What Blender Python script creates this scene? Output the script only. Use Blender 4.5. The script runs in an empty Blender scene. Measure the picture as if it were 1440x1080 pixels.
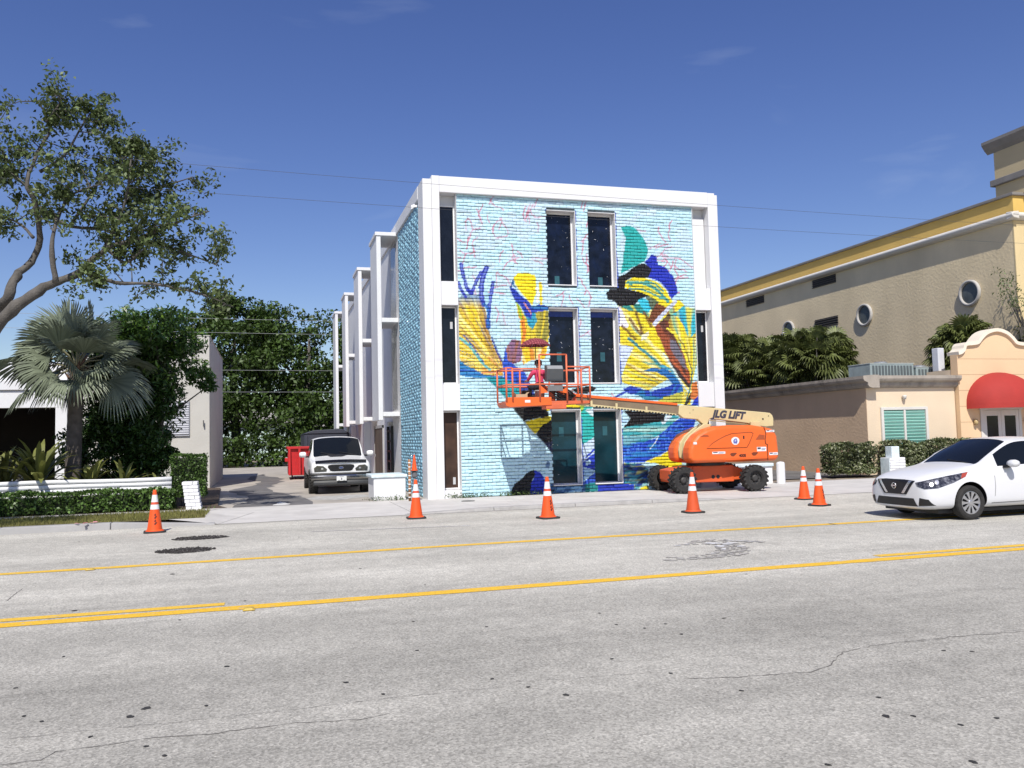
import bpy, bmesh, math, random
import numpy as np
from mathutils import Vector, Matrix
from mathutils.bvhtree import BVHTree
random.seed(7); RNG = np.random.default_rng(7)
SC = bpy.context.scene
COL = SC.collection
R_ = math.radians

# ------------------------------------------------------------------ camera
cam_d = bpy.data.cameras.new('camera'); cam = bpy.data.objects.new('camera', cam_d); COL.objects.link(cam)
YAW, PITCH, ROLL = 0.281200, 0.061772, -0.024026
def cam_axes():
    r = Vector((math.cos(YAW), -math.sin(YAW), 0)); f = Vector((math.sin(YAW)*math.cos(PITCH), math.cos(YAW)*math.cos(PITCH), math.sin(PITCH)))
    u = r.cross(f); c, s = math.cos(ROLL), math.sin(ROLL)
    return c*r+s*u, -s*r+c*u, f
_r, _u, _f = cam_axes()
cam.matrix_world = Matrix(((_r.x, _u.x, -_f.x, 0), (_r.y, _u.y, -_f.y, 0), (_r.z, _u.z, -_f.z, 1.6), (0, 0, 0, 1)))
cam_d.sensor_width = 36; cam_d.lens = 36*1194.539/1440; cam_d.clip_end = 3000; cam_d.clip_start = 0.05
SC.camera = cam
# ------------------------------------------------------------------ sky and sun
TO_SUN = Vector((-0.33, -1.0, 1.22)).normalized()
SUN_EL = math.asin(TO_SUN.z); SUN_ROT = math.atan2(TO_SUN.x, TO_SUN.y)
w = bpy.data.worlds.new('World'); SC.world = w; w.use_nodes = True
nt = w.node_tree; nt.nodes.clear()
wo = nt.nodes.new('ShaderNodeOutputWorld'); bg = nt.nodes.new('ShaderNodeBackground')
sky = nt.nodes.new('ShaderNodeTexSky'); sky.sky_type = 'NISHITA'; sky.sun_disc = False
sky.sun_elevation = SUN_EL; sky.sun_rotation = SUN_ROT; sky.air_density = 1.0; sky.dust_density = 0.5; sky.ozone_density = 2.0; sky.altitude = 0
bg.inputs['Strength'].default_value = 0.112
# a little thin cirrus, the same all round the sky
tc = nt.nodes.new('ShaderNodeTexCoord'); mp = nt.nodes.new('ShaderNodeMapping'); mp.inputs['Scale'].default_value = (2.2, 2.2, 9.0); mp.inputs['Location'].default_value = (0.35, 0.4, 0.75)
nz = nt.nodes.new('ShaderNodeTexNoise'); nz.inputs['Scale'].default_value = 1.6; nz.inputs['Detail'].default_value = 7; nz.inputs['Distortion'].default_value = 0.6
rp = nt.nodes.new('ShaderNodeValToRGB'); rp.color_ramp.elements[0].position = 0.6; rp.color_ramp.elements[0].color = (0, 0, 0, 1); rp.color_ramp.elements[1].position = 0.9; rp.color_ramp.elements[1].color = (0.17, 0.17, 0.17, 1)
hs = nt.nodes.new('ShaderNodeHueSaturation'); hs.inputs['Saturation'].default_value = 1.22; hs.inputs['Hue'].default_value = 0.522
mx = nt.nodes.new('ShaderNodeMix'); mx.data_type = 'RGBA'; mx.inputs[7].default_value = (7.5, 8.2, 9.0, 1)
L = nt.links.new
L(tc.outputs['Generated'], mp.inputs['Vector']); L(mp.outputs[0], nz.inputs['Vector']); L(nz.outputs['Fac'], rp.inputs[0])
L(sky.outputs[0], hs.inputs['Color']); L(hs.outputs[0], mx.inputs[6]); L(rp.outputs[0], mx.inputs[0]); L(mx.outputs[2], bg.inputs['Color']); L(bg.outputs[0], wo.inputs['Surface'])
sun_d = bpy.data.lights.new('sun', 'SUN'); sun = bpy.data.objects.new('sun', sun_d); COL.objects.link(sun)
sun_d.energy = 5.0; sun_d.angle = R_(0.53); sun_d.color = (1.0, 0.95, 0.87)
sun.rotation_euler = TO_SUN.to_track_quat('Z', 'Y').to_euler(); sun.location = (0, -20, 40)
SC.view_settings.view_transform = 'Standard'; SC.view_settings.look = 'None'; SC.view_settings.gamma = 1; SC.view_settings.exposure = 0.03; SC.view_settings.use_curve_mapping = False

# ------------------------------------------------------------------ helpers
def lin(r, g, b):
    def f(v):
        v /= 255.0
        return v/12.92 if v <= 0.04045 else ((v+0.055)/1.055)**2.4
    return (f(r), f(g), f(b))
MATS = {}
def pm(name, col, rough=0.7, var=0.08, scale=3.0, bump=0.0, bscale=60.0, metal=0.0, spec=0.5, coat=0.0, dirt=0.0, dirtcol=(0.12, 0.1, 0.08), dscale=1.2, stretch=None, island=0.0, trans=0.0):
    """principled material with noise-driven colour variation, fine relief and stains"""
    if name in MATS: return MATS[name]
    m = bpy.data.materials.new(name); m.use_nodes = True; t = m.node_tree; N = t.nodes; K = t.links.new
    b = N['Principled BSDF']; b.inputs['Roughness'].default_value = rough; b.inputs['Metallic'].default_value = metal
    b.inputs['Specular IOR Level'].default_value = spec; b.inputs['Coat Weight'].default_value = coat; b.inputs['Coat Roughness'].default_value = 0.06
    tcn = N.new('ShaderNodeTexCoord'); vec = tcn.outputs['Object']
    if stretch:
        mpn = N.new('ShaderNodeMapping'); mpn.inputs['Scale'].default_value = stretch; K(vec, mpn.inputs['Vector']); vec = mpn.outputs[0]
    cur = None
    n1 = N.new('ShaderNodeTexNoise'); n1.inputs['Scale'].default_value = scale; n1.inputs['Detail'].default_value = 6; K(vec, n1.inputs['Vector'])
    mr = N.new('ShaderNodeMapRange'); mr.inputs[1].default_value = 0.3; mr.inputs[2].default_value = 0.7; mr.inputs[3].default_value = 1-var; mr.inputs[4].default_value = 1+var; K(n1.outputs['Fac'], mr.inputs[0])
    val = mr.outputs[0]
    if island:
        gi = N.new('ShaderNodeNewGeometry'); mi = N.new('ShaderNodeMapRange'); mi.inputs[3].default_value = 1-island; mi.inputs[4].default_value = 1+island; K(gi.outputs['Random Per Island'], mi.inputs[0])
        mm = N.new('ShaderNodeMath'); mm.operation = 'MULTIPLY'; K(val, mm.inputs[0]); K(mi.outputs[0], mm.inputs[1]); val = mm.outputs[0]
    vm = N.new('ShaderNodeVectorMath'); vm.operation = 'SCALE'; vm.inputs[0].default_value = col; K(val, vm.inputs['Scale']); cur = vm.outputs[0]
    if dirt:
        n2 = N.new('ShaderNodeTexNoise'); n2.inputs['Scale'].default_value = dscale; n2.inputs['Detail'].default_value = 9; n2.inputs['Roughness'].default_value = 0.7; K(vec, n2.inputs['Vector'])
        m2 = N.new('ShaderNodeMapRange'); m2.inputs[1].default_value = 0.5; m2.inputs[2].default_value = 0.75; m2.inputs[3].default_value = 0; m2.inputs[4].default_value = dirt; K(n2.outputs['Fac'], m2.inputs[0])
        mix = N.new('ShaderNodeMix'); mix.data_type = 'RGBA'; K(m2.outputs[0], mix.inputs[0]); K(cur, mix.inputs[6]); mix.inputs[7].default_value = (*dirtcol, 1); cur = mix.outputs[2]
    K(cur, b.inputs['Base Color'])
    if bump:
        n3 = N.new('ShaderNodeTexNoise'); n3.inputs['Scale'].default_value = bscale; n3.inputs['Detail'].default_value = 5; K(tcn.outputs['Object'], n3.inputs['Vector'])
        bp = N.new('ShaderNodeBump'); bp.inputs['Strength'].default_value = bump; bp.inputs['Distance'].default_value = 0.02; K(n3.outputs['Fac'], bp.inputs['Height']); K(bp.outputs[0], b.inputs['Normal'])
    if trans:
        out = N['Material Output']; tr = N.new('ShaderNodeBsdfTranslucent'); K(cur, tr.inputs['Color']); ms = N.new('ShaderNodeMixShader'); ms.inputs[0].default_value = trans
        K(b.outputs[0], ms.inputs[1]); K(tr.outputs[0], ms.inputs[2]); K(ms.outputs[0], out.inputs['Surface'])
    MATS[name] = m
    return m
def tag(o, label=None, cat=None, group=None, kind=None):
    if label: o['label'] = label
    if cat: o['category'] = cat
    if group: o['group'] = group
    if kind: o['kind'] = kind
    return o
INV = {}
def empty(name, loc, rz=0, label=None, cat=None, group=None):
    o = bpy.data.objects.new(name, None); COL.objects.link(o); o.location = loc; o.rotation_euler = (0, 0, rz); o.empty_display_size = 0.2
    INV[o.name] = (Matrix.Translation(loc) @ Matrix.Rotation(rz, 4, 'Z')).inverted()
    return tag(o, label, cat, group)
def root_of(o):
    while o.parent: o = o.parent
    return o
def link_mesh(name, me, mat, parent=None, smooth=False):
    o = bpy.data.objects.new(name, me); COL.objects.link(o)
    for m in (mat if isinstance(mat, (list, tuple)) else [mat]):
        me.materials.append(m)
    if smooth and len(me.polygons): me.polygons.foreach_set('use_smooth', [True]*len(me.polygons))
    if parent: o.parent = parent
    return o
class MB:
    """collects boxes, tubes, prisms; build() links them as ONE mesh object"""
    def __init__(s): s.v = []; s.f = []; s.mi = []; s.m = 0
    def add(s, vs, fs):
        o = len(s.v); s.v += [tuple(p) for p in vs]; s.f += [tuple(i+o for i in f) for f in fs]; s.mi += [s.m]*len(fs); return s
    def box(s, x0, x1, y0, y1, z0, z1, M=None):
        vs = [Vector(p) for p in ((x0, y0, z0), (x1, y0, z0), (x1, y1, z0), (x0, y1, z0), (x0, y0, z1), (x1, y0, z1), (x1, y1, z1), (x0, y1, z1))]
        if M is not None: vs = [M @ p for p in vs]
        return s.add(vs, [(0, 3, 2, 1), (4, 5, 6, 7), (0, 1, 5, 4), (1, 2, 6, 5), (2, 3, 7, 6), (3, 0, 4, 7)])
    def bar(s, a, b, w, h, up=(0, 0, 1)):
        a, b = Vector(a), Vector(b); d = (b-a).normalized(); up = Vector(up)
        if abs(d.dot(up)) > 0.98: up = Vector((1, 0, 0))
        sx = d.cross(up).normalized(); u = sx.cross(d)
        vs = [p + sx*i*w/2 + u*j*h/2 for p in (a, b) for i, j in ((-1, -1), (1, -1), (1, 1), (-1, 1))]
        return s.add(vs, [(0, 3, 2, 1), (4, 5, 6, 7), (0, 1, 5, 4), (1, 2, 6, 5), (2, 3, 7, 6), (3, 0, 4, 7)][:] if False else [(0, 1, 2, 3), (7, 6, 5, 4), (4, 5, 1, 0), (5, 6, 2, 1), (6, 7, 3, 2), (7, 4, 0, 3)])
    def tube(s, pts, rad, n=8, cap=True, closed=False):
        pts = [Vector(p) for p in pts]; k = len(pts); rad = [rad]*k if isinstance(rad, (int, float)) else rad
        ref = None; rings = []
        for i, p in enumerate(pts):
            d = (pts[min(i+1, k-1)] - pts[max(i-1, 0)])
            if closed: d = pts[(i+1) % k]-pts[(i-1) % k]
            d = d.normalized() if d.length > 1e-9 else Vector((0, 0, 1))
            if ref is None: ref = d.orthogonal().normalized()
            ref = (ref - d*ref.dot(d)); ref = ref.normalized() if ref.length > 1e-6 else d.orthogonal().normalized()
            b = d.cross(ref)
            rings.append([p + (ref*math.cos(2*math.pi*j/n) + b*math.sin(2*math.pi*j/n))*rad[i] for j in range(n)])
        vs = [p for r in rings for p in r]; fs = []
        for i in range(k if closed else k-1):
            i2 = (i+1) % k
            for j in range(n): fs.append((i*n+j, i*n+(j+1) % n, i2*n+(j+1) % n, i2*n+j))
        if cap and not closed: fs.append(tuple(range(n))[::-1]); fs.append(tuple(range((k-1)*n, k*n)))
        return s.add(vs, fs)
    def lathe(s, prof, n=16, M=None, cap=True):
        vs = []; fs = []; k = len(prof)
        for r, z in prof:
            for j in range(n):
                a = 2*math.pi*j/n; vs.append(Vector((r*math.cos(a), r*math.sin(a), z)))
        for i in range(k-1):
            for j in range(n): fs.append((i*n+j, i*n+(j+1) % n, (i+1)*n+(j+1) % n, (i+1)*n+j))
        if cap: fs.append(tuple(range(n))[::-1]); fs.append(tuple(range((k-1)*n, k*n)))
        if M is not None: vs = [M @ p for p in vs]
        return s.add(vs, fs)
    def prism(s, poly, a0, a1, axis='y', M=None):
        """poly of 2-D points swept along an axis: y -> (x,z), x -> (y,z), z -> (x,y)"""
        k = len(poly)
        def P(p, a): return Vector({'y': (p[0], a, p[1]), 'x': (a, p[0], p[1]), 'z': (p[0], p[1], a)}[axis])
        vs = [P(p, a0) for p in poly] + [P(p, a1) for p in poly]
        if M is not None: vs = [M @ p for p in vs]
        fs = [tuple(range(k)), tuple(range(2*k-1, k-1, -1))] + [(i, i+k, (i+1) % k+k, (i+1) % k) for i in range(k)]
        return s.add(vs, fs)
    def build(s, name, mat, parent=None, smooth=False, bevel=0.0, seg=2, local=False, kind=None, label=None, sub=0, fix=True):
        vs = s.v
        if parent is not None and not local:
            inv = INV[root_of(parent).name]; vs = [inv @ Vector(p) for p in vs]
        me = bpy.data.meshes.new(name); me.from_pydata(vs, [], s.f)
        if any(s.mi): me.polygons.foreach_set('material_index', s.mi)
        if fix:
            bm = bmesh.new(); bm.from_mesh(me); bmesh.ops.recalc_face_normals(bm, faces=bm.faces); bm.to_mesh(me); bm.free()
        me.update()
        o = link_mesh(name, me, mat, parent, smooth)
        if bevel:
            b = o.modifiers.new('bevel', 'BEVEL'); b.width = bevel; b.segments = seg; b.limit_method = 'ANGLE'; b.angle_limit = R_(35); b.harden_normals = False
        if sub:
            b = o.modifiers.new('sub', 'SUBSURF'); b.levels = sub; b.render_levels = sub
        if kind: o['kind'] = kind
        if label: o['label'] = label
        return o
def np_mesh(name, V, F, mat, parent=None, cols=None, smooth=False, kind=None, world=True):
    """fast mesh from arrays: V (n,3), F (m,4) quads or (m,3)"""
    V = np.asarray(V, dtype=np.float64); F = np.asarray(F, dtype=np.int32)
    if parent is not None and world:
        inv = np.array(INV[root_of(parent).name]); V = V @ inv[:3, :3].T + inv[:3, 3]
    me = bpy.data.meshes.new(name); n, k = F.shape
    me.vertices.add(len(V)); me.vertices.foreach_set('co', V.ravel().astype(np.float32))
    me.loops.add(n*k); me.loops.foreach_set('vertex_index', F.ravel())
    me.polygons.add(n); me.polygons.foreach_set('loop_start', np.arange(0, n*k, k, dtype=np.int32)); me.polygons.foreach_set('loop_total', np.full(n, k, dtype=np.int32))
    if cols is not None:
        a = me.color_attributes.new('paint', 'FLOAT_COLOR', 'POINT'); c = np.ones((len(V), 4), dtype=np.float32); c[:, :3] = cols; a.data.foreach_set('color', c.ravel())
    me.update(calc_edges=True)
    o = link_mesh(name, me, mat, parent, smooth)
    if kind: o['kind'] = kind
    return o
def leaves(name, C, size, mat, parent, aspect=0.5, up=0.4, jitter=0.35, fold=0.18, kind=None, dirs=None):
    """one small folded leaf per centre"""
    C = np.asarray(C); n = len(C)
    d = RNG.normal(size=(n, 3)) if dirs is None else dirs + RNG.normal(size=(n, 3))*0.35
    d /= np.linalg.norm(d, axis=1, keepdims=True)+1e-9
    nn = RNG.normal(size=(n, 3)); nn[:, 2] = np.abs(nn[:, 2])+up; nn -= d*np.sum(nn*d, axis=1, keepdims=True); nn /= np.linalg.norm(nn, axis=1, keepdims=True)+1e-9
    sd = np.cross(d, nn); s = size*(1+jitter*RNG.uniform(-1, 1, size=(n, 1)))
    V = np.stack([C-d*s*0.5, C+sd*s*aspect*0.5+nn*s*fold, C+d*s*0.5, C-sd*s*aspect*0.5+nn*s*fold], axis=1).reshape(-1, 3)
    F = np.arange(4*n, dtype=np.int32).reshape(n, 4)
    return np_mesh(name, V, F, mat, parent, kind=kind)
def text_mesh(s, size, mat, name, parent, M, extrude=0.002, bold=0.0, shear=0.0):
    """lettering as a thin mesh; M places it in the local frame of the parent's root"""
    cu = bpy.data.curves.new(name, 'FONT'); cu.body = s; cu.size = size; cu.extrude = extrude; cu.align_x = 'CENTER'; cu.align_y = 'CENTER'; cu.offset = bold; cu.shear = shear
    to = bpy.data.objects.new(name, cu); COL.objects.link(to)
    dg = bpy.context.evaluated_depsgraph_get(); me = bpy.data.meshes.new_from_object(to.evaluated_get(dg)); me.transform(M)
    bpy.data.objects.remove(to); bpy.data.curves.remove(cu)
    me.name = name; me.materials.clear()
    return link_mesh(name, me, mat, parent)
def copy_tree(o, parent=None):
    c = o.copy(); COL.objects.link(c); c.parent = parent
    if parent is not None: c.matrix_parent_inverse = o.matrix_parent_inverse
    for ch in list(o.children): copy_tree(ch, c)
    return c
def bake(o):
    """replace an object's mesh with its modifier-evaluated mesh"""
    dg = bpy.context.evaluated_depsgraph_get(); me = bpy.data.meshes.new_from_object(o.evaluated_get(dg)); old = o.data; o.modifiers.clear(); o.data = me
    bpy.data.meshes.remove(old); return o
def rot_to(d):
    return Vector(d).normalized().to_track_quat('Z', 'Y').to_matrix().to_4x4()

def vnoise(x, y, seed=0):
    xi, yi = np.floor(x).astype(np.int64), np.floor(y).astype(np.int64); xf, yf = x-xi, y-yi
    def h(a, b):
        n = (a*374761393+b*668265263+seed*1442695041) & 0xFFFFFFFF; n = ((n ^ (n >> 13))*1274126177) & 0xFFFFFFFF; return ((n ^ (n >> 16)) & 0xFFFF)/65535.0
    u, v = xf*xf*(3-2*xf), yf*yf*(3-2*yf)
    return (h(xi, yi)*(1-u)+h(xi+1, yi)*u)*(1-v)+(h(xi, yi+1)*(1-u)+h(xi+1, yi+1)*u)*v
def pip(U, V, poly):
    ins = np.zeros(U.shape, bool); n = len(poly)
    for i in range(n):
        x0, y0 = poly[i]; x1, y1 = poly[(i+1) % n]
        if y0 == y1: continue
        c = ((y0 > V) != (y1 > V)); ins ^= c & (U < (x1-x0)*(V-y0)/(y1-y0)+x0)
    return ins
def smooth_path(pts, n=4):
    pts = [Vector(p) for p in pts]; out = []
    for i in range(len(pts)-1):
        p0, p1, p2, p3 = pts[max(i-1, 0)], pts[i], pts[i+1], pts[min(i+2, len(pts)-1)]
        for k in range(n):
            t = k/n; out.append(0.5*((2*p1)+(p2-p0)*t+(2*p0-5*p1+4*p2-p3)*t*t+(3*p1-p0-3*p2+p3)*t**3))
    out.append(pts[-1]); return out
# ------------------------------------------------------------------ materials
WHITE = pm('white_paint', (0.70, 0.705, 0.715), 0.6, 0.025, 1.5, bump=0.05, bscale=30, dirt=0.10, dirtcol=(0.5, 0.48, 0.45), dscale=0.8)
WHITEP = pm('white_plain', (0.8, 0.8, 0.8), 0.5, 0.03, 4)
BLACK = pm('black_plastic', (0.012, 0.012, 0.013), 0.45, 0.2, 8)
RUBBER = pm('tyre_rubber', (0.022, 0.021, 0.02), 0.85, 0.25, 14, bump=0.2, bscale=40, dirt=0.4, dirtcol=(0.07, 0.065, 0.06), dscale=5)
CONCRETE = pm('concrete', (0.55, 0.53, 0.50), 0.9, 0.09, 1.6, bump=0.25, bscale=80, dirt=0.4, dirtcol=(0.27, 0.25, 0.235), dscale=0.7)
KERBM = pm('kerb_concrete', (0.37, 0.36, 0.345), 0.9, 0.14, 2.5, bump=0.3, bscale=60, dirt=0.7, dirtcol=(0.13, 0.12, 0.11), dscale=1.5)
BARK = pm('bark', (0.10, 0.092, 0.083), 0.95, 0.35, 5, bump=0.9, bscale=22, stretch=(1, 1, 0.35))
STEEL = pm('galvanised_steel', (0.42, 0.43, 0.44), 0.45, 0.15, 6, metal=0.7)
CHROME = pm('chrome', (0.66, 0.66, 0.68), 0.22, 0.03, 6, metal=0.8)

# ================================================================== GROUND, ROAD, PAVEMENT
def road_mat():
    m = bpy.data.materials.new('weathered_asphalt'); m.use_nodes = True; t = m.node_tree; N = t.nodes; K = t.links.new; b = N['Principled BSDF']
    b.inputs['Roughness'].default_value = 0.93; b.inputs['Specular IOR Level'].default_value = 0.25
    tcn = N.new('ShaderNodeTexCoord'); P = tcn.outputs['Object']
    def noise(scale, det=5, vec=P, rough=0.55):
        n = N.new('ShaderNodeTexNoise'); n.inputs['Scale'].default_value = scale; n.inputs['Detail'].default_value = det; n.inputs['Roughness'].default_value = rough; K(vec, n.inputs['Vector']); return n.outputs['Fac']
    def mr(v, a, b2, c, d):
        n = N.new('ShaderNodeMapRange'); n.inputs[1].default_value = a; n.inputs[2].default_value = b2; n.inputs[3].default_value = c; n.inputs[4].default_value = d; K(v, n.inputs[0]); return n.outputs[0]
    def mul(a, c):
        n = N.new('ShaderNodeMath'); n.operation = 'MULTIPLY'; K(a, n.inputs[0]); K(c, n.inputs[1]); return n.outputs[0]
    st = N.new('ShaderNodeMapping'); st.inputs['Scale'].default_value = (0.05, 0.9, 1); K(P, st.inputs['Vector'])
    vo = N.new('ShaderNodeTexVoronoi'); vo.inputs['Scale'].default_value = 75; K(P, vo.inputs['Vector'])
    agg = mr(vo.outputs['Color'], 0.0, 1.0, 0.66, 1.34)
    fine = mr(noise(38, 3, rough=0.8), 0.28, 0.72, 0.72, 1.28)
    blot = mr(noise(0.55, 6), 0.3, 0.7, 0.88, 1.1)
    bands = mr(noise(1.0, 5, st.outputs[0]), 0.3, 0.7, 0.80, 1.13)
    mid = mr(noise(5, 4), 0.3, 0.7, 0.90, 1.10)
    sp = N.new('ShaderNodeSeparateXYZ'); K(P, sp.inputs[0])
    lane = mr(sp.outputs['Y'], 7.6, 9.4, 0.86, 1.08)          # the near lane is paved with darker stone
    st2 = N.new('ShaderNodeMapping'); st2.inputs['Scale'].default_value = (0.35, 5.0, 1); K(P, st2.inputs['Vector'])
    scuff = mr(noise(1.0, 6, st2.outputs[0]), 0.60, 0.78, 1.0, 0.72)
    v = mul(mul(mul(agg, fine), mul(blot, bands)), mul(mul(mid, scuff), lane))
    vm = N.new('ShaderNodeVectorMath'); vm.operation = 'SCALE'; vm.inputs[0].default_value = (0.445, 0.428, 0.378); K(v, vm.inputs['Scale']); K(vm.outputs[0], b.inputs['Base Color'])
    bp = N.new('ShaderNodeBump'); bp.inputs['Strength'].default_value = 0.45; bp.inputs['Distance'].default_value = 0.006; K(vo.outputs['Distance'], bp.inputs['Height']); K(bp.outputs[0], b.inputs['Normal'])
    return m
def worn_paint(name, col, under=(0.40, 0.38, 0.36), wear=0.58):
    m = bpy.data.materials.new(name); m.use_nodes = True; t = m.node_tree; N = t.nodes; K = t.links.new; b = N['Principled BSDF']; b.inputs['Roughness'].default_value = 0.75
    tcn = N.new('ShaderNodeTexCoord'); n = N.new('ShaderNodeTexNoise'); n.inputs['Scale'].default_value = 7; n.inputs['Detail'].default_value = 9; n.inputs['Roughness'].default_value = 0.75; K(tcn.outputs['Object'], n.inputs['Vector'])
    r = N.new('ShaderNodeMapRange'); r.inputs[1].default_value = wear-0.05; r.inputs[2].default_value = wear+0.08; K(n.outputs['Fac'], r.inputs[0])
    v = N.new('ShaderNodeTexVoronoi'); v.inputs['Scale'].default_value = 70; K(tcn.outputs['Object'], v.inputs['Vector'])
    h = N.new('ShaderNodeMapRange'); h.inputs[3].default_value = 0.78; h.inputs[4].default_value = 1.12; K(v.outputs['Color'], h.inputs[0])
    mx = N.new('ShaderNodeMix'); mx.data_type = 'RGBA'; mx.inputs[6].default_value = (*col, 1); mx.inputs[7].default_value = (*under, 1); K(r.outputs[0], mx.inputs[0])
    vm = N.new('ShaderNodeVectorMath'); vm.operation = 'SCALE'; K(mx.outputs[2], vm.inputs[0]); K(h.outputs[0], vm.inputs['Scale']); K(vm.outputs[0], b.inputs['Base Color'])
    return m
DIRT = pm('sandy_dirt', (0.26, 0.21, 0.16), 0.95, 0.3, 0.8, bump=0.5, bscale=25, dirt=0.5, dirtcol=(0.10, 0.10, 0.05), dscale=0.5)
g_ = MB().box(-700, 700, -300, 1200, -0.6, -0.03).build('ground', DIRT); tag(g_, kind='structure')
road = MB().add([(-160, -14, 0), (160, -14, 0), (160, 17.95, 0), (-160, 17.95, 0)], [(0, 1, 2, 3)]).build('road', road_mat(), fix=False); tag(road, kind='structure')
INV[road.name] = Matrix.Identity(4)
YEL = worn_paint('yellow_road_paint', (0.80, 0.48, 0.03), wear=0.61); YEL2 = worn_paint('faded_yellow_road_paint', (0.78, 0.49, 0.05), wear=0.62); WHT = worn_paint('worn_white_road_paint', (0.62, 0.61, 0.59), wear=0.44)
def ribbon(name, pts, wid, mat, z=0.004, jit=0.0, parent=road, taper=False):
    pts = [Vector((p[0], p[1], 0)) for p in pts]; V = []; F = []
    for i, p in enumerate(pts):
        d = (pts[min(i+1, len(pts)-1)]-pts[max(i-1, 0)]).normalized(); n = Vector((-d.y, d.x, 0)); wv = wid*(1+random.uniform(-jit, jit))
        if taper and i in (0, len(pts)-1): wv *= 0.2
        V += [p-n*wv/2+Vector((0, 0, z)), p+n*wv/2+Vector((0, 0, z))]
        if i: F.append((2*i-2, 2*i, 2*i+1, 2*i-1))
    mb = MB(); mb.add(V, F); return mb.build(name, mat, parent, fix=False)
def line_pts(x0, x1, fy, n=40): return [(x0+(x1-x0)*i/n, fy(x0+(x1-x0)*i/n)) for i in range(n+1)]
ribbon('yellow_line', line_pts(-120, 120, lambda x: 8.80, 900), 0.20, YEL, jit=0.09)
ribbon('yellow_line', line_pts(-60, -0.42, lambda x: 9.06), 0.15, YEL2, jit=0.06)
ribbon('yellow_line', line_pts(7.3, 60, lambda x: 9.06), 0.15, YEL2, jit=0.06)
ribbon('yellow_line', line_pts(-60, 9.15, lambda x: 12.35+0.17*math.exp(-((x-3.6)/4.2)**2), 500), 0.19, YEL2, jit=0.10)
ribbon('yellow_line', line_pts(9.1, 60, lambda x: 12.372-0.02*min(1, (x-9.1)/3)), 0.19, YEL2, jit=0.06)
ribbon('white_dash', [(0.73, 15.6), (2.1, 15.42), (3.53, 15.2)], 0.09, WHT, jit=0.1)
CRK = pm('dark_crack', (0.15, 0.14, 0.13), 0.95, 0.3, 20)  # darker grey of the thin crack ribbons
SPOT = pm('tar_spot', (0.035, 0.033, 0.031), 0.8, 0.4, 30)
CR = {'a': [(-1.32, 4.98), (-1.13, 4.97), (-1.08, 5.08), (-0.92, 5.09), (-0.79, 5.11), (-0.61, 5.13), (-0.32, 5.09), (-0.11, 5.1), (0.16, 5.11), (0.48, 5.04), (0.69, 5.1)],
 'b': [(2.61, 5.11), (2.94, 5.02), (3.44, 4.96), (3.63, 5.03), (3.95, 5.31), (4.25, 5.38), (4.42, 5.4), (4.87, 5.4), (5.63, 5.34)],
 'c': [(1.52, 5.44), (1.88, 5.4), (2.24, 5.35), (2.52, 5.3)], 'd': [(4.25, 5.41), (4.67, 5.36), (5.2, 5.39), (5.67, 5.39)],
 'e': [(5.18, 7.03), (5.78, 7.07), (6.45, 6.88), (7.09, 6.71)], 'f': [(-1.43, 5.4), (-0.98, 5.39), (-0.51, 5.37), (0.09, 5.36), (0.68, 5.39), (1.5, 5.36)], 'g': [(-2.65, 10.2), (-2.68, 10.65), (-2.7, 11.02)]}
def subdiv_path(p, step, amp):
    out = []
    for a, c in zip(p[:-1], p[1:]):
        a, c = Vector((*a, 0)), Vector((*c, 0)); k = max(2, int((c-a).length/step))
        for i in range(k): q = a.lerp(c, i/k); out.append((q.x+random.uniform(-amp, amp)*0.5, q.y+random.uniform(-amp, amp)))
    out.append(p[-1]); return out
for k_, wd in zip('abcdefg', (0.007, 0.007, 0.003, 0.003, 0.003, 0.0025, 0.009)):
    ribbon('crack', subdiv_path(CR[k_], 0.05, 0.012), wd, CRK, z=0.002, jit=0.75, taper=True)
def blob(name, cx, cy, rx, ry, mat, z, n=14, parent=road, jit=0.35, ang=0.0):
    ph = [random.uniform(0, 6.28) for _ in range(4)]; V = [(cx, cy, z)]
    for i in range(n):
        a = 2*math.pi*i/n; r = 1+jit*(0.45*math.sin(2*a+ph[0])+0.3*math.sin(3*a+ph[1])+0.25*math.sin(5*a+ph[2]))+random.uniform(-jit, jit)*0.2
        x, y = rx*r*math.cos(a), ry*r*math.sin(a); V.append((cx+x*math.cos(ang)-y*math.sin(ang), cy+x*math.sin(ang)+y*math.cos(ang), z))
    mb = MB(); mb.add(V, [(0, i+1, (i+1) % n+1) for i in range(n)]); return mb.build(name, mat, parent, fix=False)
SP = [(-0.72, 5.71), (-0.79, 5.57), (-0.29, 6.55), (0.49, 5.83), (0.69, 5.48), (-1.41, 5.81), (-1.28, 5.66), (-0.95, 5.27), (-0.63, 5.0), (-0.52, 4.82), (-0.37, 5.63), (-0.78, 8.42), (-0.23, 9.16), (-1.14, 11.4), (1.22, 7.53), (1.77, 7.08), (1.42, 5.56), (1.08, 6.5), (-1.51, 7.32), (-1.63, 6.5), (2.77, 10.93), (1.65, 9.34),
 (3.15, 6.23), (3.2, 6.61), (2.85, 7.22), (2.81, 6.74), (2.97, 6.53), (1.59, 5.3), (1.76, 5.06), (2.8, 4.76), (3.29, 4.07), (3.48, 4.36), (3.43, 4.02), (3.56, 3.82), (2.56, 3.59), (3.22, 3.39), (2.35, 5.74), (4.63, 5.09), (4.79, 5.0), (2.57, 5.26), (9.29, 12.23), (6.62, 9.91), (5.14, 8.53), (7.73, 8.73), (3.82, 3.84)]
BIG = {0: 1.9, 1: 1.7, 2: 1.3, 3: 1.3, 13: 2.2, 22: 1.2, 28: 1.4, 30: 1.6, 35: 1.3}
for i, (x, y) in enumerate(SP): blob('tar_spot', x, y, 0.013*BIG.get(i, 1), 0.016*BIG.get(i, 1), SPOT, 0.003)
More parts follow.
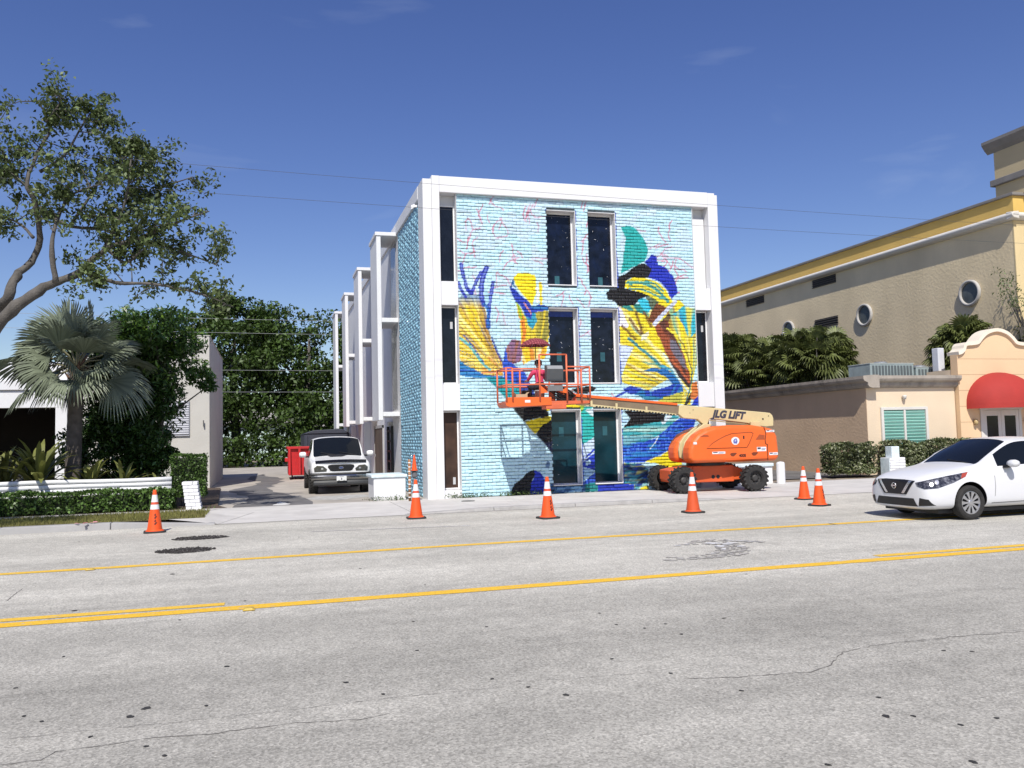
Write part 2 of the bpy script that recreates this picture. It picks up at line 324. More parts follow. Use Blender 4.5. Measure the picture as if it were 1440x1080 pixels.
for _ in range(22): blob('tar_spot', random.uniform(-6, 13), random.uniform(5.5, 17), random.uniform(0.008, 0.03), random.uniform(0.01, 0.03), SPOT, 0.003, n=8)
PATCH = pm('dark_asphalt_patch', (0.085, 0.078, 0.072), 0.98, 0.5, 16, bump=1.0, bscale=45, dirt=0.4, dirtcol=(0.2, 0.19, 0.18), dscale=14)
CHIP = pm('loose_asphalt', (0.025, 0.022, 0.021), 0.98, 0.5, 20)
for cx_, cy_, rx_, ry_ in ((-1.12, 15.52, 0.43, 0.30), (-1.2, 13.82, 0.42, 0.33)):
    ch = MB()
    for _ in range(420):
        a = random.uniform(0, 6.283); r_ = random.random()**0.5*1.04; qx, qy = cx_+rx_*r_*math.cos(a), cy_+ry_*r_*math.sin(a); s_ = random.uniform(0.008, 0.024); b0 = random.uniform(0, 6.28); h_ = random.uniform(0.012, 0.024)
        ch.add([(qx+s_*math.cos(b0+2.1*i), qy+s_*math.sin(b0+2.1*i), 0.005) for i in range(3)]+[(qx, qy, h_)], [(0, 1, 3), (1, 2, 3), (2, 0, 3)])
    ch.build('asphalt_chips', CHIP, road, fix=False, kind='stuff')
blob('asphalt_patch', -1.12, 15.52, 0.40, 0.27, PATCH, 0.006, 64, jit=0.24, ang=-0.1); blob('asphalt_patch', -1.2, 13.82, 0.39, 0.30, PATCH, 0.006, 64, jit=0.24, ang=-0.1)
POT = [(5.5, 11.01), (5.73, 11.16), (6.1, 11.47), (6.41, 11.45), (6.63, 11.2), (6.87, 10.93), (6.94, 10.78), (6.77, 10.77), (6.55, 10.89), (6.31, 10.67), (6.36, 10.52), (6.29, 10.3), (6.05, 9.95), (5.81, 9.84), (5.45, 9.75), (5.16, 9.78), (4.89, 9.76), (4.78, 9.91), (4.89, 10.09), (5.15, 10.0), (5.45, 10.04), (5.69, 10.18), (5.9, 10.49), (6.01, 10.76), (6.0, 11.03), (5.8, 11.03), (5.61, 11.0)]
def flat_poly(name, pts, mat, z, parent=road):
    bm = bmesh.new(); vs = [bm.verts.new((x, y, z)) for x, y in pts]; f = bm.faces.new(vs); bmesh.ops.triangulate(bm, faces=[f]); bmesh.ops.recalc_face_normals(bm, faces=bm.faces)
    for f in bm.faces:
        if f.normal.z < 0: f.normal_flip()
    me = bpy.data.meshes.new(name); bm.to_mesh(me); bm.free(); return link_mesh(name, me, mat, parent)
WORN = pm('worn_surface', (0.35, 0.335, 0.31), 0.95, 0.4, 12, bump=0.6, bscale=50, dirt=1.0, dirtcol=(0.42, 0.39, 0.36), dscale=6)
POTB = MB()
for _ in range(900):
    qx, qy = random.uniform(4.7, 7.0), random.uniform(9.7, 11.5)
    if pip(np.array([qx]), np.array([qy]), POT)[0]:
        n_ = random.randint(4, 6); rr0 = random.uniform(0.02, 0.06); a0 = random.uniform(0, 6.28); POTB.add([(qx+rr0*random.uniform(.6, 1.2)*math.cos(a0+6.283*i/n_), qy+rr0*random.uniform(.6, 1.2)*math.sin(a0+6.283*i/n_), 0.004+random.uniform(0, 0.003)) for i in range(n_)], [tuple(range(n_))])
POTB.build('worn_chips', WORN, road, fix=False, kind='stuff')
PALE = pm('exposed_limestone', (0.66, 0.66, 0.66), 0.95, 0.12, 10)
for cx, cy, rx, ry, a in ((6.12, 11.02, 0.13, 0.06, -0.9), (6.25, 10.85, 0.10, 0.05, -0.3), (6.05, 10.70, 0.09, 0.06, -0.8), (6.38, 10.95, 0.10, 0.035, -0.7), (6.3, 10.57, 0.06, 0.05, 0), (5.95, 10.42, 0.04, 0.05, -1), (6.65, 11.02, 0.16, 0.025, -0.8), (5.75, 11.1, 0.05, 0.03, 0.3), (5.56, 11.02, 0.06, 0.025, 0.3), (5.62, 10.12, 0.03, 0.03, 0), (6.5, 11.2, 0.07, 0.025, -0.7)):
    blob('limestone_chip', cx, cy, rx, ry, PALE, 0.009, 9, ang=a, jit=0.5)
# raised reflector on the yellow line
rf = MB(); rf.prism([(-0.06, 0.0), (0.06, 0.0), (0.032, 0.022), (-0.032, 0.022)], 8.59, 8.70, 'y', Matrix.Translation((-0.18, 0, 0.004)))
rfo = rf.build('road_reflector', pm('amber_reflector', (0.62, 0.42, 0.06), 0.4, 0.2, 30, dirt=0.6, dirtcol=(0.5, 0.45, 0.3), dscale=30), bevel=0.006); tag(rfo, 'small amber raised reflector beside the near yellow line', 'reflector')
# raised reflector further left on the second line
rf = MB(); rf.prism([(-0.06, 0.0), (0.06, 0.0), (0.032, 0.02), (-0.032, 0.02)], 12.2, 12.3, 'y', Matrix.Translation((-2.22, 0, 0.004)))
tag(rf.build('road_reflector', MATS['amber_reflector'], bevel=0.006), 'small amber raised reflector beside the far yellow line, at left', 'reflector')

# ---- lot, apron and alley
lot = MB().add([(-1.0, 17.95, 0.006), (60, 17.95, 0.006), (60, 24.2, 0.006), (-1.0, 22.3, 0.006)], [(0, 1, 2, 3)]).build('concrete_apron', CONCRETE, fix=False); tag(lot, kind='structure')
ALLEY = pm('alley_gravel', (0.40, 0.365, 0.32), 0.95, 0.18, 0.7, bump=0.5, bscale=40, dirt=0.7, dirtcol=(0.23, 0.215, 0.20), dscale=0.5)
al = MB().add([(-7.5, 22.3, 0.002), (4.3, 22.3, 0.002), (4.3, 58, 0.002), (-7.5, 58, 0.002)], [(0, 1, 2, 3)]).build('alley', ALLEY, fix=False); tag(al, kind='structure'); INV[al.name] = Matrix.Identity(4)
flat_poly('worn_patch', subdiv_path([(0.11, 22.45), (0.33, 23.7), (0.55, 22.75), (0.45, 22.4), (0.11, 22.45)], 0.2, 0.06)[:-1], pm('pale_patch', (0.6, 0.59, 0.57), 0.9, 0.1, 5), 0.012, al)
blob('worn_patch', 1.9, 24.6, 0.8, 1.0, pm('pale_gravel', (0.42, 0.41, 0.39), 0.95, 0.25, 6, bump=0.6, bscale=40, dirt=0.6, dirtcol=(0.2, 0.19, 0.18), dscale=2.0), 0.006, 22, al)
al2 = MB().add([(13.0, 24.25, 0.002), (60, 24.25, 0.002), (60, 60, 0.002), (13.0, 60, 0.002)], [(0, 1, 2, 3)]).build('side_yard', pm('yard_asphalt', (0.13, 0.125, 0.12), 0.92, 0.25, 0.8, bump=0.4, bscale=50, dirt=0.5, dirtcol=(0.3, 0.28, 0.25), dscale=0.6), fix=False); tag(al2, kind='structure')
sl, sr = [], []
for i in range(26):
    y_ = 22.32+i*0.9; sl.append((-0.95+0.35*math.sin(i*0.55)+random.uniform(-.16, .16)+0.02*i, y_)); sr.append((0.75+0.4*math.sin(i*0.4+1)+random.uniform(-.2, .2)-0.03*i, y_))
mb = MB(); mb.add([(x_, y_, 0.007) for a, b in zip(sl, sr) for x_, y_ in (a, b)], [(2*i, 2*i+1, 2*i+3, 2*i+2) for i in range(25)]); mb.build('asphalt_strip', pm('strip_asphalt', (0.13, 0.125, 0.125), 0.92, 0.25, 1.2, bump=0.4, bscale=50, dirt=0.5, dirtcol=(0.28, 0.26, 0.24), dscale=0.9), al, fix=False)
# ---- pavement in front of the painted building: slabs with real joints, and a low kerb
sw = MB().box(3.0, 10.3, 18.25, 22.0, -0.05, 0.012).build('pavement', KERBM); tag(sw, kind='structure'); INV[sw.name] = Matrix.Identity(4)
def swz(x, y):
    e = min(1, max(0, (x-2.9)/0.9), max(0, (10.35-x)/0.7)); return 0.012+0.055*e*(22.05-y)/3.8
xs = [3.0+i*1.46 for i in range(6)]
for i in range(5):
    for (y0, y1) in ((18.21, 20.12), (20.13, 22.03)):
        x0, x1 = xs[i]+0.006, xs[i+1]-0.006
        mb = MB(); mb.add([(x0, y0, 0), (x1, y0, 0), (x1, y1, 0), (x0, y1, 0), (x0, y0, swz(x0, y0)), (x1, y0, swz(x1, y0)), (x1, y1, swz(x1, y1)), (x0, y1, swz(x0, y1))], [(4, 5, 6, 7), (0, 1, 5, 4), (1, 2, 6, 5), (2, 3, 7, 6), (3, 0, 4, 7)])
        mb.build('paving_slab', CONCRETE, sw, bevel=0.006)
kerb = MB().box(2.8, 10.4, 18.02, 18.18, -0.1, 0.008).build('kerb', KERBM); tag(kerb, kind='structure'); INV[kerb.name] = Matrix.Identity(4)
for i in range(4):
    x0 = 2.85+i*1.88; x1 = x0+1.87; mb = MB(); za, zb = swz(x0, 18.1)+0.006, swz(x1, 18.1)+0.006
    mb.add([(x0, 17.98, -0.02), (x1, 17.98, -0.02), (x1, 18.2, -0.02), (x0, 18.2, -0.02), (x0, 18.0, za), (x1, 18.0, zb), (x1, 18.2, zb), (x0, 18.2, za)], [(4, 5, 6, 7), (0, 1, 5, 4), (1, 2, 6, 5), (2, 3, 7, 6), (3, 0, 4, 7)])
    mb.build('kerb_stone', KERBM, kerb, bevel=0.015)
# ---- left verge: kerb, grass, path, planter soil
k2 = MB().box(-40, -0.9, 17.97, 18.12, -0.1, 0.004).build('kerb', KERBM); tag(k2, kind='structure'); INV[k2.name] = Matrix.Identity(4)
x = -1.0; i = 0
while x > -16:
    x0 = x-1.9; h0, h1 = (0.13, 0.13 if i else 0.03)
    mb = MB(); mb.add([(x0, 17.93, -0.02), (x-0.01, 17.93, -0.02), (x-0.01, 18.16, -0.02), (x0, 18.16, -0.02), (x0, 17.96, h0), (x-0.01, 17.96, h1), (x-0.01, 18.16, h1), (x0, 18.16, h0)], [(4, 5, 6, 7), (0, 1, 5, 4), (1, 2, 6, 5), (2, 3, 7, 6), (3, 0, 4, 7)])
    mb.build('kerb_stone', pm('left_kerb', (0.34, 0.335, 0.33), 0.9, 0.12, 2, bump=0.2, bscale=60, dirt=0.6, dirtcol=(0.16, 0.155, 0.15), dscale=1.0), k2, bevel=0.02); x = x0; i += 1
SOIL = pm('dark_soil', (0.085, 0.06, 0.042), 0.95, 0.4, 4, bump=0.8, bscale=18)
GRASSG = pm('lawn_ground', (0.15, 0.13, 0.05), 0.95, 0.35, 2.0, bump=0.7, bscale=25)
vg = MB().add([(-40, 18.16, 0.125), (-1.9, 18.16, 0.125), (-1.25, 18.75, 0.08), (-1.35, 20.3, 0.1), (-40, 20.3, 0.125)], [(0, 1, 2, 3, 4)]).build('verge', GRASSG, fix=False); tag(vg, kind='structure')
pt = MB().add([(-40, 20.3, 0.13), (-1.35, 20.3, 0.11), (-0.9, 21.3, 0.08), (-40, 21.3, 0.13)], [(0, 1, 2, 3)]).build('path', CONCRETE, fix=False); tag(pt, kind='structure')
ap = MB().add([(-1.9, 18.16, 0.13), (-0.95, 17.96, 0.01), (-0.3, 20.5, 0.012), (-0.9, 21.3, 0.08), (-1.35, 20.3, 0.1), (-1.25, 18.75, 0.08)], [(0, 1, 2, 3, 4, 5)]).build('apron_wing', CONCRETE, fix=False); tag(ap, kind='structure')
bd = MB().add([(-40, 21.3, 0.12), (-0.9, 21.3, 0.075), (-1.2, 22.6, 0.06), (-1.6, 31.9, 0.05), (-40, 31.9, 0.1)], [(0, 1, 2, 3, 4)]).build('planting_bed', SOIL, fix=False); tag(bd, kind='structure')
# grass blades on the verge
n = 26000; gx = RNG.uniform(-14, -1.25, n); gy = RNG.uniform(18.18, 20.28, n); kp = ~((gx > -1.9) & (gy < 18.16+(gx+1.9)*0.95)); gx, gy = gx[kp], gy[kp]; n = len(gx)
hgt = RNG.uniform(0.025, 0.085, n); an = RNG.uniform(0, 6.28, n); lean = RNG.normal(0, 0.03, (n, 2)); wd = 0.008
B = np.stack([gx, gy, np.full(n, 0.10)], 1); sdv = np.stack([np.cos(an)*wd, np.sin(an)*wd, np.zeros(n)], 1); T = B+np.stack([lean[:, 0], lean[:, 1], hgt+0.025], 1)
Vg = np.stack([B-sdv, B+sdv, T], 1).reshape(-1, 3)
GRASS = pm('dry_grass', (0.20, 0.20, 0.055), 0.8, 0.25, 0.9, island=0.35, trans=0.3, dirt=0.75, dirtcol=(0.33, 0.26, 0.12), dscale=1.6)
go = np_mesh('grass', Vg, np.arange(3*n).reshape(n, 3), GRASS); tag(go, 'short patchy grass along the left kerb', 'grass', kind='stuff')

# ================================================================== THE PAINTED BUILDING
HM = [[1347.207206, 15.805094, 7982.335319], [142.457074, -1158.581248, 15098.029975], [0.27698, 0.061733, 21.188602]]
def design(X, Z):
    """facade metres -> units of the mural's design sheet"""
    w_ = HM[2][0]*X+HM[2][1]*Z+HM[2][2]
    return (HM[0][0]*X+HM[0][1]*Z+HM[0][2])/w_, (HM[1][0]*X+HM[1][1]*Z+HM[1][2])/w_
def mural(X, Z):
    U0, V0 = design(X, Z)
    U = U0+(vnoise(U0/3.1, V0/3.1, 1)-0.5)*0.8+(vnoise(U0/9, V0/9, 2)-0.5)*1.6; V = V0+(vnoise(U0/3.1, V0/3.1, 3)-0.5)*0.8+(vnoise(U0/9, V0/9, 4)-0.5)*1.6
    C = np.empty((len(U), 3)); base = np.array(lin(186, 222, 233)); C[:] = base
    C *= (0.95+0.10*vnoise(U/25, V/18, 5))[:, None]
    K = {'A': (630, 330, 6.75), 'B': (850, 300, 7.2), 'C': (850, 430, 7.2), 'D': (860, 550, 7.2), 'E': (690, 560, 7.2), 'F': (580, 460, 4.154), 'G': (690, 480, 6.545)}
    def tr(k, pts):
        ox, oy, s = K[k]; return [(ox+a/s, oy+b/s) for a, b in pts]
    def put(mask, col, alpha=1.0):
        c = np.array(lin(*col)); a = (np.asarray(alpha)*mask).astype(float)
        if a.ndim == 0: a = np.full(len(U), float(a))
        C[:] = C*(1-a[:, None])+c*a[:, None]
    def poly(k, pts, col, alpha=1.0):
        m = pip(U, V, tr(k, pts)); put(m, col, alpha); return m
    def dist(pts):
        d = np.full(len(U), 1e9)
        for (x0, y0), (x1, y1) in zip(pts[:-1], pts[1:]):
            L2 = (x1-x0)**2+(y1-y0)**2+1e-9; t = np.clip(((U-x0)*(x1-x0)+(V-y0)*(y1-y0))/L2, 0, 1); d = np.minimum(d, np.hypot(U-x0-t*(x1-x0), V-y0-t*(y1-y0)))
        return d
    def stroke(k, pts, wd, col, alpha=1.0, mask=None):
        m = dist(tr(k, pts)) < wd/2
        if mask is not None: m &= mask
        put(m, col, alpha); return m
    def fan(mask, k, piv, col, freq, thr, amp=0.9, seed=0, rf=60.0):
        px_, py_ = tr(k, [piv])[0]; a = np.arctan2(V-py_, U-px_); r = np.hypot(U-px_, V-py_)
        n_ = vnoise(a*freq, r/rf+7, seed); put(mask, col, np.clip((n_-thr)*4.5, 0, 1)*amp)
    # --- faint red sketch lines
    rr = random.Random(3)
    for (cx, cy, sx, sy, n_) in ((700, 330, 55, 45, 34), (930, 345, 22, 26, 16), (822, 330, 9, 60, 11), (690, 425, 30, 30, 9), (820, 470, 10, 60, 5), (960, 395, 16, 22, 5), (790, 420, 40, 12, 4), (830, 555, 30, 8, 4)):
        for _ in range(n_):
            x, y = cx+rr.uniform(-sx, sx), cy+rr.uniform(-sy, sy); a = rr.uniform(0, 6.28); pts = [(x, y)]
            for _ in range(rr.randint(2, 5)): a += rr.uniform(-0.7, 0.7); x += 6*math.cos(a); y += 6*math.sin(a); pts.append((x, y))
            put(dist(pts) < 0.9, (200, 104, 132), 0.72)
    put(vnoise(U/16, V/12, 21) > 0.6, (205, 205, 222), 0.3*(V < 480))
    # --- left wing
    wing = [*tr('A', [(95, 610), (150, 560), (230, 575), (300, 560), (345, 660), (360, 760), (385, 880), (425, 1080)]), *tr('F', [(455, 20), (465, 90), (495, 160), (530, 215), (530, 285), (440, 285), (340, 250), (268, 185)])]
    m = pip(U, V, wing); put(m, (236, 208, 40)); W = (530, 262)
    fan(m, 'F', W, (246, 238, 160), 26, 0.50, 0.75, 11); fan(m, 'F', W, (206, 176, 50), 34, 0.56, 0.7, 12); fan(m, 'F', W, (150, 92, 56), 40, 0.70, 0.8, 13); fan(m, 'F', W, (60, 120, 180), 44, 0.74, 0.9, 14)
    wx, wy = tr('F', [W])[0]; rad = np.hypot(U-wx, V-wy); fan(m & (rad < 30), 'F', W, (214, 116, 44), 18, 0.42, 0.8, 15); fan(m & (rad < 26), 'F', W, (110, 62, 60), 22, 0.60, 0.8, 16)
    edge = pip(U+9, V-2, wing); put(m & ~edge & (V < 505), (140, 92, 62), 0.55)
    top = tr('A', [(0, 690)])[0][1]; put(m, (108, 148, 190), np.clip((top-V)/14, 0, 1)*0.85)
    stroke('F', [(270, 60), (330, 105), (400, 200), (450, 245)], 3.6, (70, 180, 190), 0.9, m); stroke('F', [(300, 45), (350, 110), (420, 210)], 1.6, (35, 80, 165), 1, m)
    for pts, wd in (([(95, 455), (130, 520), (170, 590)], 4.2), ([(125, 278), (150, 400), (180, 500), (222, 560)], 5.2), ([(315, 348), (270, 430), (240, 520), (213, 556)], 4.4), ([(365, 312), (330, 400), (315, 480), (318, 600), (345, 670)], 6.2), ([(425, 452), (410, 560), (388, 690), (382, 800), (386, 880)], 5.4)):
        stroke('A', pts, wd, (40, 56, 168)); stroke('A', pts[:-1], wd*0.42, (112, 132, 205), 0.75)
    poly('A', [(350, 520), (395, 560), (385, 640), (355, 690), (345, 600)], (160, 205, 222)); stroke('A', [(345, 660), (378, 700), (378, 800), (386, 880)], 4, (42, 104, 178)); stroke('F', [(462, 60), (495, 150), (530, 215)], 2.4, (50, 70, 150))
    poly('F', [(268, 190), (330, 232), (430, 280), (530, 288), (545, 312), (430, 299), (320, 291), (268, 276)], (38, 128, 186)); fan(pip(U, V, tr('F', [(268, 190), (330, 232), (430, 280), (530, 288), (545, 312), (430, 299), (320, 291), (268, 276)])), 'F', W, (28, 70, 170), 30, 0.5, 0.9, 17)
    poly('F', [(425, 293), (540, 300), (650, 325), (720, 400), (700, 470), (590, 468), (540, 412), (480, 345)], (26, 150, 158))
    poly('F', [(545, 110), (525, 215), (535, 300), (600, 330), (690, 345), (660, 270), (600, 220), (560, 190)], (36, 84, 196)); poly('F', [(600, 300), (690, 320), (720, 400), (640, 400)], (30, 60, 140))
    mo = poly('F', [(545, 130), (580, 75), (635, 75), (645, 130), (635, 200), (590, 215), (555, 190)], (134, 98, 130)); fan(mo, 'F', (590, 260), (158, 100, 72), 9, 0.5, 0.9, 18)
    ys = [(640, 105), (690, 0), (806, 0), (795, 100), (770, 190), (700, 195), (645, 215)]; my = poly('F', ys, (236, 202, 36)); fan(my, 'F', (720, 330), (214, 128, 44), 12, 0.6, 0.85, 19); fan(my, 'F', (720, 330), (244, 236, 190), 14, 0.66, 0.8, 20)
    # --- centre figure
    body = [(640, 630), (690, 690), (740, 790), (785, 860), (830, 740), (958, 715), (960, 1000), (900, 1080), (690, 1080), (685, 800), (650, 690)]; mb_ = poly('A', body, (206, 190, 52)); put(mb_, (118, 118, 62), np.clip((U-tr('A', [(800, 0)])[0][0])/14, 0, 1)*0.75); fan(mb_, 'A', (820, 1500), (236, 210, 40), 40, 0.55, 0.8, 22)
    stroke('A', [(700, 780), (725, 900), (712, 1060)], 5, (224, 120, 36), 0.9); stroke('A', [(650, 640), (690, 720), (700, 800)], 2.5, (150, 190, 40))
    poly('A', [(720, 750), (830, 725), (845, 820), (800, 905), (768, 870)], (42, 150, 178))
    poly('A', [(580, 490), (625, 505), (680, 560), (765, 630), (800, 685), (880, 652), (958, 690), (930, 722), (800, 742), (795, 800), (740, 775), (700, 690), (640, 632)], (30, 58, 172)); stroke('A', [(805, 690), (880, 690), (940, 705)], 4.5, (30, 104, 166))
    stroke('A', [(722, 640), (792, 750)], 1.6, (222, 150, 120)); stroke('A', [(600, 500), (610, 440), (625, 420)], 2.2, (26, 76, 140)); stroke('A', [(625, 425), (620, 480), (640, 500)], 1.6, (30, 110, 160))
    poly('A', [(625, 402), (660, 372), (740, 360), (830, 388), (842, 470), (832, 560), (800, 670), (760, 622), (700, 560), (640, 480)], (238, 216, 18)); stroke('A', [(880, 465), (882, 560), (886, 655)], 4, (236, 212, 40)); stroke('A', [(852, 500), (850, 640)], 3, (240, 240, 226))
    # --- right figure
    poly('B', [(165, 140), (215, 125), (290, 130), (340, 180), (400, 260), (440, 350), (430, 430), (400, 490), (330, 530), (165, 605), (180, 500), (200, 380), (215, 260)], (32, 164, 160))
    poly('B', [(400, 495), (480, 420), (525, 430), (545, 520), (620, 550), (690, 630), (720, 710), (748, 800), (680, 868), (640, 780), (570, 700), (500, 670), (440, 650), (470, 560)], (24, 44, 172))
    big = [*tr('B', [(140, 930), (380, 925), (460, 830), (620, 900), (690, 890), (760, 880), (860, 990), (920, 1040)]), *tr('C', [(932, 200), (938, 560), (885, 830), (870, 1000), (560, 1010), (640, 900), (700, 790), (640, 745), (450, 850), (330, 820), (160, 770), (175, 700), (270, 460), (150, 380), (140, 200)])]
    m = pip(U, V, big); put(m, (234, 214, 36)); PV = (900, 900)
    fan(m, 'C', PV, (248, 240, 176), 30, 0.56, 0.8, 31); fan(m, 'C', PV, (198, 186, 50), 36, 0.55, 0.7, 32); fan(m, 'C', PV, (70, 168, 160), 30, 0.70, 0.8, 33); fan(m, 'C', PV, (150, 96, 44), 44, 0.74, 0.8, 34)
    poly('C', [(140, 0), (160, 0), (245, 205), (225, 225), (140, 200)], (228, 228, 238)); poly('C', [(148, 385), (295, 425), (268, 475), (165, 700), (150, 690)], (200, 214, 238))
    mt = poly('C', [(150, 0), (200, -30), (380, -20), (430, 50), (455, 110), (350, 70), (230, 40)], (44, 138, 132)); fan(mt, 'C', (460, 300), (200, 196, 60), 9, 0.6, 0.9, 35)
    for pts in ([(320, 70), (345, 150), (385, 275)], [(180, 205), (240, 265), (310, 335)], [(250, 130), (310, 210), (370, 285)], [(400, 70), (440, 130), (470, 210)]): stroke('C', pts, 3.6, (104, 62, 30), 0.85)
    poly('C', [(380, 300), (440, 255), (450, 290), (430, 340), (360, 360)], (225, 225, 205), 0.9)
    stroke('C', [(250, 330), (350, 420), (470, 520), (560, 600), (650, 640)], 4.2, (34, 136, 152), 0.95); stroke('C', [(390, 570), (470, 590), (560, 600)], 2.2, (70, 150, 130), 0.8)
    poly('C', [(390, 655), (480, 630), (620, 640), (700, 690), (765, 760), (795, 805), (690, 790), (620, 722), (520, 672)], (34, 104, 172)); stroke('C', [(580, 610), (680, 650), (740, 730)], 3.6, (60, 160, 190), 0.9)
    mc = poly('C', [(690, 90), (800, 0), (920, 30), (926, 260), (870, 330), (830, 280), (790, 180), (740, 115)], (50, 174, 192)); fan(mc, 'C', (900, 800), (214, 206, 60), 14, 0.6, 0.9, 36); fan(mc, 'C', (900, 800), (40, 110, 180), 12, 0.66, 0.9, 37)
    mf = poly('C', [(510, 205), (600, 140), (650, 150), (665, 230), (720, 330), (800, 480), (850, 640), (872, 720), (870, 840), (800, 772), (740, 700), (660, 560), (600, 420), (540, 300)], (148, 74, 44)); fan(mf, 'C', (880, 840), (78, 44, 34), 11, 0.5, 0.9, 38)
    poly('C', [(660, 330), (720, 360), (790, 490), (845, 650), (790, 610), (720, 520), (670, 430)], (112, 112, 126), 0.9); poly('C', [(650, 560), (740, 640), (870, 800), (866, 842), (800, 772), (730, 690)], (40, 40, 46), 0.92); stroke('C', [(690, 560), (780, 660), (860, 770)], 3, (188, 96, 56))
    poly('C', [(640, 70), (680, 110), (650, 160), (590, 145)], (78, 60, 40), 0.9); stroke('C', [(640, 230), (720, 290), (790, 400), (830, 540)], 3.2, (236, 220, 60)); stroke('C', [(745, 330), (800, 400), (850, 520), (880, 640)], 1.4, (120, 100, 60))
    stroke('C', [(600, 480), (690, 630), (780, 780), (860, 880)], 2.6, (206, 226, 220)); stroke('C', [(885, 620), (885, 760), (850, 900), (820, 990)], 1.6, (60, 110, 110)); stroke('C', [(885, 890), (850, 960), (820, 1000)], 3.6, (50, 44, 40))
    mw = poly('C', [(190, 860), (270, 808), (350, 838), (480, 860), (600, 830), (700, 788), (792, 800), (800, 870), (700, 905), (560, 935), (400, 915), (250, 892)], (28, 62, 168)); fan(mw, 'C', (500, 1300), (36, 116, 176), 20, 0.55, 0.9, 39)
    poly('C', [(320, 895), (560, 935), (780, 870), (660, 925), (570, 962), (420, 955)], (40, 122, 154)); poly('C', [(540, 965), (640, 912), (790, 872), (785, 1000), (600, 1010)], (184, 184, 70)); stroke('C', [(100, 925), (150, 900), (200, 880)], 3, (50, 74, 170))
    poly('C', [(890, 780), (942, 755), (952, 900), (905, 965), (870, 930)], (204, 118, 56)); poly('C', [(905, 955), (952, 900), (958, 1015), (880, 1012)], (28, 56, 180))
    poly('B', [(470, 1000), (520, 900), (590, 930), (622, 950), (570, 1040), (505, 1130), (450, 1085)], (112, 62, 32)); poly('B', [(330, 880), (370, 848), (432, 880), (472, 962), (450, 1002), (400, 980)], (54, 190, 214)); poly('B', [(400, 820), (470, 830), (560, 900), (520, 920), (480, 990), (430, 880)], (34, 78, 74), 0.9)
    yw = [(215, 690), (280, 650), (420, 658), (540, 698), (620, 770), (670, 860), (690, 900), (620, 940), (540, 880), (440, 830), (320, 790), (208, 752)]; m = poly('B', yw, (230, 214, 30))
    for pts, wd in (([(235, 705), (330, 700), (430, 715), (540, 780), (640, 890)], 4.6), ([(260, 760), (360, 765), (470, 800), (580, 860)], 2.6), ([(420, 690), (520, 720), (600, 790)], 2.6)): stroke('B', pts, wd, (44, 150, 148), 0.95, m)
    stroke('B', [(250, 730), (380, 740), (520, 800)], 1.4, (120, 130, 60), 1, m)
    poly('B', [(125, 650), (210, 610), (330, 530), (400, 505), (470, 550), (470, 600), (440, 650), (270, 652), (215, 690), (208, 758), (320, 790), (460, 832), (350, 870), (300, 930), (150, 942), (90, 890), (20, 862), (15, 800), (60, 762), (130, 750)], (10, 10, 16))
    stroke('B', [(720, 895), (640, 960), (505, 1125)], 5.0, (196, 204, 226))
    # --- lower right
    poly('D', [(600, 330), (700, 270), (860, 270), (830, 380), (740, 470), (600, 590), (340, 715), (105, 722), (100, 540), (440, 480)], (26, 70, 188))
    mbz = pip(U, V, tr('D', [(600, 330), (700, 270), (860, 270), (830, 380), (740, 470), (600, 590), (340, 715), (105, 722), (100, 540), (440, 480)])); put(mbz & (vnoise(U/2.2, V/2.2, 41) > 0.66), (74, 134, 220), 0.8*(vnoise(U/14, V/14, 42) > 0.45)); put(mbz, (40, 130, 190), np.clip((vnoise(U/18, V/3.5, 43)-0.62)*6, 0, 1)*0.8)
    mp_ = poly('D', [(110, 370), (330, 330), (520, 300), (600, 240), (700, 250), (640, 300), (560, 385), (470, 450), (330, 520), (105, 545)], (52, 156, 166)); put(mp_, (176, 214, 206), np.clip((vnoise(U/26, V/5, 44)-0.5)*5, 0, 1)*0.85); put(mp_ & (V > tr('D', [(0, 455)])[0][1]), (38, 136, 168), 0.65)
    stroke('D', [(520, 310), (590, 250)], 6, (205, 222, 230)); stroke('D', [(395, 580), (450, 500), (468, 460)], 1.5, (206, 228, 236)); poly('D', [(105, 285), (185, 280), (120, 355), (105, 350)], (166, 204, 232)); poly('D', [(110, 195), (300, 205), (545, 232), (528, 300), (330, 330), (115, 372), (190, 280), (150, 240)], (10, 10, 14))
    poly('D', [(340, 715), (500, 650), (640, 560), (745, 465), (712, 560), (722, 745), (560, 790), (480, 742)], (230, 214, 30)); poly('D', [(708, 690), (870, 700), (860, 760), (715, 748)], (170, 214, 224))
    ml = pip(U, V, tr('D', [(105, 722), (300, 730), (370, 780), (370, 1010), (60, 1010), (100, 940)])); put(ml, (44, 92, 138))
    for i_, cc in enumerate(((150, 200, 200), (26, 60, 150), (196, 196, 120), (40, 140, 160), (24, 44, 84))): put(ml, cc, np.clip((vnoise(U/8+V/9, V/3.2, 50+i_)-0.62)*6, 0, 0.95))
    poly('D', [(-30, 935), (110, 940), (195, 962), (190, 1010), (-30, 1010)], (26, 50, 168)); poly('D', [(290, 968), (372, 968), (372, 1010), (285, 1010)], (222, 206, 40)); poly('D', [(100, 800), (60, 540), (104, 540), (112, 940), (90, 940)], (30, 74, 180))
    # --- lower centre
    poly('E', [(905, 130), (940, 85), (1050, 85), (1055, 392), (945, 472), (915, 460)], (38, 174, 168)); poly('E', [(955, 110), (1050, 92), (1050, 190), (1000, 160)], (206, 226, 232)); poly('E', [(925, 475), (1055, 390), (1055, 560), (930, 660)], (188, 208, 226))
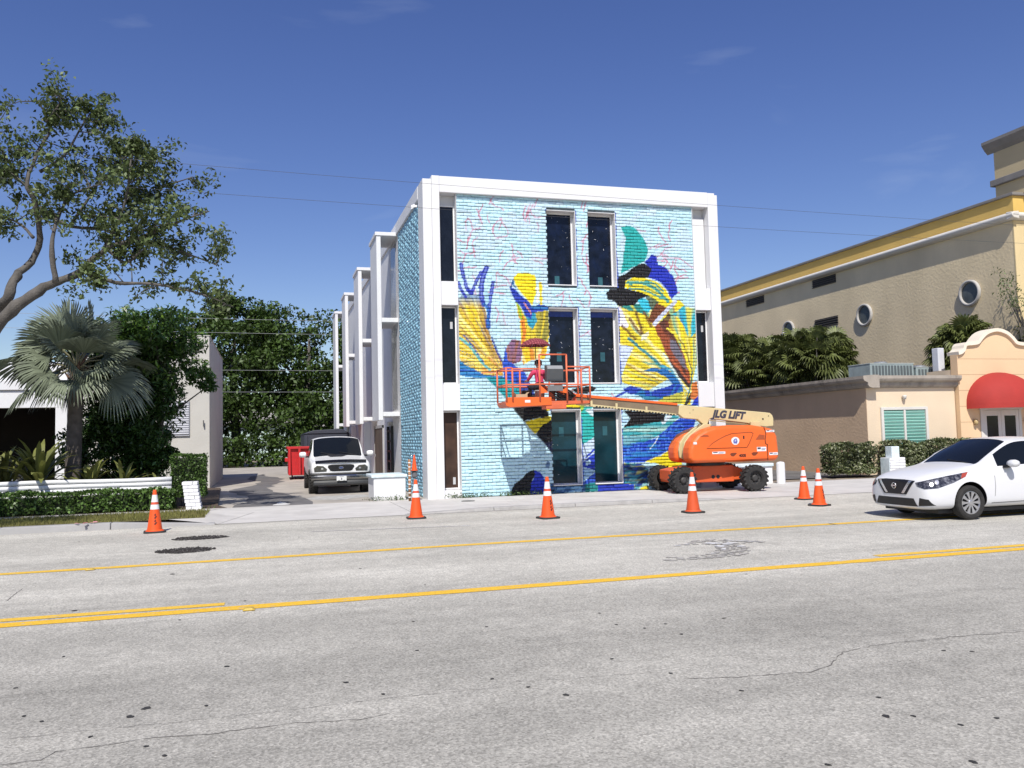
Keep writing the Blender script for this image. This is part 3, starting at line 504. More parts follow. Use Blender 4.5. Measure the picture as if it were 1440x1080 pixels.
    poly('E', [(925, 660), (1000, 590), (1058, 550), (1060, 735), (960, 702), (930, 690)], (30, 58, 180)); poly('E', [(955, 640), (1000, 615), (1010, 660), (970, 690)], (180, 214, 228)); stroke('E', [(960, 600), (1050, 520)], 2.4, (30, 58, 180)); poly('E', [(915, 875), (1058, 745), (1062, 845), (960, 885)], (40, 80, 186)); poly('E', [(915, 720), (960, 705), (1050, 740), (920, 860)], (150, 190, 220))
    poly('E', [(600, 862), (965, 868), (965, 945), (600, 965)], (46, 92, 140)); put(pip(U, V, tr('E', [(640, 862), (965, 868), (965, 945), (640, 965)])) & (vnoise(U/6, V/2.2, 61) > 0.62), (120, 170, 205), 0.8); poly('E', [(960, 872), (1082, 838), (1088, 945), (960, 945)], (18, 120, 118)); poly('E', [(1085, 868), (1445, 868), (1445, 945), (1085, 948)], (26, 50, 168))
    poly('E', [(205, 60), (580, 60), (585, 185), (360, 220), (335, 235), (260, 150)], (10, 10, 12)); poly('E', [(465, 360), (520, 270), (640, 205), (650, 580), (600, 530), (540, 450)], (10, 10, 14)); poly('E', [(540, 450), (640, 440), (648, 580), (600, 530)], (20, 28, 66)); poly('E', [(345, 235), (450, 210), (600, 178), (630, 212), (520, 272), (460, 362), (400, 322)], (226, 208, 28))
    poly('E', [(560, 60), (905, 60), (908, 125), (560, 125)], (228, 208, 26)); poly('E', [(905, 60), (965, 60), (925, 135), (905, 130)], (150, 190, 60))
    poly('E', [(440, 724), (500, 748), (545, 800), (558, 870), (540, 990), (400, 990), (410, 870), (450, 780)], (24, 48, 184)); poly('E', [(205, 990), (215, 930), (240, 870), (320, 810), (390, 740), (440, 724), (450, 770), (412, 870), (400, 990)], (10, 10, 14)); poly('E', [(548, 684), (580, 630), (606, 656), (590, 702), (560, 708)], (92, 126, 162))
    poly('G', [(740, 440), (800, 425), (930, 412), (975, 432), (950, 458), (880, 482), (790, 476)], (12, 12, 14)); poly('G', [(240, 500), (420, 490), (440, 560), (250, 560)], (12, 12, 16)); poly('G', [(1220, 440), (1290, 405), (1400, 440), (1330, 480), (1240, 470)], (30, 60, 168))
    # brushed blue edges around the openings
    for (x0, x1, z0, z1, wd) in WIN:
        px0, py0 = design(np.array(x0), np.array(z1)); px1, py1 = design(np.array(x1), np.array(z0)); top_r = design(np.array(x1), np.array(z1))
        put(dist([(float(px0), float(py0)), (float(top_r[0]), float(top_r[1])), (float(px1), float(py1))]) < 1.7, (36, 72, 168), 0.85*(vnoise(U/5, V/5, 71) > 0.25))
    return C
WIN = [(7.53, 8.385, 5.78, 7.91, 0), (8.76, 9.60, 5.78, 7.91, 0), (7.53, 8.385, 3.02, 5.15, 1), (8.76, 9.60, 3.02, 5.15, 1), (7.53, 8.385, 0.22, 2.31, 2), (8.76, 9.60, 0.22, 2.31, 2)]
def attr_paint(name, rough):
    m = bpy.data.materials.new(name); m.use_nodes = True; t = m.node_tree; N = t.nodes; K = t.links.new; b = N['Principled BSDF']; b.inputs['Roughness'].default_value = rough
    a = N.new('ShaderNodeVertexColor'); a.layer_name = 'paint'; tcn = N.new('ShaderNodeTexCoord'); n = N.new('ShaderNodeTexNoise'); n.inputs['Scale'].default_value = 14; n.inputs['Detail'].default_value = 6; K(tcn.outputs['Object'], n.inputs['Vector'])
    r = N.new('ShaderNodeMapRange'); r.inputs[1].default_value = 0.3; r.inputs[2].default_value = 0.7; r.inputs[3].default_value = 0.88; r.inputs[4].default_value = 1.08; K(n.outputs['Fac'], r.inputs[0])
    vm = N.new('ShaderNodeVectorMath'); vm.operation = 'SCALE'; K(a.outputs['Color'], vm.inputs[0]); K(r.outputs[0], vm.inputs['Scale']); K(vm.outputs[0], b.inputs['Base Color'])
    n2 = N.new('ShaderNodeTexNoise'); n2.inputs['Scale'].default_value = 70; K(tcn.outputs['Object'], n2.inputs['Vector']); bp = N.new('ShaderNodeBump'); bp.inputs['Strength'].default_value = 0.35; bp.inputs['Distance'].default_value = 0.01; K(n2.outputs['Fac'], bp.inputs['Height']); K(bp.outputs[0], b.inputs['Normal'])
    return m
MURAL = attr_paint('mural_paint', 0.55)
BLD = empty('mural_building', (4.03, 22.1, 0), 0, 'three-storey white-framed building with a colourful bird mural on its brick front', 'building')
FX0, FX1, FZ1, FY = 4.955, 12.03, 8.21, 22.20
wall = MB()
# backing wall with openings (solid pieces between the windows)
def wall_with_holes(mb, x0, x1, z0, z1, y0, y1, holes):
    xs_ = sorted({x0, x1, *[h[0] for h in holes], *[h[1] for h in holes]}); zs_ = sorted({z0, z1, *[h[2] for h in holes], *[h[3] for h in holes]})
    for a, b in zip(xs_[:-1], xs_[1:]):
        za = None
        for c, d in zip(zs_[:-1], zs_[1:]):
            solid = not any(h[0] <= a and b <= h[1] and h[2] <= c and d <= h[3] for h in holes)
            if solid and za is None: za = c
            if (not solid) and za is not None: mb.box(a, b, y0, y1, za, c); za = None
        if za is not None: mb.box(a, b, y0, y1, za, z1)
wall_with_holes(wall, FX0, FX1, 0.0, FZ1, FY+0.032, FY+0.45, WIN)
MORTAR_SHADE = pm('raked_mortar_shade', (0.095, 0.12, 0.135), 0.95, 0.3, 12)  # dark tone puts the shade of the raked joints into the mortar colour
wo_ = wall.build('wall', MORTAR_SHADE, BLD)
# front bricks: rows of separately set, slightly uneven painted bricks
def brick_arrays(cells, nx=8, nz=3, amp=0.005):
    """cells: (x0,x1,z0,z1) -> verts, faces; front grid plus four returns"""
    gu = np.linspace(0, 1, nx+1); gv = np.linspace(0, 1, nz+1); GU, GV = np.meshgrid(gu, gv); GU, GV = GU.ravel(), GV.ravel(); nv = len(GU)
    q = []
    for j in range(nz):
        for i in range(nx): a = j*(nx+1)+i; q.append((a, a+1, a+nx+2, a+nx+1))
    ring = [i for i in range(nx+1)]+[(j+1)*(nx+1)+nx for j in range(nz)]+[nz*(nx+1)+nx-1-i for i in range(nx)]+[(nz-1-j)*(nx+1) for j in range(nz-1)]
    k = len(ring); q += [(ring[(i+1) % k], ring[i], nv+i, nv+(i+1) % k) for i in range(k)]
    q = np.array(q); c = np.array(cells); n = len(c)
    prot = RNG.normal(0, amp, n); tx = RNG.normal(0, amp*0.6, n); tz = RNG.normal(0, amp*0.6, n); dx = RNG.normal(0, 0.0015, (n, 2)); dz = RNG.normal(0, 0.0034, (n, 2))
    x0, x1, z0, z1 = c[:, 0]+dx[:, 0], c[:, 1]+dx[:, 1], c[:, 2]+dz[:, 0], c[:, 3]+dz[:, 1]
    X = x0[:, None]+(x1-x0)[:, None]*GU; Z = z0[:, None]+(z1-z0)[:, None]*GV; Y = FY-prot[:, None]+tx[:, None]*(GU-0.5)+tz[:, None]*(GV-0.5)
    F3_ = np.stack([X, Y, Z], 2); B3 = F3_[:, ring].copy(); B3[:, :, 1] = FY+0.035
    V = np.concatenate([F3_, B3], 1); m = V.shape[1]
    return V, q, m
cells = []; CH, BL, JN = 0.0905, 0.213, 0.0118; r_ = 0; z = 0.02
def clip_cells(x0, x1, z0, z1):
    out = [(x0, x1)]
    for h in WIN:
        if z1 > h[2]+0.01 and z0 < h[3]-0.01:
            nx_ = []
            for a, b in out:
                if b <= h[0] or a >= h[1]: nx_.append((a, b)); continue
                if a < h[0]: nx_.append((a, h[0]))
                if b > h[1]: nx_.append((h[1], b))
            out = nx_
    return [(a, b, z0, z1) for a, b in out if b-a > 0.03]
while z < FZ1-0.04:
    x = FX0-(BL*0.5 if r_ % 2 else 0); z1 = min(z+CH-JN, FZ1-0.002)
    while x < FX1-0.02:
        a, b = max(x, FX0), min(x+BL-0.0055, FX1)
        if b-a > 0.04: cells += clip_cells(a, b, z, z1)
        x += BL
    z += CH; r_ += 1
Vb, qb, mvb = brick_arrays(cells)
colb = mural(Vb[:, :, 0].ravel(), Vb[:, :, 2].ravel()).reshape(len(cells), mvb, 3)
single = [i for i, c in enumerate(cells) if c[1] < 7.3 and c[2] < 1.35 and c[2] > 0.01][:300]; ss = set(single)
rest = np.array([i for i in range(len(cells)) if i not in ss])
Fr = (qb[None]+(np.arange(len(rest))*mvb)[:, None, None]).reshape(-1, 4)
ro = np_mesh('brickwork', Vb[rest].reshape(-1, 3), Fr, MURAL, wo_, cols=colb[rest].reshape(-1, 3), kind='stuff')
for i in single: np_mesh('brick', Vb[i], qb, MURAL, wo_, cols=colb[i])
# white frame
fr = MB(); fr.box(4.03, 4.27, 22.14, 22.9, -0.05, 8.57); fr.box(12.76, 12.86, 22.13, 23.2, -0.05, 8.60); fr.box(4.272, 4.48, 22.10, 22.9, -0.05, 8.66); fr.box(12.53, 12.758, 22.10, 23.2, -0.05, 8.645)
fr.box(4.482, 12.528, 22.10, 22.9, 8.212, 8.655); fr.build('front_frame', WHITE, BLD, bevel=0.012)
# window strips beside the brickwork
for xa, xb in ((4.483, FX0-0.002), (FX1+0.002, 12.527)):
    st = MB(); st.box(xa, xb, 22.47, 22.6, 0, 8.21)
    for z0, z1 in ((5.80, 5.16), (3.04, 2.33), (0.22, -0.05)): st.box(xa, xb, 22.15, 22.468, z1, z0)
    if xa < 6: st.box(FX0-0.012, FX0-0.001, 22.16, 22.466, 0.23, 8.2)
    else: st.box(FX1+0.001, FX1+0.012, 22.16, 22.466, 0.23, 8.2)
    st.build('window_strip', WHITE, BLD, bevel=0.006)
GL_DK = pm('dark_window_glass', (0.007, 0.009, 0.014), 0.08, 0.5, 3, spec=0.35)
GL_SPL = pm('paint_spattered_glass', (0.005, 0.007, 0.014), 0.12, 0.8, 5, spec=0.35, dirt=0.5, dirtcol=(0.010, 0.022, 0.075), dscale=1.6)
GL_TEAL = pm('teal_film_glass', (0.006, 0.030, 0.042), 0.10, 0.35, 2.0, spec=0.35, dirt=0.6, dirtcol=(0.010, 0.06, 0.10), dscale=1.1)
BROWN = pm('brown_paper_cover', (0.055, 0.030, 0.020), 0.5, 0.5, 2.0, spec=0.3, dirt=0.5, dirtcol=(0.11, 0.06, 0.035), dscale=2.5)
TAPE = pm('pale_tag', (0.45, 0.46, 0.47), 0.6, 0.1, 10); TEALTAG = pm('teal_tag', (0.014, 0.085, 0.11), 0.6, 0.2, 10); SPLAT = pm('white_spatter', (0.7, 0.72, 0.75), 0.6)
def strip_window(xa, xb, z0, z1, glass, tagz=None):
    f = MB(); d = 0.022
    f.box(xa, xa+d, 22.40, 22.468, z0, z1); f.box(xb-d*1.6, xb, 22.40, 22.468, z0, z1); f.box(xa+d, xb-d*1.6, 22.40, 22.468, z0, z0+d*1.8); f.box(xa+d, xb-d*1.6, 22.40, 22.468, z1-d*1.6, z1)
    wf = f.build('window', WHITEP, BLD, bevel=0.004)
    MB().box(xa+d-0.002, xb-d*1.6+0.002, 22.425, 22.45, z0+d, z1-d).build('pane', glass, wf)
    if tagz: MB().box((xa+xb)/2+0.05, (xa+xb)/2+0.12, 22.418, 22.424, tagz, tagz+0.19).build('tag', TAPE, wf)
strip_window(4.50, FX0-0.014, 5.81, 7.93, GL_DK); strip_window(4.50, FX0-0.014, 3.05, 5.15, GL_DK, 4.55); strip_window(4.50, FX0-0.014, 0.23, 2.32, BROWN, 0.36)
strip_window(FX1+0.014, 12.51, 3.05, 5.15, GL_DK, 4.55); strip_window(FX1+0.014, 12.51, 0.23, 2.32, GL_DK)
pn = MB(); pn.box(FX1+0.014, 12.51, 22.36, 22.46, 5.81, 7.93); pn.build('blank_panel', WHITE, BLD, bevel=0.01)
for k, (x0, x1, z0, z1, lv) in enumerate(WIN):
    f = MB(); yb, ya = FY+0.30, FY-0.012; t_ = 0.018
    f.box(x1-t_, x1-0.001, ya, yb, z0, z1); f.box(x0+0.001, x1-t_, ya, yb, z1-t_, z1-0.001); f.box(x0+0.001, x1-t_, ya-(0.03 if lv == 2 else 0.0), yb, z0+0.001, z0+t_*1.5)
    d = 0.045; y2 = FY+0.22; f.box(x1-t_-d, x1-t_, y2, yb, z0+t_*1.5, z1-t_); f.box(x0+0.001, x1-t_-d, y2, yb, z1-t_-d, z1-t_); f.box(x0+0.001, x1-t_-d, y2, yb, z0+t_*1.5, z0+t_*1.5+d*0.5)
    wf = f.build('window', WHITE, BLD, bevel=0.004)
    gl = MB().box(x0+0.001, x1-t_-0.02, y2+0.03, y2+0.05, z0+0.03, z1-0.03).build('pane', GL_TEAL if lv == 2 else GL_SPL, wf)
    sp_ = MB(); rr = random.Random(k)
    for _ in range(12 if lv < 2 else 3):
        sx, sz = rr.uniform(x0+0.08, x1-0.1), rr.uniform(z0+0.1, z1-0.1); s_ = rr.choice((0.002, 0.003, 0.004, 0.007)); l_ = s_*rr.uniform(1, 4); a = rr.uniform(0, 3.1)
        sp_.bar((sx-l_*math.cos(a), y2+0.0285, sz-l_*math.sin(a)), (sx+l_*math.cos(a), y2+0.0285, sz+l_*math.sin(a)), 0.002, s_, (0, 0, 1))
    sp_.build('paint_spatter', SPLAT, wf, kind='stuff')
    tz = {0: z0+0.05, 1: z0+0.65}.get(lv, z0+1.35); tx = x0+(0.28 if k % 2 == 0 else 0.36)
    MB().box(tx, tx+0.14, y2+0.022, y2+0.0265, tz, tz+0.26).build('tag', TEALTAG, wf)
    if lv == 1: MB().box(x0+0.03, x1-0.08, y2+0.016, y2+0.0215, z1-0.22, z1-0.07).build('masking_strip', pm('blue_masking', (0.02, 0.05, 0.24), 0.6, 0.4, 6), wf)
# core and roof of the building (butts behind the facade)
core = MB(); core.box(4.13, 12.74, 22.92, 48.0, 0, 8.2); core.box(4.13, 12.74, 22.92, 48.0, 8.202, 8.34); core.build('core', WHITE, BLD)
tb = MB(); tb.box(4.02, 4.128, 22.902, 48.0, 8.20, 8.565); tb.build('side_fascia', WHITE, BLD, bevel=0.012)
tr_ = MB(); tr_.box(12.742, 12.86, 23.202, 48.0, 0, 8.56); tr_.build('side_wall', WHITE, BLD)
MB().box(4.075, 4.128, 26.95, 48.0, 0, 8.198).build('side_wall', WHITE, BLD)
# blue side brickwork, alternate bricks standing proud
sv = []; sf = []; sc_ = []; z = 0.02; r_ = 0
while z < 8.15:
    y = 22.93-(BL*0.5 if r_ % 2 else 0); j_ = 0
    while y < 26.93:
        a, b = max(y, 22.905), min(y+BL-0.012, 26.945)
        if b-a > 0.03:
            p = 4.075-(0.010 if (j_+r_) % 2 else 0.0)+random.gauss(0, 0.004); z1 = z+CH-JN; o = len(sv)
            zt = random.gauss(0, 0.004)
            sv += [(p, a, z), (p+zt, b, z), (p+zt*0.5, b, z1), (p, a, z1), (4.12, a, z), (4.12, b, z), (4.12, b, z1), (4.12, a, z1)]
            sf += [(o+1, o, o+3, o+2), (o, o+4, o+7, o+3), (o+5, o+1, o+2, o+6), (o+3, o+7, o+6, o+2), (o, o+1, o+5, o+4)]
            c = np.array(lin(150, 196, 216))*random.uniform(0.82, 1.1); sc_ += [c]*8
        y += BL; j_ += 1
    z += CH; r_ += 1
sb = MB().box(4.105, 4.128, 22.905, 26.948, 0, 8.198).build('side_brick_wall', pm('side_mortar', (0.16, 0.24, 0.29), 0.9, 0.2, 9), BLD)
np_mesh('brickwork', np.array(sv), np.array(sf), MURAL, sb, cols=np.array(sc_), kind='stuff')
# projecting white sun-screen bays along the alley side
GREYGL = pm('side_window_glass', (0.30, 0.30, 0.33), 0.2, 0.15, 2)
for k in range(4):
    y0 = 27.1+5.77*k; y1 = y0+1.7; b = MB()
    b.box(3.40, 3.54, y0, y1, 2.22, 8.16); b.box(3.36, 4.073, y0-0.03, y1+0.03, 8.162, 8.28)
    for z0, z1 in ((5.36, 5.50), (2.34, 2.48)): b.box(3.542, 4.073, y0+0.004, y1-0.004, z0, z1)
    bo = b.build('sunscreen_bay', WHITE, BLD, bevel=0.01)
    for z0, z1 in ((2.6, 5.2), (5.6, 8.0)):
        wn = MB(); wn.box(4.062, 4.0735, y0+0.35, y1-0.2, z0, z1); wn.build('pane', GREYGL, bo)
# alley entrance under the bays
d_ = MB(); d_.box(4.045, 4.0735, 31.2, 33.6, 0.02, 2.02); do = d_.build('door', pm('weathered_wood', (0.11, 0.085, 0.065), 0.7, 0.35, 3, stretch=(1, 1, 0.2)), BLD, bevel=0.01)
f_ = MB(); f_.box(4.03, 4.0735, 31.08, 31.19, 0, 2.13); f_.box(4.03, 4.0735, 33.61, 33.72, 0, 2.13); f_.box(4.03, 4.0735, 31.08, 33.72, 2.03, 2.14); f_.build('door_frame', pm('grey_trim', (0.4, 0.39, 0.38), 0.6), do)
MB().box(4.0, 4.04, 33.3, 33.4, 0.95, 1.05).build('handle', STEEL, do)
gt = MB(); gt.box(3.98, 4.07, 28.6, 28.72, 0, 2.05); gt.box(3.98, 4.07, 29.5, 29.62, 0, 2.05)
for i in range(6): gt.box(3.99, 4.06, 28.72, 29.5, 0.15+i*0.34, 0.22+i*0.34)
gt.build('iron_gate', BLACK, BLD, bevel=0.006)
MB().box(3.93, 4.072, 28.75, 29.15, 2.06, 2.20).build('meter_box', pm('meter_grey', (0.5, 0.5, 0.5), 0.5), BLD, bevel=0.01)
for y in (35.2, 41.0): MB().box(3.80, 4.0735, y, y+0.5, 0, 2.33).build('pier', WHITE, BLD, bevel=0.01)
# small flood lamp on the side wall by the front corner
fl = MB(); fl.box(3.93, 4.02, 22.95, 23.05, 8.0, 8.06); fl.prism([(3.85, 7.93), (3.95, 7.99), (3.95, 8.08), (3.85, 8.04)], 22.93, 23.07, 'y'); fl.build('flood_lamp', WHITEP, BLD, bevel=0.006)
# low white block with pale blue top by the alley corner
pb = empty('low_planter_wall', (3.1, 22.9, 0), 0, 'low white painted block wall with pale blue top beside the pickup', 'wall')
bm_ = MB(); bm_.box(2.66, 3.50, 22.45, 23.7, 0, 0.60); bm_.build('block', WHITE, pb, bevel=0.02)
CAPB = pm('pale_blue_flaking_paint', (0.60, 0.70, 0.74), 0.7, 0.15, 5, bump=0.4, bscale=20, dirt=0.8, dirtcol=(0.76, 0.78, 0.79), dscale=5)
cp = MB(); cp.box(2.60, 3.54, 22.41, 23.74, 0.602, 0.68); cp.build('coping', CAPB, pb, bevel=0.018)
# low blue-topped wall and white bollard at the far corner
pb = empty('low_parking_wall', (14.0, 22.7, 0), 0, 'low white wall with pale blue top behind the boom lift', 'wall')
MB().box(13.0, 14.62, 22.55, 22.8, 0, 0.52).build('block', WHITE, pb, bevel=0.015); MB().box(12.95, 14.64, 22.5, 22.85, 0.522, 0.62).build('coping', CAPB, pb, bevel=0.015)
bl = MB(); bl.lathe([(0.125, 0), (0.125, 0.58), (0.118, 0.62), (0.09, 0.645), (0.0, 0.66)], 20, Matrix.Translation((14.80, 22.4, 0)), cap=False)
tag(bl.build('bollard', WHITE, smooth=True), 'white round bollard at the end of the low parking wall', 'bollard')

# ================================================================== OTHER BUILDINGS
STUCCO_T = pm('tan_stucco', (0.72, 0.595, 0.385), 0.92, 0.12, 0.5, bump=0.7, bscale=9, dirt=0.5, dirtcol=(0.60, 0.49, 0.32), dscale=0.35, stretch=(1, 1, 0.6))
STUCCO_B = pm('brown_stucco', (0.58, 0.425, 0.285), 0.92, 0.10, 0.7, bump=0.6, bscale=11, dirt=0.45, dirtcol=(0.46, 0.335, 0.225), dscale=0.5)
STUCCO_Y = pm('yellow_stucco', (0.66, 0.45, 0.13), 0.9, 0.06, 0.8, bump=0.3, bscale=20)
CREAM = pm('cream_stucco', (0.68, 0.55, 0.40), 0.9, 0.05, 0.8, bump=0.25, bscale=25)
PEACH = pm('peach_stucco', (0.70, 0.50, 0.31), 0.9, 0.05, 0.8, bump=0.25, bscale=25)
GREYTRIM = pm('weathered_grey_trim', (0.35, 0.31, 0.265), 0.9, 0.2, 1.5, bump=0.3, bscale=25, dirt=0.85, dirtcol=(0.09, 0.08, 0.07), dscale=1.6, stretch=(1, 1, 0.5))
CAPG = pm('dark_grey_cap', (0.20, 0.19, 0.18), 0.8, 0.12, 2)
OFFW = pm('offwhite_trim', (0.62, 0.60, 0.56), 0.8, 0.08, 2, dirt=0.3, dirtcol=(0.35, 0.33, 0.3), dscale=2)
VENT = pm('dark_vent', (0.025, 0.022, 0.02), 0.7, 0.3, 6)
# ---- tall tan hall
TB = empty('tan_hall', (28, 25.94, 0), 0, 'tall tan stucco hall with round windows and yellow parapet on the right', 'building')
h = MB(); h.box(28.0, 60, 26.0, 56, 0, 9.55); h.build('wall', STUCCO_T, TB)
h = MB(); h.box(27.99, 60, 25.94, 25.998, 0, 9.55); h.build('front_wall', pm('pale_yellow_stucco', (0.66, 0.53, 0.30), 0.9, 0.05, 0.8, bump=0.2, bscale=20), TB)
h = MB(); h.prism([(28.05, 9.552), (27.78, 9.60), (27.70, 9.68), (27.70, 9.76), (27.78, 9.84), (28.05, 9.87)], 25.7, 56, 'y'); h.prism([(26.02, 9.552), (25.78, 9.60), (25.70, 9.68), (25.70, 9.76), (25.78, 9.84), (26.02, 9.87)], 27.72, 60, 'x'); h.build('cornice', OFFW, TB, smooth=False, bevel=0.03)
h = MB(); h.box(28.3, 60, 26.2, 56, 9.3, 10.62); h.build('parapet', STUCCO_Y, TB)
h = MB(); h.box(28.2, 60, 26.1, 56.1, 10.622, 10.74); h.build('parapet_cap', CAPG, TB, bevel=0.02)
tw = MB(); tw.box(28.75, 60, 20.4, 27.4, 10.742, 12.75); two = tw.build('tower', pm('tower_stucco', (0.50, 0.41, 0.25), 0.9, 0.06, 0.8, bump=0.25, bscale=20), TB)
tw = MB(); tw.box(28.62, 60, 20.3, 27.55, 11.35, 11.62); tw.build('band', CAPG, two, bevel=0.03)
tw = MB(); tw.prism([(27.4, 12.752), (27.55, 12.9), (27.7, 13.12), (27.7, 13.24), (20.0, 13.24), (20.0, 13.18), (20.3, 12.752)], 28.74, 60, 'x'); tw.prism([(28.75, 12.752), (28.6, 12.9), (28.45, 13.12), (28.45, 13.24), (28.75, 13.24)], 20.0, 27.7, 'y'); tw.build('cap', CAPG, two)
for k, (yc, zc) in enumerate(((28.22, 7.07), (34.68, 7.09), (40.95, 7.12))):
    M = Matrix.Translation((27.99, yc, zc)) @ Matrix.Rotation(-math.pi/2, 4, 'Y')
    rg = MB(); rg.lathe([(0.44, 0.005), (0.44, 0.10), (0.47, 0.125), (0.51, 0.125), (0.545, 0.10), (0.545, 0.005)], 36, M, cap=False); ro_ = rg.build('round_window', pm('grey_ring', (0.42, 0.405, 0.38), 0.8, 0.1, 4), TB, smooth=True)
    gl = MB(); gl.lathe([(0.0, 0.03), (0.44, 0.03), (0.44, 0.012)], 30, M, cap=False); gl.build('pane', pm('grey_round_glass', (0.075, 0.085, 0.085), 0.25, 0.3, 3), ro_)
for yc0, yc1, z0, z1 in ((36.75, 38.68, 9.08, 9.52), (43.3, 45.2, 9.08, 9.52), (36.72, 38.62, 6.92, 7.38), (35.9, 37.1, 4.47, 4.98), (43.6, 45.0, 6.6, 7.0)):
    v = MB(); v.box(27.985, 27.998, yc0, yc1, z0, z1); vo = v.build('vent', VENT, TB)
    for i in range(4):
        s_ = MB(); zz = z0+(i+0.5)*(z1-z0)/4; s_.prism([(27.982, zz-0.05), (27.93, zz-0.03), (27.93, zz-0.015), (27.982, zz+0.0)], yc0, yc1, 'y'); s_.build('slat', pm('vent_slat', (0.10, 0.09, 0.08), 0.7), vo)
# ---- low tan annex with cornice, window, gable entrance
LB = empty('low_annex', (19.7, 24.58, 0), 0, 'single-storey cream annex with mission gable entrance and grey cornice', 'building')
h = MB(); h.box(19.72, 23.42, 24.58, 28.5, 0, 2.96); h.build('wall', CREAM, LB)
h = MB(); h.box(19.70, 19.718, 24.575, 28.5, 0, 2.96); h.box(19.70, 19.95, 28.502, 36.5, 0, 2.96); h.build('side_wall', STUCCO_B, LB)
def cornice_profile(o, s): return [(o, 2.962), (o-s*0.10, 2.99), (o-s*0.16, 3.06), (o-s*0.16, 3.14), (o-s*0.30, 3.20), (o-s*0.34, 3.27), (o-s*0.34, 3.37), (o, 3.40)]
h = MB(); h.prism(cornice_profile(24.58, 1)+[(24.95, 3.40), (24.95, 2.962)], 19.70, 23.46, 'x'); h.build('front_cornice', GREYTRIM, LB)
h = MB(); h.prism(cornice_profile(19.699, 1)+[(20.0, 3.40), (20.0, 2.962)], 24.23, 36.5, 'y'); h.build('side_cornice', GREYTRIM, LB)
h = MB(); h.box(20.002, 23.4, 24.952, 28.4, 2.962, 3.05); h.build('flat_roof', CAPG, LB)
# gable front (mission profile)
gp = [(23.45, 0), (26.95, 0), (26.95, 4.12), (26.80, 4.16), (26.66, 4.28), (26.58, 4.44), (26.28, 4.47), (26.04, 4.52), (25.88, 4.68), (25.62, 4.87), (25.20, 4.97), (24.78, 4.87), (24.52, 4.68), (24.36, 4.52), (24.12, 4.47), (23.82, 4.44), (23.74, 4.28), (23.60, 4.16), (23.45, 4.12)]
h = MB(); h.prism(gp, 24.40, 24.72, 'y'); go_ = h.build('gable_wall', PEACH, LB)
h = MB()
for i in range(7):  # scored joints standing as thin darker courses
    zz = 0.6+i*0.56; h.box(23.447, 26.953, 24.3965, 24.3992, zz, zz+0.012)
h.build('score_line', pm('score', (0.36, 0.25, 0.15), 0.9), go_, kind='stuff')
cpts = [Vector((x, 0, z)) for x, z in gp[2:]]; cpts = smooth_path(cpts, 3)
cm = MB(); V_ = []; F_ = []
for i, p in enumerate(cpts):
    d = (cpts[min(i+1, len(cpts)-1)]-cpts[max(i-1, 0)]).normalized(); n_ = Vector((d.z, 0, -d.x)); q = p+n_*0.10; pi_ = p-n_*0.02
    V_ += [(pi_.x, 24.30, pi_.z), (q.x, 24.30, q.z), (q.x, 24.85, q.z), (pi_.x, 24.85, pi_.z)]
    if i: o = 4*i; F_ += [(o-4, o, o+1, o-3), (o-3, o+1, o+2, o-2), (o-2, o+2, o+3, o-1), (o-1, o+3, o, o-4)]
F_ += [(0, 1, 2, 3), (len(V_)-1, len(V_)-2, len(V_)-3, len(V_)-4)]; cm.add(V_, F_)
cm.build('coping', pm('cream_coping', (0.76, 0.68, 0.56), 0.85, 0.06, 3), go_)
h = MB(); h.box(23.46, 40, 24.75, 28.5, 0, 3.6); h.build('rear_wall', CREAM, LB)
h = MB(); h.box(26.96, 34, 24.58, 24.748, 0, 3.3); h.build('wing_wall', CREAM, LB)
# awning: quarter dome, red canvas
aw = MB(); na, nb = 22, 9; rx, rz, ry = 1.42, 1.12, 1.05; cx, cz = 25.16, 2.36
for i in range(nb+1):
    ph = (math.pi/2)*i/nb
    for j in range(na+1):
        th = math.pi*j/na; aw.v.append((cx-rx*math.cos(th), 24.395-ry*math.sin(ph)*math.sin(th), cz+rz*math.sin(th)*math.cos(ph)))
for i in range(nb):
    for j in range(na): a = i*(na+1)+j; aw.f.append((a, a+1, a+na+2, a+na+1)); aw.mi.append(0)
AWN = pm('red_canvas', (0.40, 0.035, 0.028), 0.8, 0.08, 1.5, bump=0.15, bscale=12, trans=0.12)
ao = aw.build('awning', AWN, LB, smooth=True)
vl = MB(); V_ = []; F_ = []
for j in range(na+1):
    th = math.pi*j/na; x, y = cx-rx*math.cos(th), 24.395-ry*math.sin(th); V_ += [(x, y, cz), (x, y, cz-0.17)]
    if j: F_.append((2*j-2, 2*j, 2*j+1, 2*j-1))
vl.add(V_, F_).build('valance', AWN, ao, smooth=True)
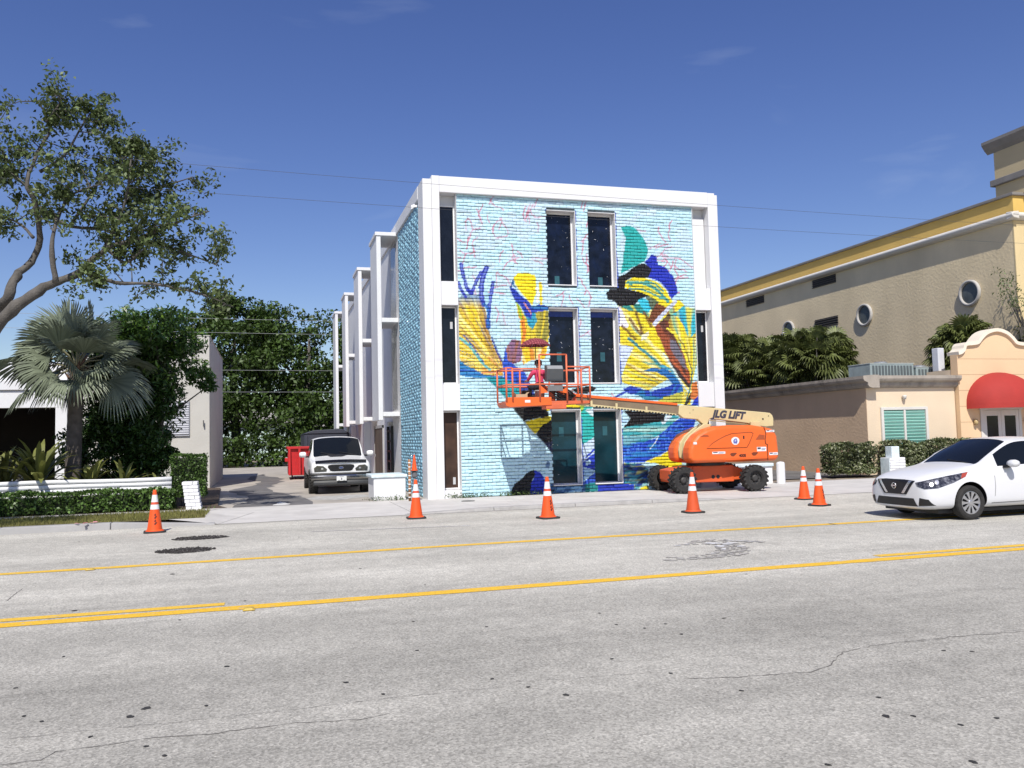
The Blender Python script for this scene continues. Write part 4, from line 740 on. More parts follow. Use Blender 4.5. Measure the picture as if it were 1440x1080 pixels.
# double doors
dr = MB(); dr.box(24.30, 24.42, 24.36, 24.398, 0, 2.14); dr.box(26.0, 26.12, 24.36, 24.398, 0, 2.14); dr.box(24.26, 26.16, 24.34, 24.398, 2.141, 2.27); dro = dr.build('door_frame', OFFW, go_, bevel=0.008)
for x0 in (24.425, 25.215):
    d = MB(); d.box(x0, x0+0.14, 24.37, 24.397, 0.02, 2.13); d.box(x0+0.64, x0+0.78, 24.37, 24.397, 0.02, 2.13); d.box(x0+0.141, x0+0.639, 24.37, 24.397, 1.93, 2.13); d.box(x0+0.141, x0+0.639, 24.37, 24.397, 0.02, 0.3); do = d.build('door', OFFW, LB, bevel=0.006)
    MB().box(x0+0.142, x0+0.638, 24.38, 24.396, 0.301, 1.929).build('pane', GL_DK, do)
for x0 in (24.03, 26.32):
    s_ = MB(); s_.lathe([(0.0, 0), (0.06, 0.0), (0.075, 0.1), (0.05, 0.2), (0.0, 0.22)], 12, Matrix.Translation((x0, 24.31, 1.62)), cap=False); s_.box(x0-0.03, x0+0.03, 24.31, 24.397, 1.7, 1.78); s_.build('wall_lamp', pm('brass_lamp', (0.45, 0.33, 0.16), 0.4, 0.1, 5), LB, smooth=True)
# shuttered window
wn = MB(); wn.box(20.24, 20.34, 24.50, 24.579, 0.95, 2.30); wn.box(22.08, 22.18, 24.50, 24.579, 0.95, 2.30); wn.box(20.341, 22.079, 24.50, 24.579, 2.20, 2.30); wn.box(20.20, 22.22, 24.46, 24.579, 0.86, 0.949); wn.box(21.17, 21.25, 24.51, 24.579, 0.951, 2.199); wno = wn.build('window', OFFW, LB, bevel=0.008)
MB().box(20.341, 22.079, 24.572, 24.5785, 0.951, 2.199).build('pane', pm('green_glass', (0.10, 0.30, 0.25), 0.15, 0.1, 2), wno)
SHUT = pm('mint_shutter', (0.36, 0.66, 0.57), 0.5, 0.05, 2)
for x0, x1 in ((20.36, 21.16), (21.26, 22.06)):
    for i in range(11):
        zz = 0.98+i*0.11; s_ = MB(); s_.prism([(24.565, zz), (24.525, zz+0.065), (24.531, zz+0.078), (24.571, zz+0.012)], x0, x1, 'x'); s_.build('slat', SHUT, wno)
wl = MB(); wl.lathe([(0.0, 0.0), (0.05, 0.0), (0.075, 0.10), (0.075, 0.14), (0.0, 0.15)], 14, Matrix.Translation((21.2, 24.48, 2.56)), cap=False); wl.box(21.17, 21.23, 24.5, 24.579, 2.62, 2.68); wl.build('wall_lamp', OFFW, LB, smooth=True)
# roof-top air conditioners
def ac(x0, x1, y0, y1, z0, z1, label):
    r = empty('air_conditioner', ((x0+x1)/2, y0, z0), 0, label, 'air conditioner', 'roof-top air conditioners')
    a = MB(); a.box(x0, x1, y0, y1, z0, z1); a.build('casing', pm('ac_grey_green', (0.30, 0.36, 0.36), 0.5, 0.1, 3, dirt=0.3, dirtcol=(0.1, 0.1, 0.09), dscale=4), r, bevel=0.012)
    n_ = int((x1-x0)/0.13)
    for i in range(1, n_):
        xx = x0+i*(x1-x0)/n_; MB().box(xx-0.045, xx+0.045, y0-0.012, y0-0.001, z0+0.06, z1-0.06).build('louvre', pm('ac_louvre', (0.10, 0.12, 0.125), 0.5), r)
    MB().box(x0-0.015, x1+0.015, y0-0.015, y1+0.015, z1+0.001, z1+0.03).build('lid', pm('ac_lid', (0.42, 0.47, 0.46), 0.5), r, bevel=0.006)
    f = MB(); f.lathe([(0.25, 0), (0.25, 0.06), (0.2, 0.09), (0.0, 0.09)], 20, Matrix.Translation(((x0+x1)/2, (y0+y1)/2, z1+0.032)), cap=False); f.build('fan_cowl', STEEL, r)
ac(21.0, 22.9, 25.9, 27.1, 3.051, 3.92, 'long grey-green roof air conditioner left of the gable entrance')
ac(23.0, 24.15, 25.9, 26.9, 3.051, 3.78, 'darker small roof air conditioner next to the gable wall')
dk = MB(); dk.box(23.47, 23.75, 25.3, 25.6, 3.602, 4.45); tag(dk.build('roof_duct', pm('duct_white', (0.62, 0.64, 0.68), 0.5), bevel=0.02), 'upright pale metal duct box on the annex roof', 'duct')
# ---- white building on the left
WB = empty('white_carport_building', (-6.8, 33, 0), 0, 'low white building with deep dark carport at the far left', 'building')
h = MB(); h.box(-32, -6.78, 33.0, 33.25, 3.0, 3.62); h.box(-32, -6.70, 32.92, 33.25, 3.622, 3.95); h.build('fascia', WHITE, WB, bevel=0.01)
h = MB(); h.box(-32, -7.3, 34.4, 34.7, 3.95, 4.72); h.box(-7.3, -7.05, 34.4, 44, 3.95, 4.72); h.build('roof_parapet', WHITE, WB, bevel=0.01)
h = MB(); h.box(-32, -6.78, 33.252, 44, 3.3, 3.6); h.build('roof', WHITE, WB)
h = MB(); h.box(-7.13, -6.76, 33.0, 33.4, 0, 2.998); h.build('pier', WHITE, WB, bevel=0.01)
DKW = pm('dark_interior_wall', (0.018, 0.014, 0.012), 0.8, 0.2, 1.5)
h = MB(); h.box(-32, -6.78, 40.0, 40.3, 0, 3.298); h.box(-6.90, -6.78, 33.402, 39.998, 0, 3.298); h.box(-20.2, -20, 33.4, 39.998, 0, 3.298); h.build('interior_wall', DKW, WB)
h = MB(); h.box(-6.64, -6.58, 33.0, 33.1, 0, 3.1); h.build('downpipe', WHITEP, WB)
SB = empty('stucco_block', (-2.0, 32.46, 0), 0, 'plain grey-white stucco building with a roller shutter beside the alley', 'building')
STG = pm('greywhite_stucco', (0.52, 0.505, 0.465), 0.9, 0.05, 0.8, bump=0.35, bscale=22, dirt=0.3, dirtcol=(0.4, 0.37, 0.33), dscale=0.7)
h = MB(); h.box(-6.2, -2.0, 32.46, 41.9, 0, 5.5); h.build('wall', STG, SB, bevel=0.015)
h = MB(); h.box(-6.22, -1.98, 32.44, 41.92, 5.502, 5.53); h.build('parapet_cap', STG, SB)
sh = MB(); sh.box(-3.52, -2.68, 32.40, 32.458, 1.90, 3.16); sho = sh.build('shutter', pm('shutter_box', (0.45, 0.46, 0.5), 0.5), SB)
for i in range(15):
    zz = 1.95+i*0.08; MB().prism([(32.399, zz), (32.365, zz+0.02), (32.365, zz+0.05), (32.399, zz+0.07)], -3.50, -2.70, 'x').build('slat', pm('shutter_slat', (0.55, 0.56, 0.60), 0.5), sho)
hk = MB(); hk.tube([(-2.2, 32.44, 2.25), (-2.2, 32.36, 2.25), (-2.2, 32.36, 2.45)], 0.02, 8); hk.build('tap', pm('tap_iron', (0.1, 0.1, 0.1), 0.5), SB)
# ---- pale houses far behind the trees
for x0, x1, y0, z1, c, lb in ((-8, 3.4, 84, 3.4, (0.45, 0.58, 0.55), 'pale mint house far behind the alley trees'), (4.4, 13, 88, 3.0, (0.62, 0.62, 0.6), 'white low house behind the trees at the alley end')):
    r = empty('far_house', ((x0+x1)/2, y0, 0), 0, lb, 'house'); MB().box(x0, x1, y0, y0+8, 0, z1).build('wall', pm('far_wall_%d' % int(y0), c, 0.8, 0.1, 1), r)
    MB().prism([(y0-0.6, z1), (y0+8.6, z1), (y0+4, z1+1.8)], x0-0.5, x1+0.5, 'x').build('roof', pm('far_roof', (0.35, 0.33, 0.31), 0.9), r)
    for i in range(3):
        xx = x0+1.5+i*(x1-x0-3)/2.5; MB().box(xx, xx+1.0, y0-0.05, y0-0.002, 1.0, 2.2).build('window', GL_DK, r)

# ================================================================== VEGETATION
LEAF_OAK = pm('oak_leaf', (0.105, 0.145, 0.050), 0.55, 0.25, 0.8, island=0.45, trans=0.25)
LEAF_FIC = pm('ficus_leaf', (0.062, 0.108, 0.022), 0.5, 0.30, 0.25, island=0.5, trans=0.25)
LEAF_MAN = pm('mango_leaf', (0.05, 0.105, 0.022), 0.4, 0.25, 0.7, island=0.45, trans=0.22)
LEAF_NEW = pm('young_leaf', (0.14, 0.24, 0.03), 0.4, 0.2, 1.0, island=0.4, trans=0.35)
LEAF_HED = pm('hedge_leaf', (0.085, 0.155, 0.032), 0.45, 0.25, 1.5, island=0.5, trans=0.2)
LEAF_VAR = pm('green_leaf', (0.10, 0.125, 0.045), 0.45, 0.25, 1.5, island=0.45, trans=0.2)
LEAF_PAL = pm('pale_leaf', (0.34, 0.36, 0.22), 0.5, 0.2, 1.5, island=0.3, trans=0.2)
PALM_M = pm('grey_green_palm', (0.20, 0.235, 0.165), 0.5, 0.2, 1.0, island=0.3, trans=0.2)
PALM_G = pm('green_palm', (0.125, 0.15, 0.045), 0.5, 0.25, 1.0, island=0.4, trans=0.25)
STRAP = pm('strap_leaf', (0.20, 0.215, 0.06), 0.5, 0.3, 2.0, island=0.35, trans=0.25)
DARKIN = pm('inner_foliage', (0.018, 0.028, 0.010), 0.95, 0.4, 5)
WEED = pm('weed_leaf', (0.075, 0.125, 0.03), 0.6, 0.3, 4, island=0.4, trans=0.2)
# ---- the oak reaching in from the left
OAKL = {'A': (20.5, [(-5.77, 3.94), (-5.52, 4.62), (-5.27, 4.82), (-5.21, 5.31), (-5.02, 5.71), (-4.83, 6.22), (-4.83, 6.91), (-4.95, 7.31), (-4.76, 8.27), (-4.65, 8.84), (-4.92, 9.37)], 0.17, 0.015),
 'B': (20.0, [(-5.63, 3.88), (-5.14, 4.46), (-4.63, 4.9), (-4.33, 5.2), (-3.9, 5.45), (-3.33, 5.91), (-2.7, 6.04), (-1.87, 6.53), (-1.25, 6.91)], 0.19, 0.012),
 'C': (19.7, [(-4.27, 5.06), (-4.32, 5.81), (-4.28, 6.48), (-4.03, 7.07), (-3.38, 7.25)], 0.08, 0.012), 'D': (20.8, [(-4.85, 6.94), (-4.24, 6.56), (-3.31, 6.71), (-2.74, 7.37), (-1.61, 7.76)], 0.07, 0.01),
 'E': (20.5, [(-4.95, 7.31), (-5.21, 7.49), (-5.43, 7.87), (-5.57, 8.21), (-5.74, 8.6)], 0.06, 0.01), 'F': (19.7, [(-3.8, 5.36), (-3.15, 5.14), (-2.27, 5.06), (-1.36, 4.84), (-0.71, 4.61)], 0.07, 0.01),
 'G': (20.3, [(-3.41, 6.02), (-3.05, 6.9), (-2.86, 7.79), (-2.82, 8.47)], 0.06, 0.008), 'H': (20.8, [(-4.85, 7.76), (-4.34, 8.11), (-3.88, 8.93), (-3.84, 9.19)], 0.055, 0.008),
 'I': (20.3, [(-4.62, 8.73), (-4.23, 9.26)], 0.03, 0.008), 'J': (20.3, [(-2.74, 6.12), (-2.11, 6.04), (-1.54, 5.91), (-1.1, 5.71)], 0.045, 0.008), 'K': (20.7, [(-4.2, 6.55), (-3.84, 7.25), (-3.47, 8.0), (-2.67, 8.16)], 0.05, 0.008),
 'L': (20.3, [(-4.85, 6.15), (-5.21, 6.52), (-5.64, 6.59)], 0.05, 0.01), 'M': (19.9, [(-3.33, 5.87), (-2.94, 5.59), (-2.58, 5.85), (-2.31, 6.36)], 0.045, 0.008)}
OAK = empty('oak_tree', (-6.5, 22.9, 0), 0, 'large spreading oak with sparse crown reaching over from the left edge', 'tree')
tk = MB(); tk.tube(smooth_path([(-6.5, 22.9, -0.2), (-6.45, 22.8, 0.6), (-6.3, 22.2, 2.0), (-6.0, 21.2, 3.2), (-5.74, 20.4, 3.95)], 4), [0.42-0.013*i for i in range(17)], 14)
tw_c = []
rr = random.Random(11)
def limb(mb, pts, r0, r1, n=4):
    q = smooth_path(pts, n); k = len(q); q = [p+Vector((rr.gauss(0, .12), rr.gauss(0, .12), rr.gauss(0, .12)))*(r0*0.7 if 0 < i < k-1 else 0) for i, p in enumerate(q)]; mb.tube(q, [(r0+(r1-r0)*(i/(k-1))**0.8)*rr.uniform(0.88, 1.14) for i in range(k)], 9); return q
extra = {'N': ([(-6.0, 21.0, 3.6), (-6.9, 18.5, 5.0), (-7.3, 15.8, 6.0), (-6.9, 13.6, 6.4)], 0.14, 0.02), 'O': ([(-7.1, 16.6, 5.7), (-6.2, 15.2, 6.4), (-5.7, 14.2, 6.6)], 0.06, 0.012), 'P': ([(-6.1, 21.4, 3.4), (-7.6, 21.8, 5.2), (-8.6, 21.6, 7.4)], 0.14, 0.02)}
dens = {'A': (0.5, 10), 'B': (0.3, 13), 'C': (0.25, 10), 'D': (0.2, 12), 'E': (0.0, 10), 'F': (0.15, 12), 'G': (0.2, 10), 'H': (0.15, 10), 'I': (0.0, 5), 'J': (0.1, 8), 'K': (0.25, 10), 'L': (0.2, 5), 'M': (0.1, 7), 'N': (0.45, 22), 'O': (0.1, 16), 'P': (0.5, 10)}
def twigs(q, name):
    s0, cnt = dens[name]
    for _ in range(int(cnt*1.45)):
        t = s0+(1-s0)*rr.random()**0.8; i = min(len(q)-2, int(t*(len(q)-1))); b = q[i].lerp(q[i+1], rr.random())
        d = Vector((rr.gauss(0, 1), rr.gauss(0, 1), rr.gauss(0.35, 0.8))).normalized(); ln = rr.uniform(0.25, 0.8); m = b+d*ln*0.55+Vector((rr.gauss(0, .05), rr.gauss(0, .05), rr.gauss(0.03, .05))); e = b+d*ln+Vector((0, 0, rr.uniform(-0.05, 0.12)))
        tk.tube([b, m, e], [0.016, 0.010, 0.004], 5, cap=False)
        for p_, w_ in ((e, 1.0), (m, 0.5)):
            tw_c.append((p_, w_))
        if rr.random() < 0.6:
            d2 = (d+Vector((rr.gauss(0, .8), rr.gauss(0, .8), rr.gauss(0.2, .6)))).normalized(); e2 = m+d2*ln*0.7; tk.tube([m, e2], [0.008, 0.003], 4, cap=False); tw_c.append((e2, 0.8))
        if rr.random() < 0.35:   # bare twig tips against the sky
            e3 = e+Vector((rr.gauss(0, .15), rr.gauss(0, .1), rr.uniform(0.1, 0.4))); tk.tube([e, e3], [0.005, 0.002], 4, cap=False)
for k_, (yy, pts, r0, r1) in OAKL.items():
    q = limb(tk, [(x, yy+(0.35*math.sin(i*1.3+ord(k_))*min(1, i/2) if i else 0), z) for i, (x, z) in enumerate(pts)], r0*0.8, r1); twigs(q, k_)
for k_, (pts, r0, r1) in extra.items(): q = limb(tk, pts, r0, r1); twigs(q, k_)
tk.build('trunk', BARK, OAK, smooth=True, fix=False)
LC = []
for c, w_ in tw_c:
    k = int(44*w_*rr.uniform(0.3, 1.6)); s_ = rr.uniform(0.07, 0.16); LC.append(np.array(c)+RNG.normal(0, 1, (k, 3))*[s_, s_, s_*0.75])
leaves('crown', np.concatenate(LC), 0.115, LEAF_OAK, OAK, aspect=0.5)
# ---- generic foliage volumes
def puffs(n, cx, cy, cz, rx, ry, rz, pr, rnd, shell=0.72):
    out = []
    for _ in range(n):
        while True:
            v = Vector((rnd.uniform(-1, 1), rnd.uniform(-1, 1), rnd.uniform(-1, 1)))
            if 0.3 < v.length < 1: break
        v = v.normalized()*(shell+(1-shell)*rnd.random()) if rnd.random() < 0.75 else v*0.8
        out.append((cx+v.x*rx, cy+v.y*ry, cz+v.z*rz, pr*rnd.uniform(0.6, 1.35)))
    return out
def puff_points(P_, per, up=0.25):
    out = []
    for x, y, z, r in P_:
        k = int(per*(0.6+0.8*random.random())); d = RNG.normal(size=(k, 3)); d[:, 2] += up; d /= np.linalg.norm(d, axis=1, keepdims=True); out.append(np.array([x, y, z])+d*r*RNG.uniform(0.55, 1.08, (k, 1))*[1, 1, 0.72])
    return np.concatenate(out)
def big_tree(name, x, y, h, rx, ry, label, group, rnd, low=0.6, per=290, n=50, leaf=0.31, mat=LEAF_FIC, pr=1.3):
    r = empty(name, (x, y, 0), 0, label, 'tree', group); cz = (h+low)/2; rz = (h-low)/2
    t = MB(); t.tube([(x, y, -0.2), (x+0.1, y, 1.5), (x-0.1, y, h*0.45), (x, y, h*0.75)], [0.42, 0.34, 0.24, 0.08], 10)
    pf = puffs(n, x, y, cz, rx*0.9, ry*0.86, rz*0.88, pr, rnd, 0.8)
    for p in pf[::4]: t.tube([(x, y, h*0.3), ((x+p[0])/2+0.2, (y+p[1])/2, (h*0.3+p[2])/2+0.3), p[:3]], [0.14, 0.09, 0.03], 6)
    t.build('trunk', BARK, r, smooth=True, fix=False); leaves('crown', puff_points(pf, per), leaf, mat, r, aspect=0.55, up=0.6)
    return r
rnd = random.Random(5)
for i, (x, y, h, rx, ry, lb) in enumerate(((-13.0, 66, 11.2, 4.6, 3.8, 'dark green alley tree, leftmost, behind the stucco block'), (-7.6, 64, 12.0, 4.4, 3.8, 'dark green alley tree rising just right of the stucco block'), (-2.2, 63, 12.7, 4.3, 3.8, 'tallest of the alley trees, in the middle of the alley end'),
        (3.0, 64, 12.2, 4.3, 3.8, 'dark green alley tree behind the red dumpster'), (8.0, 62, 12.8, 4.3, 3.8, 'dark green alley tree nearest the white sun-screen bays'))):
    big_tree('ficus_tree', x, y, h, rx, ry, lb, 'trees at the end of the alley', rnd)
# understory at the end of the alley
US = empty('understory_hedge', (0, 60, 0), 0, 'dark unclipped shrubs along the end of the alley under the trees', 'shrubs')
pf = [(x_, 59.8+rnd.uniform(-0.6, 0.8), rnd.uniform(0.4, 4.6), rnd.uniform(0.7, 1.2)) for x_ in np.arange(-16, 13, 0.2)]+[(x_, 59.0+rnd.uniform(-0.4, 0.8), rnd.uniform(0.2, 1.9), rnd.uniform(0.6, 0.95)) for x_ in np.arange(-16, 13, 0.3)]; leaves('foliage', puff_points(pf, 110), 0.30, LEAF_FIC, US, aspect=0.55); stm = MB()
for x_ in np.arange(-16, 13, 1.6): stm.tube([(x_, 60, 0), (x_+0.2, 60, 2.2)], [0.06, 0.03], 6)
stm.build('stem', BARK, US, fix=False)
# ---- dense mango-like tree by the stucco block
MG = empty('mango_tree', (-3.1, 26.0, 0), 0, 'dense dark leafy tree in front of the stucco block, right of the palm', 'tree')
t = MB(); t.tube([(-3.1, 26, 0), (-3.0, 26, 1.2), (-2.9, 25.9, 2.6), (-2.9, 25.9, 4.2)], [0.13, 0.11, 0.09, 0.03], 9)
pf = puffs(100, -3.65, 25.9, 2.7, 1.15, 1.1, 2.2, 0.5, rnd)+puffs(22, -3.0, 25.6, 4.7, 1.15, 0.8, 0.75, 0.42, rnd)+[(-2.45, 25.4, 4.0, 0.5), (-2.3, 25.35, 3.5, 0.42), (-2.6, 25.3, 3.0, 0.42), (-2.15, 25.3, 4.4, 0.42), (-2.7, 25.2, 2.5, 0.35), (-1.75, 25.3, 3.45, 0.36), (-1.95, 25.2, 3.7, 0.4), (-1.62, 25.25, 3.2, 0.25)]
for p in pf[::3]: t.tube([(-2.95, 25.95, min(3.6, p[2]*0.7)), p[:3]], [0.04, 0.012], 5)
t.build('trunk', BARK, MG, smooth=True, fix=False)
leaves('crown', puff_points(pf, 210, 0.1), 0.17, LEAF_MAN, MG, aspect=0.34, up=0.5, dirs=None)
pf2 = [p for p in pf if p[2] > 3.2]; leaves('young_leaves', puff_points([(x_, y_-0.1, z_+0.08, r_*0.95) for x_, y_, z_, r_ in pf2], 26, 0.7), 0.17, LEAF_NEW, MG, aspect=0.3, up=0.5)
# dark shrub under it
US2 = empty('shade_shrub', (-4.0, 25.2, 0), 0, 'dark shrub in the shade between the palm trunk and the leafy tree', 'shrub')
pf = puffs(60, -3.95, 25.3, 1.3, 1.35, 0.7, 1.25, 0.4, rnd); leaves('foliage', puff_points(pf, 170), 0.15, LEAF_MAN, US2, aspect=0.4); MB().tube([(-4, 25.2, 0), (-3.9, 25.2, 0.9)], [0.05, 0.02], 6).build('stem', BARK, US2)
# ---- palms
def fan(V, F, base, d, nrm, R, nseg, spread, droop, wdt=1.0, rnd=random):
    """one costapalmate fan: narrow folded segments joined near the hub"""
    d = Vector(d).normalized(); nrm = Vector(nrm); nrm = (nrm-d*nrm.dot(d)).normalized(); s = d.cross(nrm)
    for i in range(nseg):
        a = spread*(i/(nseg-1)-0.5); c_, s_ = math.cos(a), math.sin(a); dr = d*c_+s*s_; sd = s*c_-d*s_; L_ = R*(0.72+0.28*math.cos(a*0.8))*rnd.uniform(0.9, 1.05); w0 = L_*0.55*spread/nseg*0.62*wdt
        dz = Vector((0, 0, -1))
        p0 = base; p1 = base+dr*L_*0.55+nrm*L_*0.06; p2 = base+dr*L_*0.82+dz*droop*L_*0.12; p3 = base+dr*L_*0.98+dz*droop*L_*0.38
        o = len(V); f = nrm*w0*0.35
        V += [p0-sd*w0*0.08, p0+sd*w0*0.08, p1-sd*w0+f, p1+sd*w0+f, p1, p2-sd*w0*0.55, p2+sd*w0*0.55, p3]
        F += [(o, o+4, o+2, o), (o, o+1, o+3, o+4), (o+2, o+4, o+7, o+5), (o+4, o+3, o+6, o+7)]
    return
def fan_mesh(name, V, F, mat, parent):
    Q = []
    for f in F: Q.append((f[0], f[1], f[2], f[2] if f[3] == f[0] else f[3]) if f[3] == f[0] else f)
    tri = []
    for a, b, c, d in Q: tri.append((a, b, c)); (tri.append((a, c, d)) if d != c else None)
    return np_mesh(name, np.array([tuple(v) for v in V]), np.array(tri), mat, parent)
PLM = empty('fan_palm', (-4.72, 24.0, 0), 0, 'grey-green fan palm with single trunk at left', 'palm')
t = MB(); zz = np.linspace(0, 3.55, 26); t.tube([(-4.80+0.03*z_, 24, z_) for z_ in zz], [0.20-0.012*z_+(0.012 if i % 2 else 0) for i, z_ in enumerate(zz)], 12)
t.build('trunk', pm('palm_trunk', (0.12, 0.10, 0.085), 0.9, 0.3, 6, bump=0.6, bscale=20), PLM, smooth=True, fix=False)
bs = MB(); hub = Vector((-4.70, 24, 3.62)); rp_ = random.Random(21); V_, F_ = [], []; pet = MB()
for k in range(14):   # leaf-base stubs
    a = k*2.4; bs.tube([(hub.x+0.1*math.cos(a), hub.y+0.1*math.sin(a), 3.05+0.05*k), (hub.x+0.26*math.cos(a), hub.y+0.26*math.sin(a), 3.3+0.05*k)], [0.05, 0.02], 6)
bs.build('leaf_base', pm('leaf_base_fibre', (0.13, 0.075, 0.05), 0.95, 0.3, 10), PLM)
for k in range(26):
    a = k*2.399+rp_.uniform(-0.2, 0.2); el = 1.35-1.75*(k/25.0)**0.9+rp_.uniform(-0.12, 0.12); d = Vector((math.cos(a)*math.cos(el), math.sin(a)*math.cos(el), math.sin(el))); pl = rp_.uniform(0.7, 0.95)
    e = hub+d*pl+Vector((0, 0, -0.12*max(0, math.cos(el)))); pet.tube([hub, hub+d*pl*0.5+Vector((0, 0, 0.03)), e], [0.028, 0.022, 0.016], 6)
    d2 = (d+Vector((0, 0, -0.05-0.12*(k/25)))).normalized(); fan(V_, F_, e, d2, Vector((rp_.gauss(0, .55), rp_.gauss(-0.3, .5), 1))+d*0.15 if abs(d2.z) < 0.95 else Vector((1, 0, 0)), rp_.uniform(0.95, 1.2), 36, 3.0, 0.2+0.6*(k/25), 1.0, rp_)
pet.build('petiole', pm('petiole', (0.20, 0.19, 0.11), 0.6, 0.2, 4), PLM, fix=False); fan_mesh('fronds', V_, F_, PALM_M, PLM)
def palm_clump(name, x, y, z0, z1, rx, n, R, label, seed, group=None):
    rp2 = random.Random(seed); r = empty(name, (x, y, 0), 0, label, 'palm', group); V_, F_ = [], []; t = MB()
    for k in range(n):
        v = Vector((rp2.gauss(0, 1), rp2.gauss(0, 1), rp2.gauss(0.3, 0.8))).normalized(); q_ = rp2.uniform(.55, 1.08); b = Vector((x+v.x*rx*0.7*q_, y+v.y*rx*0.8*q_, (z0+z1)/2+v.z*(z1-z0)*0.40*q_)); d = Vector((v.x+rp2.gauss(0, .35), v.y+rp2.gauss(0, .35), v.z*0.9+rp2.uniform(-0.3, 0.6))).normalized()
        fan(V_, F_, b, d, Vector((rp2.gauss(0, .4), rp2.gauss(0, .4), 1))+v*0.5, R*rp2.uniform(0.85, 1.35), 15, 3.6, rp2.uniform(0.3, 1.3), 1.0, rp2)
        if k % 6 == 0: t.tube([(x+rp2.uniform(-.4, .4)*rx, y+rp2.uniform(-.4, .4)*rx, 0), ((x+b.x)/2, (y+b.y)/2, z0*0.6), b], [0.05, 0.045, 0.02], 6)
    t.build('stem', BARK, r, fix=False); fan_mesh('fronds', V_, F_, PALM_G, r); return r
palm_clump('lady_palm', 23.2, 38.6, 2.6, 6.75, 2.6, 520, 0.55, 'bushy palm clump behind the brown wall, next to the white building', 31, 'palm clumps against the hall')
palm_clump('lady_palm', 22.6, 34.3, 2.4, 6.0, 2.0, 380, 0.5, 'low middle palm clump between the two taller ones behind the brown wall', 34, 'palm clumps against the hall')
palm_clump('lady_palm', 22.4, 31.2, 2.4, 6.15, 1.95, 460, 0.5, 'bushy palm clump below the furthest round window', 32, 'palm clumps against the hall')
palm_clump('lady_palm', 26.2, 27.0, 2.6, 6.0, 1.15, 230, 0.5, 'palm crown rising behind the gable entrance', 33, 'palm clumps against the hall')
palm_clump('lady_palm', 28.6, 25.3, 3.4, 5.9, 1.1, 160, 0.5, 'palm crown behind the gable at the right edge of the photo', 36, 'palm clumps against the hall')
# thin shrub by the hall corner
TS = empty('thin_shrub', (27.7, 25.5, 0), 0, 'thin twiggy shrub rising at the hall corner above the gable palms', 'shrub'); t = MB(); LCs = []
for k in range(16):
    e = Vector((27.7+rnd.gauss(0, 0.45), 25.5+rnd.gauss(0, 0.25), rnd.uniform(5.9, 7.5))); t.tube([(27.7, 25.5, 3.4), (27.7+rnd.gauss(0, .1), 25.5, 5.2), e], [0.03, 0.018, 0.004], 5); LCs.append(np.array(e)+RNG.normal(0, 0.14, (20, 3)))
t.tube([(27.7, 25.5, 0), (27.7, 25.5, 3.4)], 0.04, 6); t.build('stem', BARK, TS, fix=False); leaves('foliage', np.concatenate(LCs), 0.11, LEAF_OAK, TS)
# ---- clipped hedges
def hedge(name, x0, x1, y0, y1, z0, z1, mat, label, n, leaf, group=None, extra=None, bulge=0.05, cat='hedge'):
    r = empty(name, ((x0+x1)/2, (y0+y1)/2, z0), 0, label, cat, group); e = leaf*0.7+bulge*0.5
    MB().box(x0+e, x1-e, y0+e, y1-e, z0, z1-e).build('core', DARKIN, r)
    A = np.array([(x1-x0)*(z1-z0), (x1-x0)*(y1-y0), (y1-y0)*(z1-z0), (y1-y0)*(z1-z0), (x1-x0)*(z1-z0)*0.5]); c = RNG.choice(5, n, p=A/A.sum()); u, v = RNG.random(n), RNG.random(n); p = np.zeros((n, 3))
    X_, Y_, Z_ = x0+u*(x1-x0), y0+v*(y1-y0), z0+v*(z1-z0)
    p[:, 0] = np.where(c == 2, x0, np.where(c == 3, x1, X_)); p[:, 1] = np.where(c == 0, y0, np.where(c == 4, y1, np.where(c == 1, Y_, y0+u*(y1-y0)))); p[:, 2] = np.where(c == 1, z1, Z_)
    wob = (vnoise(p[:, 0]*2.2+p[:, 1], p[:, 2]*2.2+p[:, 1]*1.3, 7)-0.5)*bulge*2; p[:, 1] += np.where(c == 0, -wob, 0); p[:, 2] += np.where(c == 1, wob, 0)+RNG.normal(0, leaf*0.25, n); p[:, 0] += RNG.normal(0, leaf*0.45, n); p[:, 1] += RNG.normal(0, leaf*0.5, n)
    leaves('foliage', p, leaf, mat, r, aspect=0.6)
    if extra is not None: k = RNG.choice(n, n//2, replace=False); leaves('pale_leaves', p[k]+RNG.normal(0, 0.01, (len(k), 3)), leaf*0.95, extra, r, aspect=0.6)
    st_ = MB()
    for i in range(max(2, int((x1-x0)/0.5))): xx = x0+0.2+i*0.5; st_.tube([(min(xx, x1-0.1), (y0+y1)/2, 0), (min(xx, x1-0.1), (y0+y1)/2, z0+0.05)], 0.012, 5)
    st_.build('stem', BARK, r, fix=False); return r
hedge('low_hedge', -13.5, -2.18, 21.35, 22.12, 0.11, 0.555, LEAF_HED, 'long low clipped hedge along the left path', 15500, 0.078, bulge=0.09)
hedge('box_shrub', -2.28, -1.52, 22.5, 23.2, 0.3, 1.32, LEAF_HED, 'upright clipped shrub at the corner of the alley', 4200, 0.055, cat='shrub')
hedge('variegated_hedge', 17.75, 19.28, 23.75, 24.45, 0.12, 1.0, LEAF_VAR, 'variegated hedge left of the white brick pillar, by the brown wall', 4200, 0.095, 'variegated hedges by the annex', LEAF_PAL, bulge=0.24)
hedge('variegated_hedge', 20.0, 23.3, 23.75, 24.42, 0.12, 1.02, LEAF_VAR, 'variegated hedge under the shuttered window', 6000, 0.095, 'variegated hedges by the annex', LEAF_PAL, bulge=0.2)
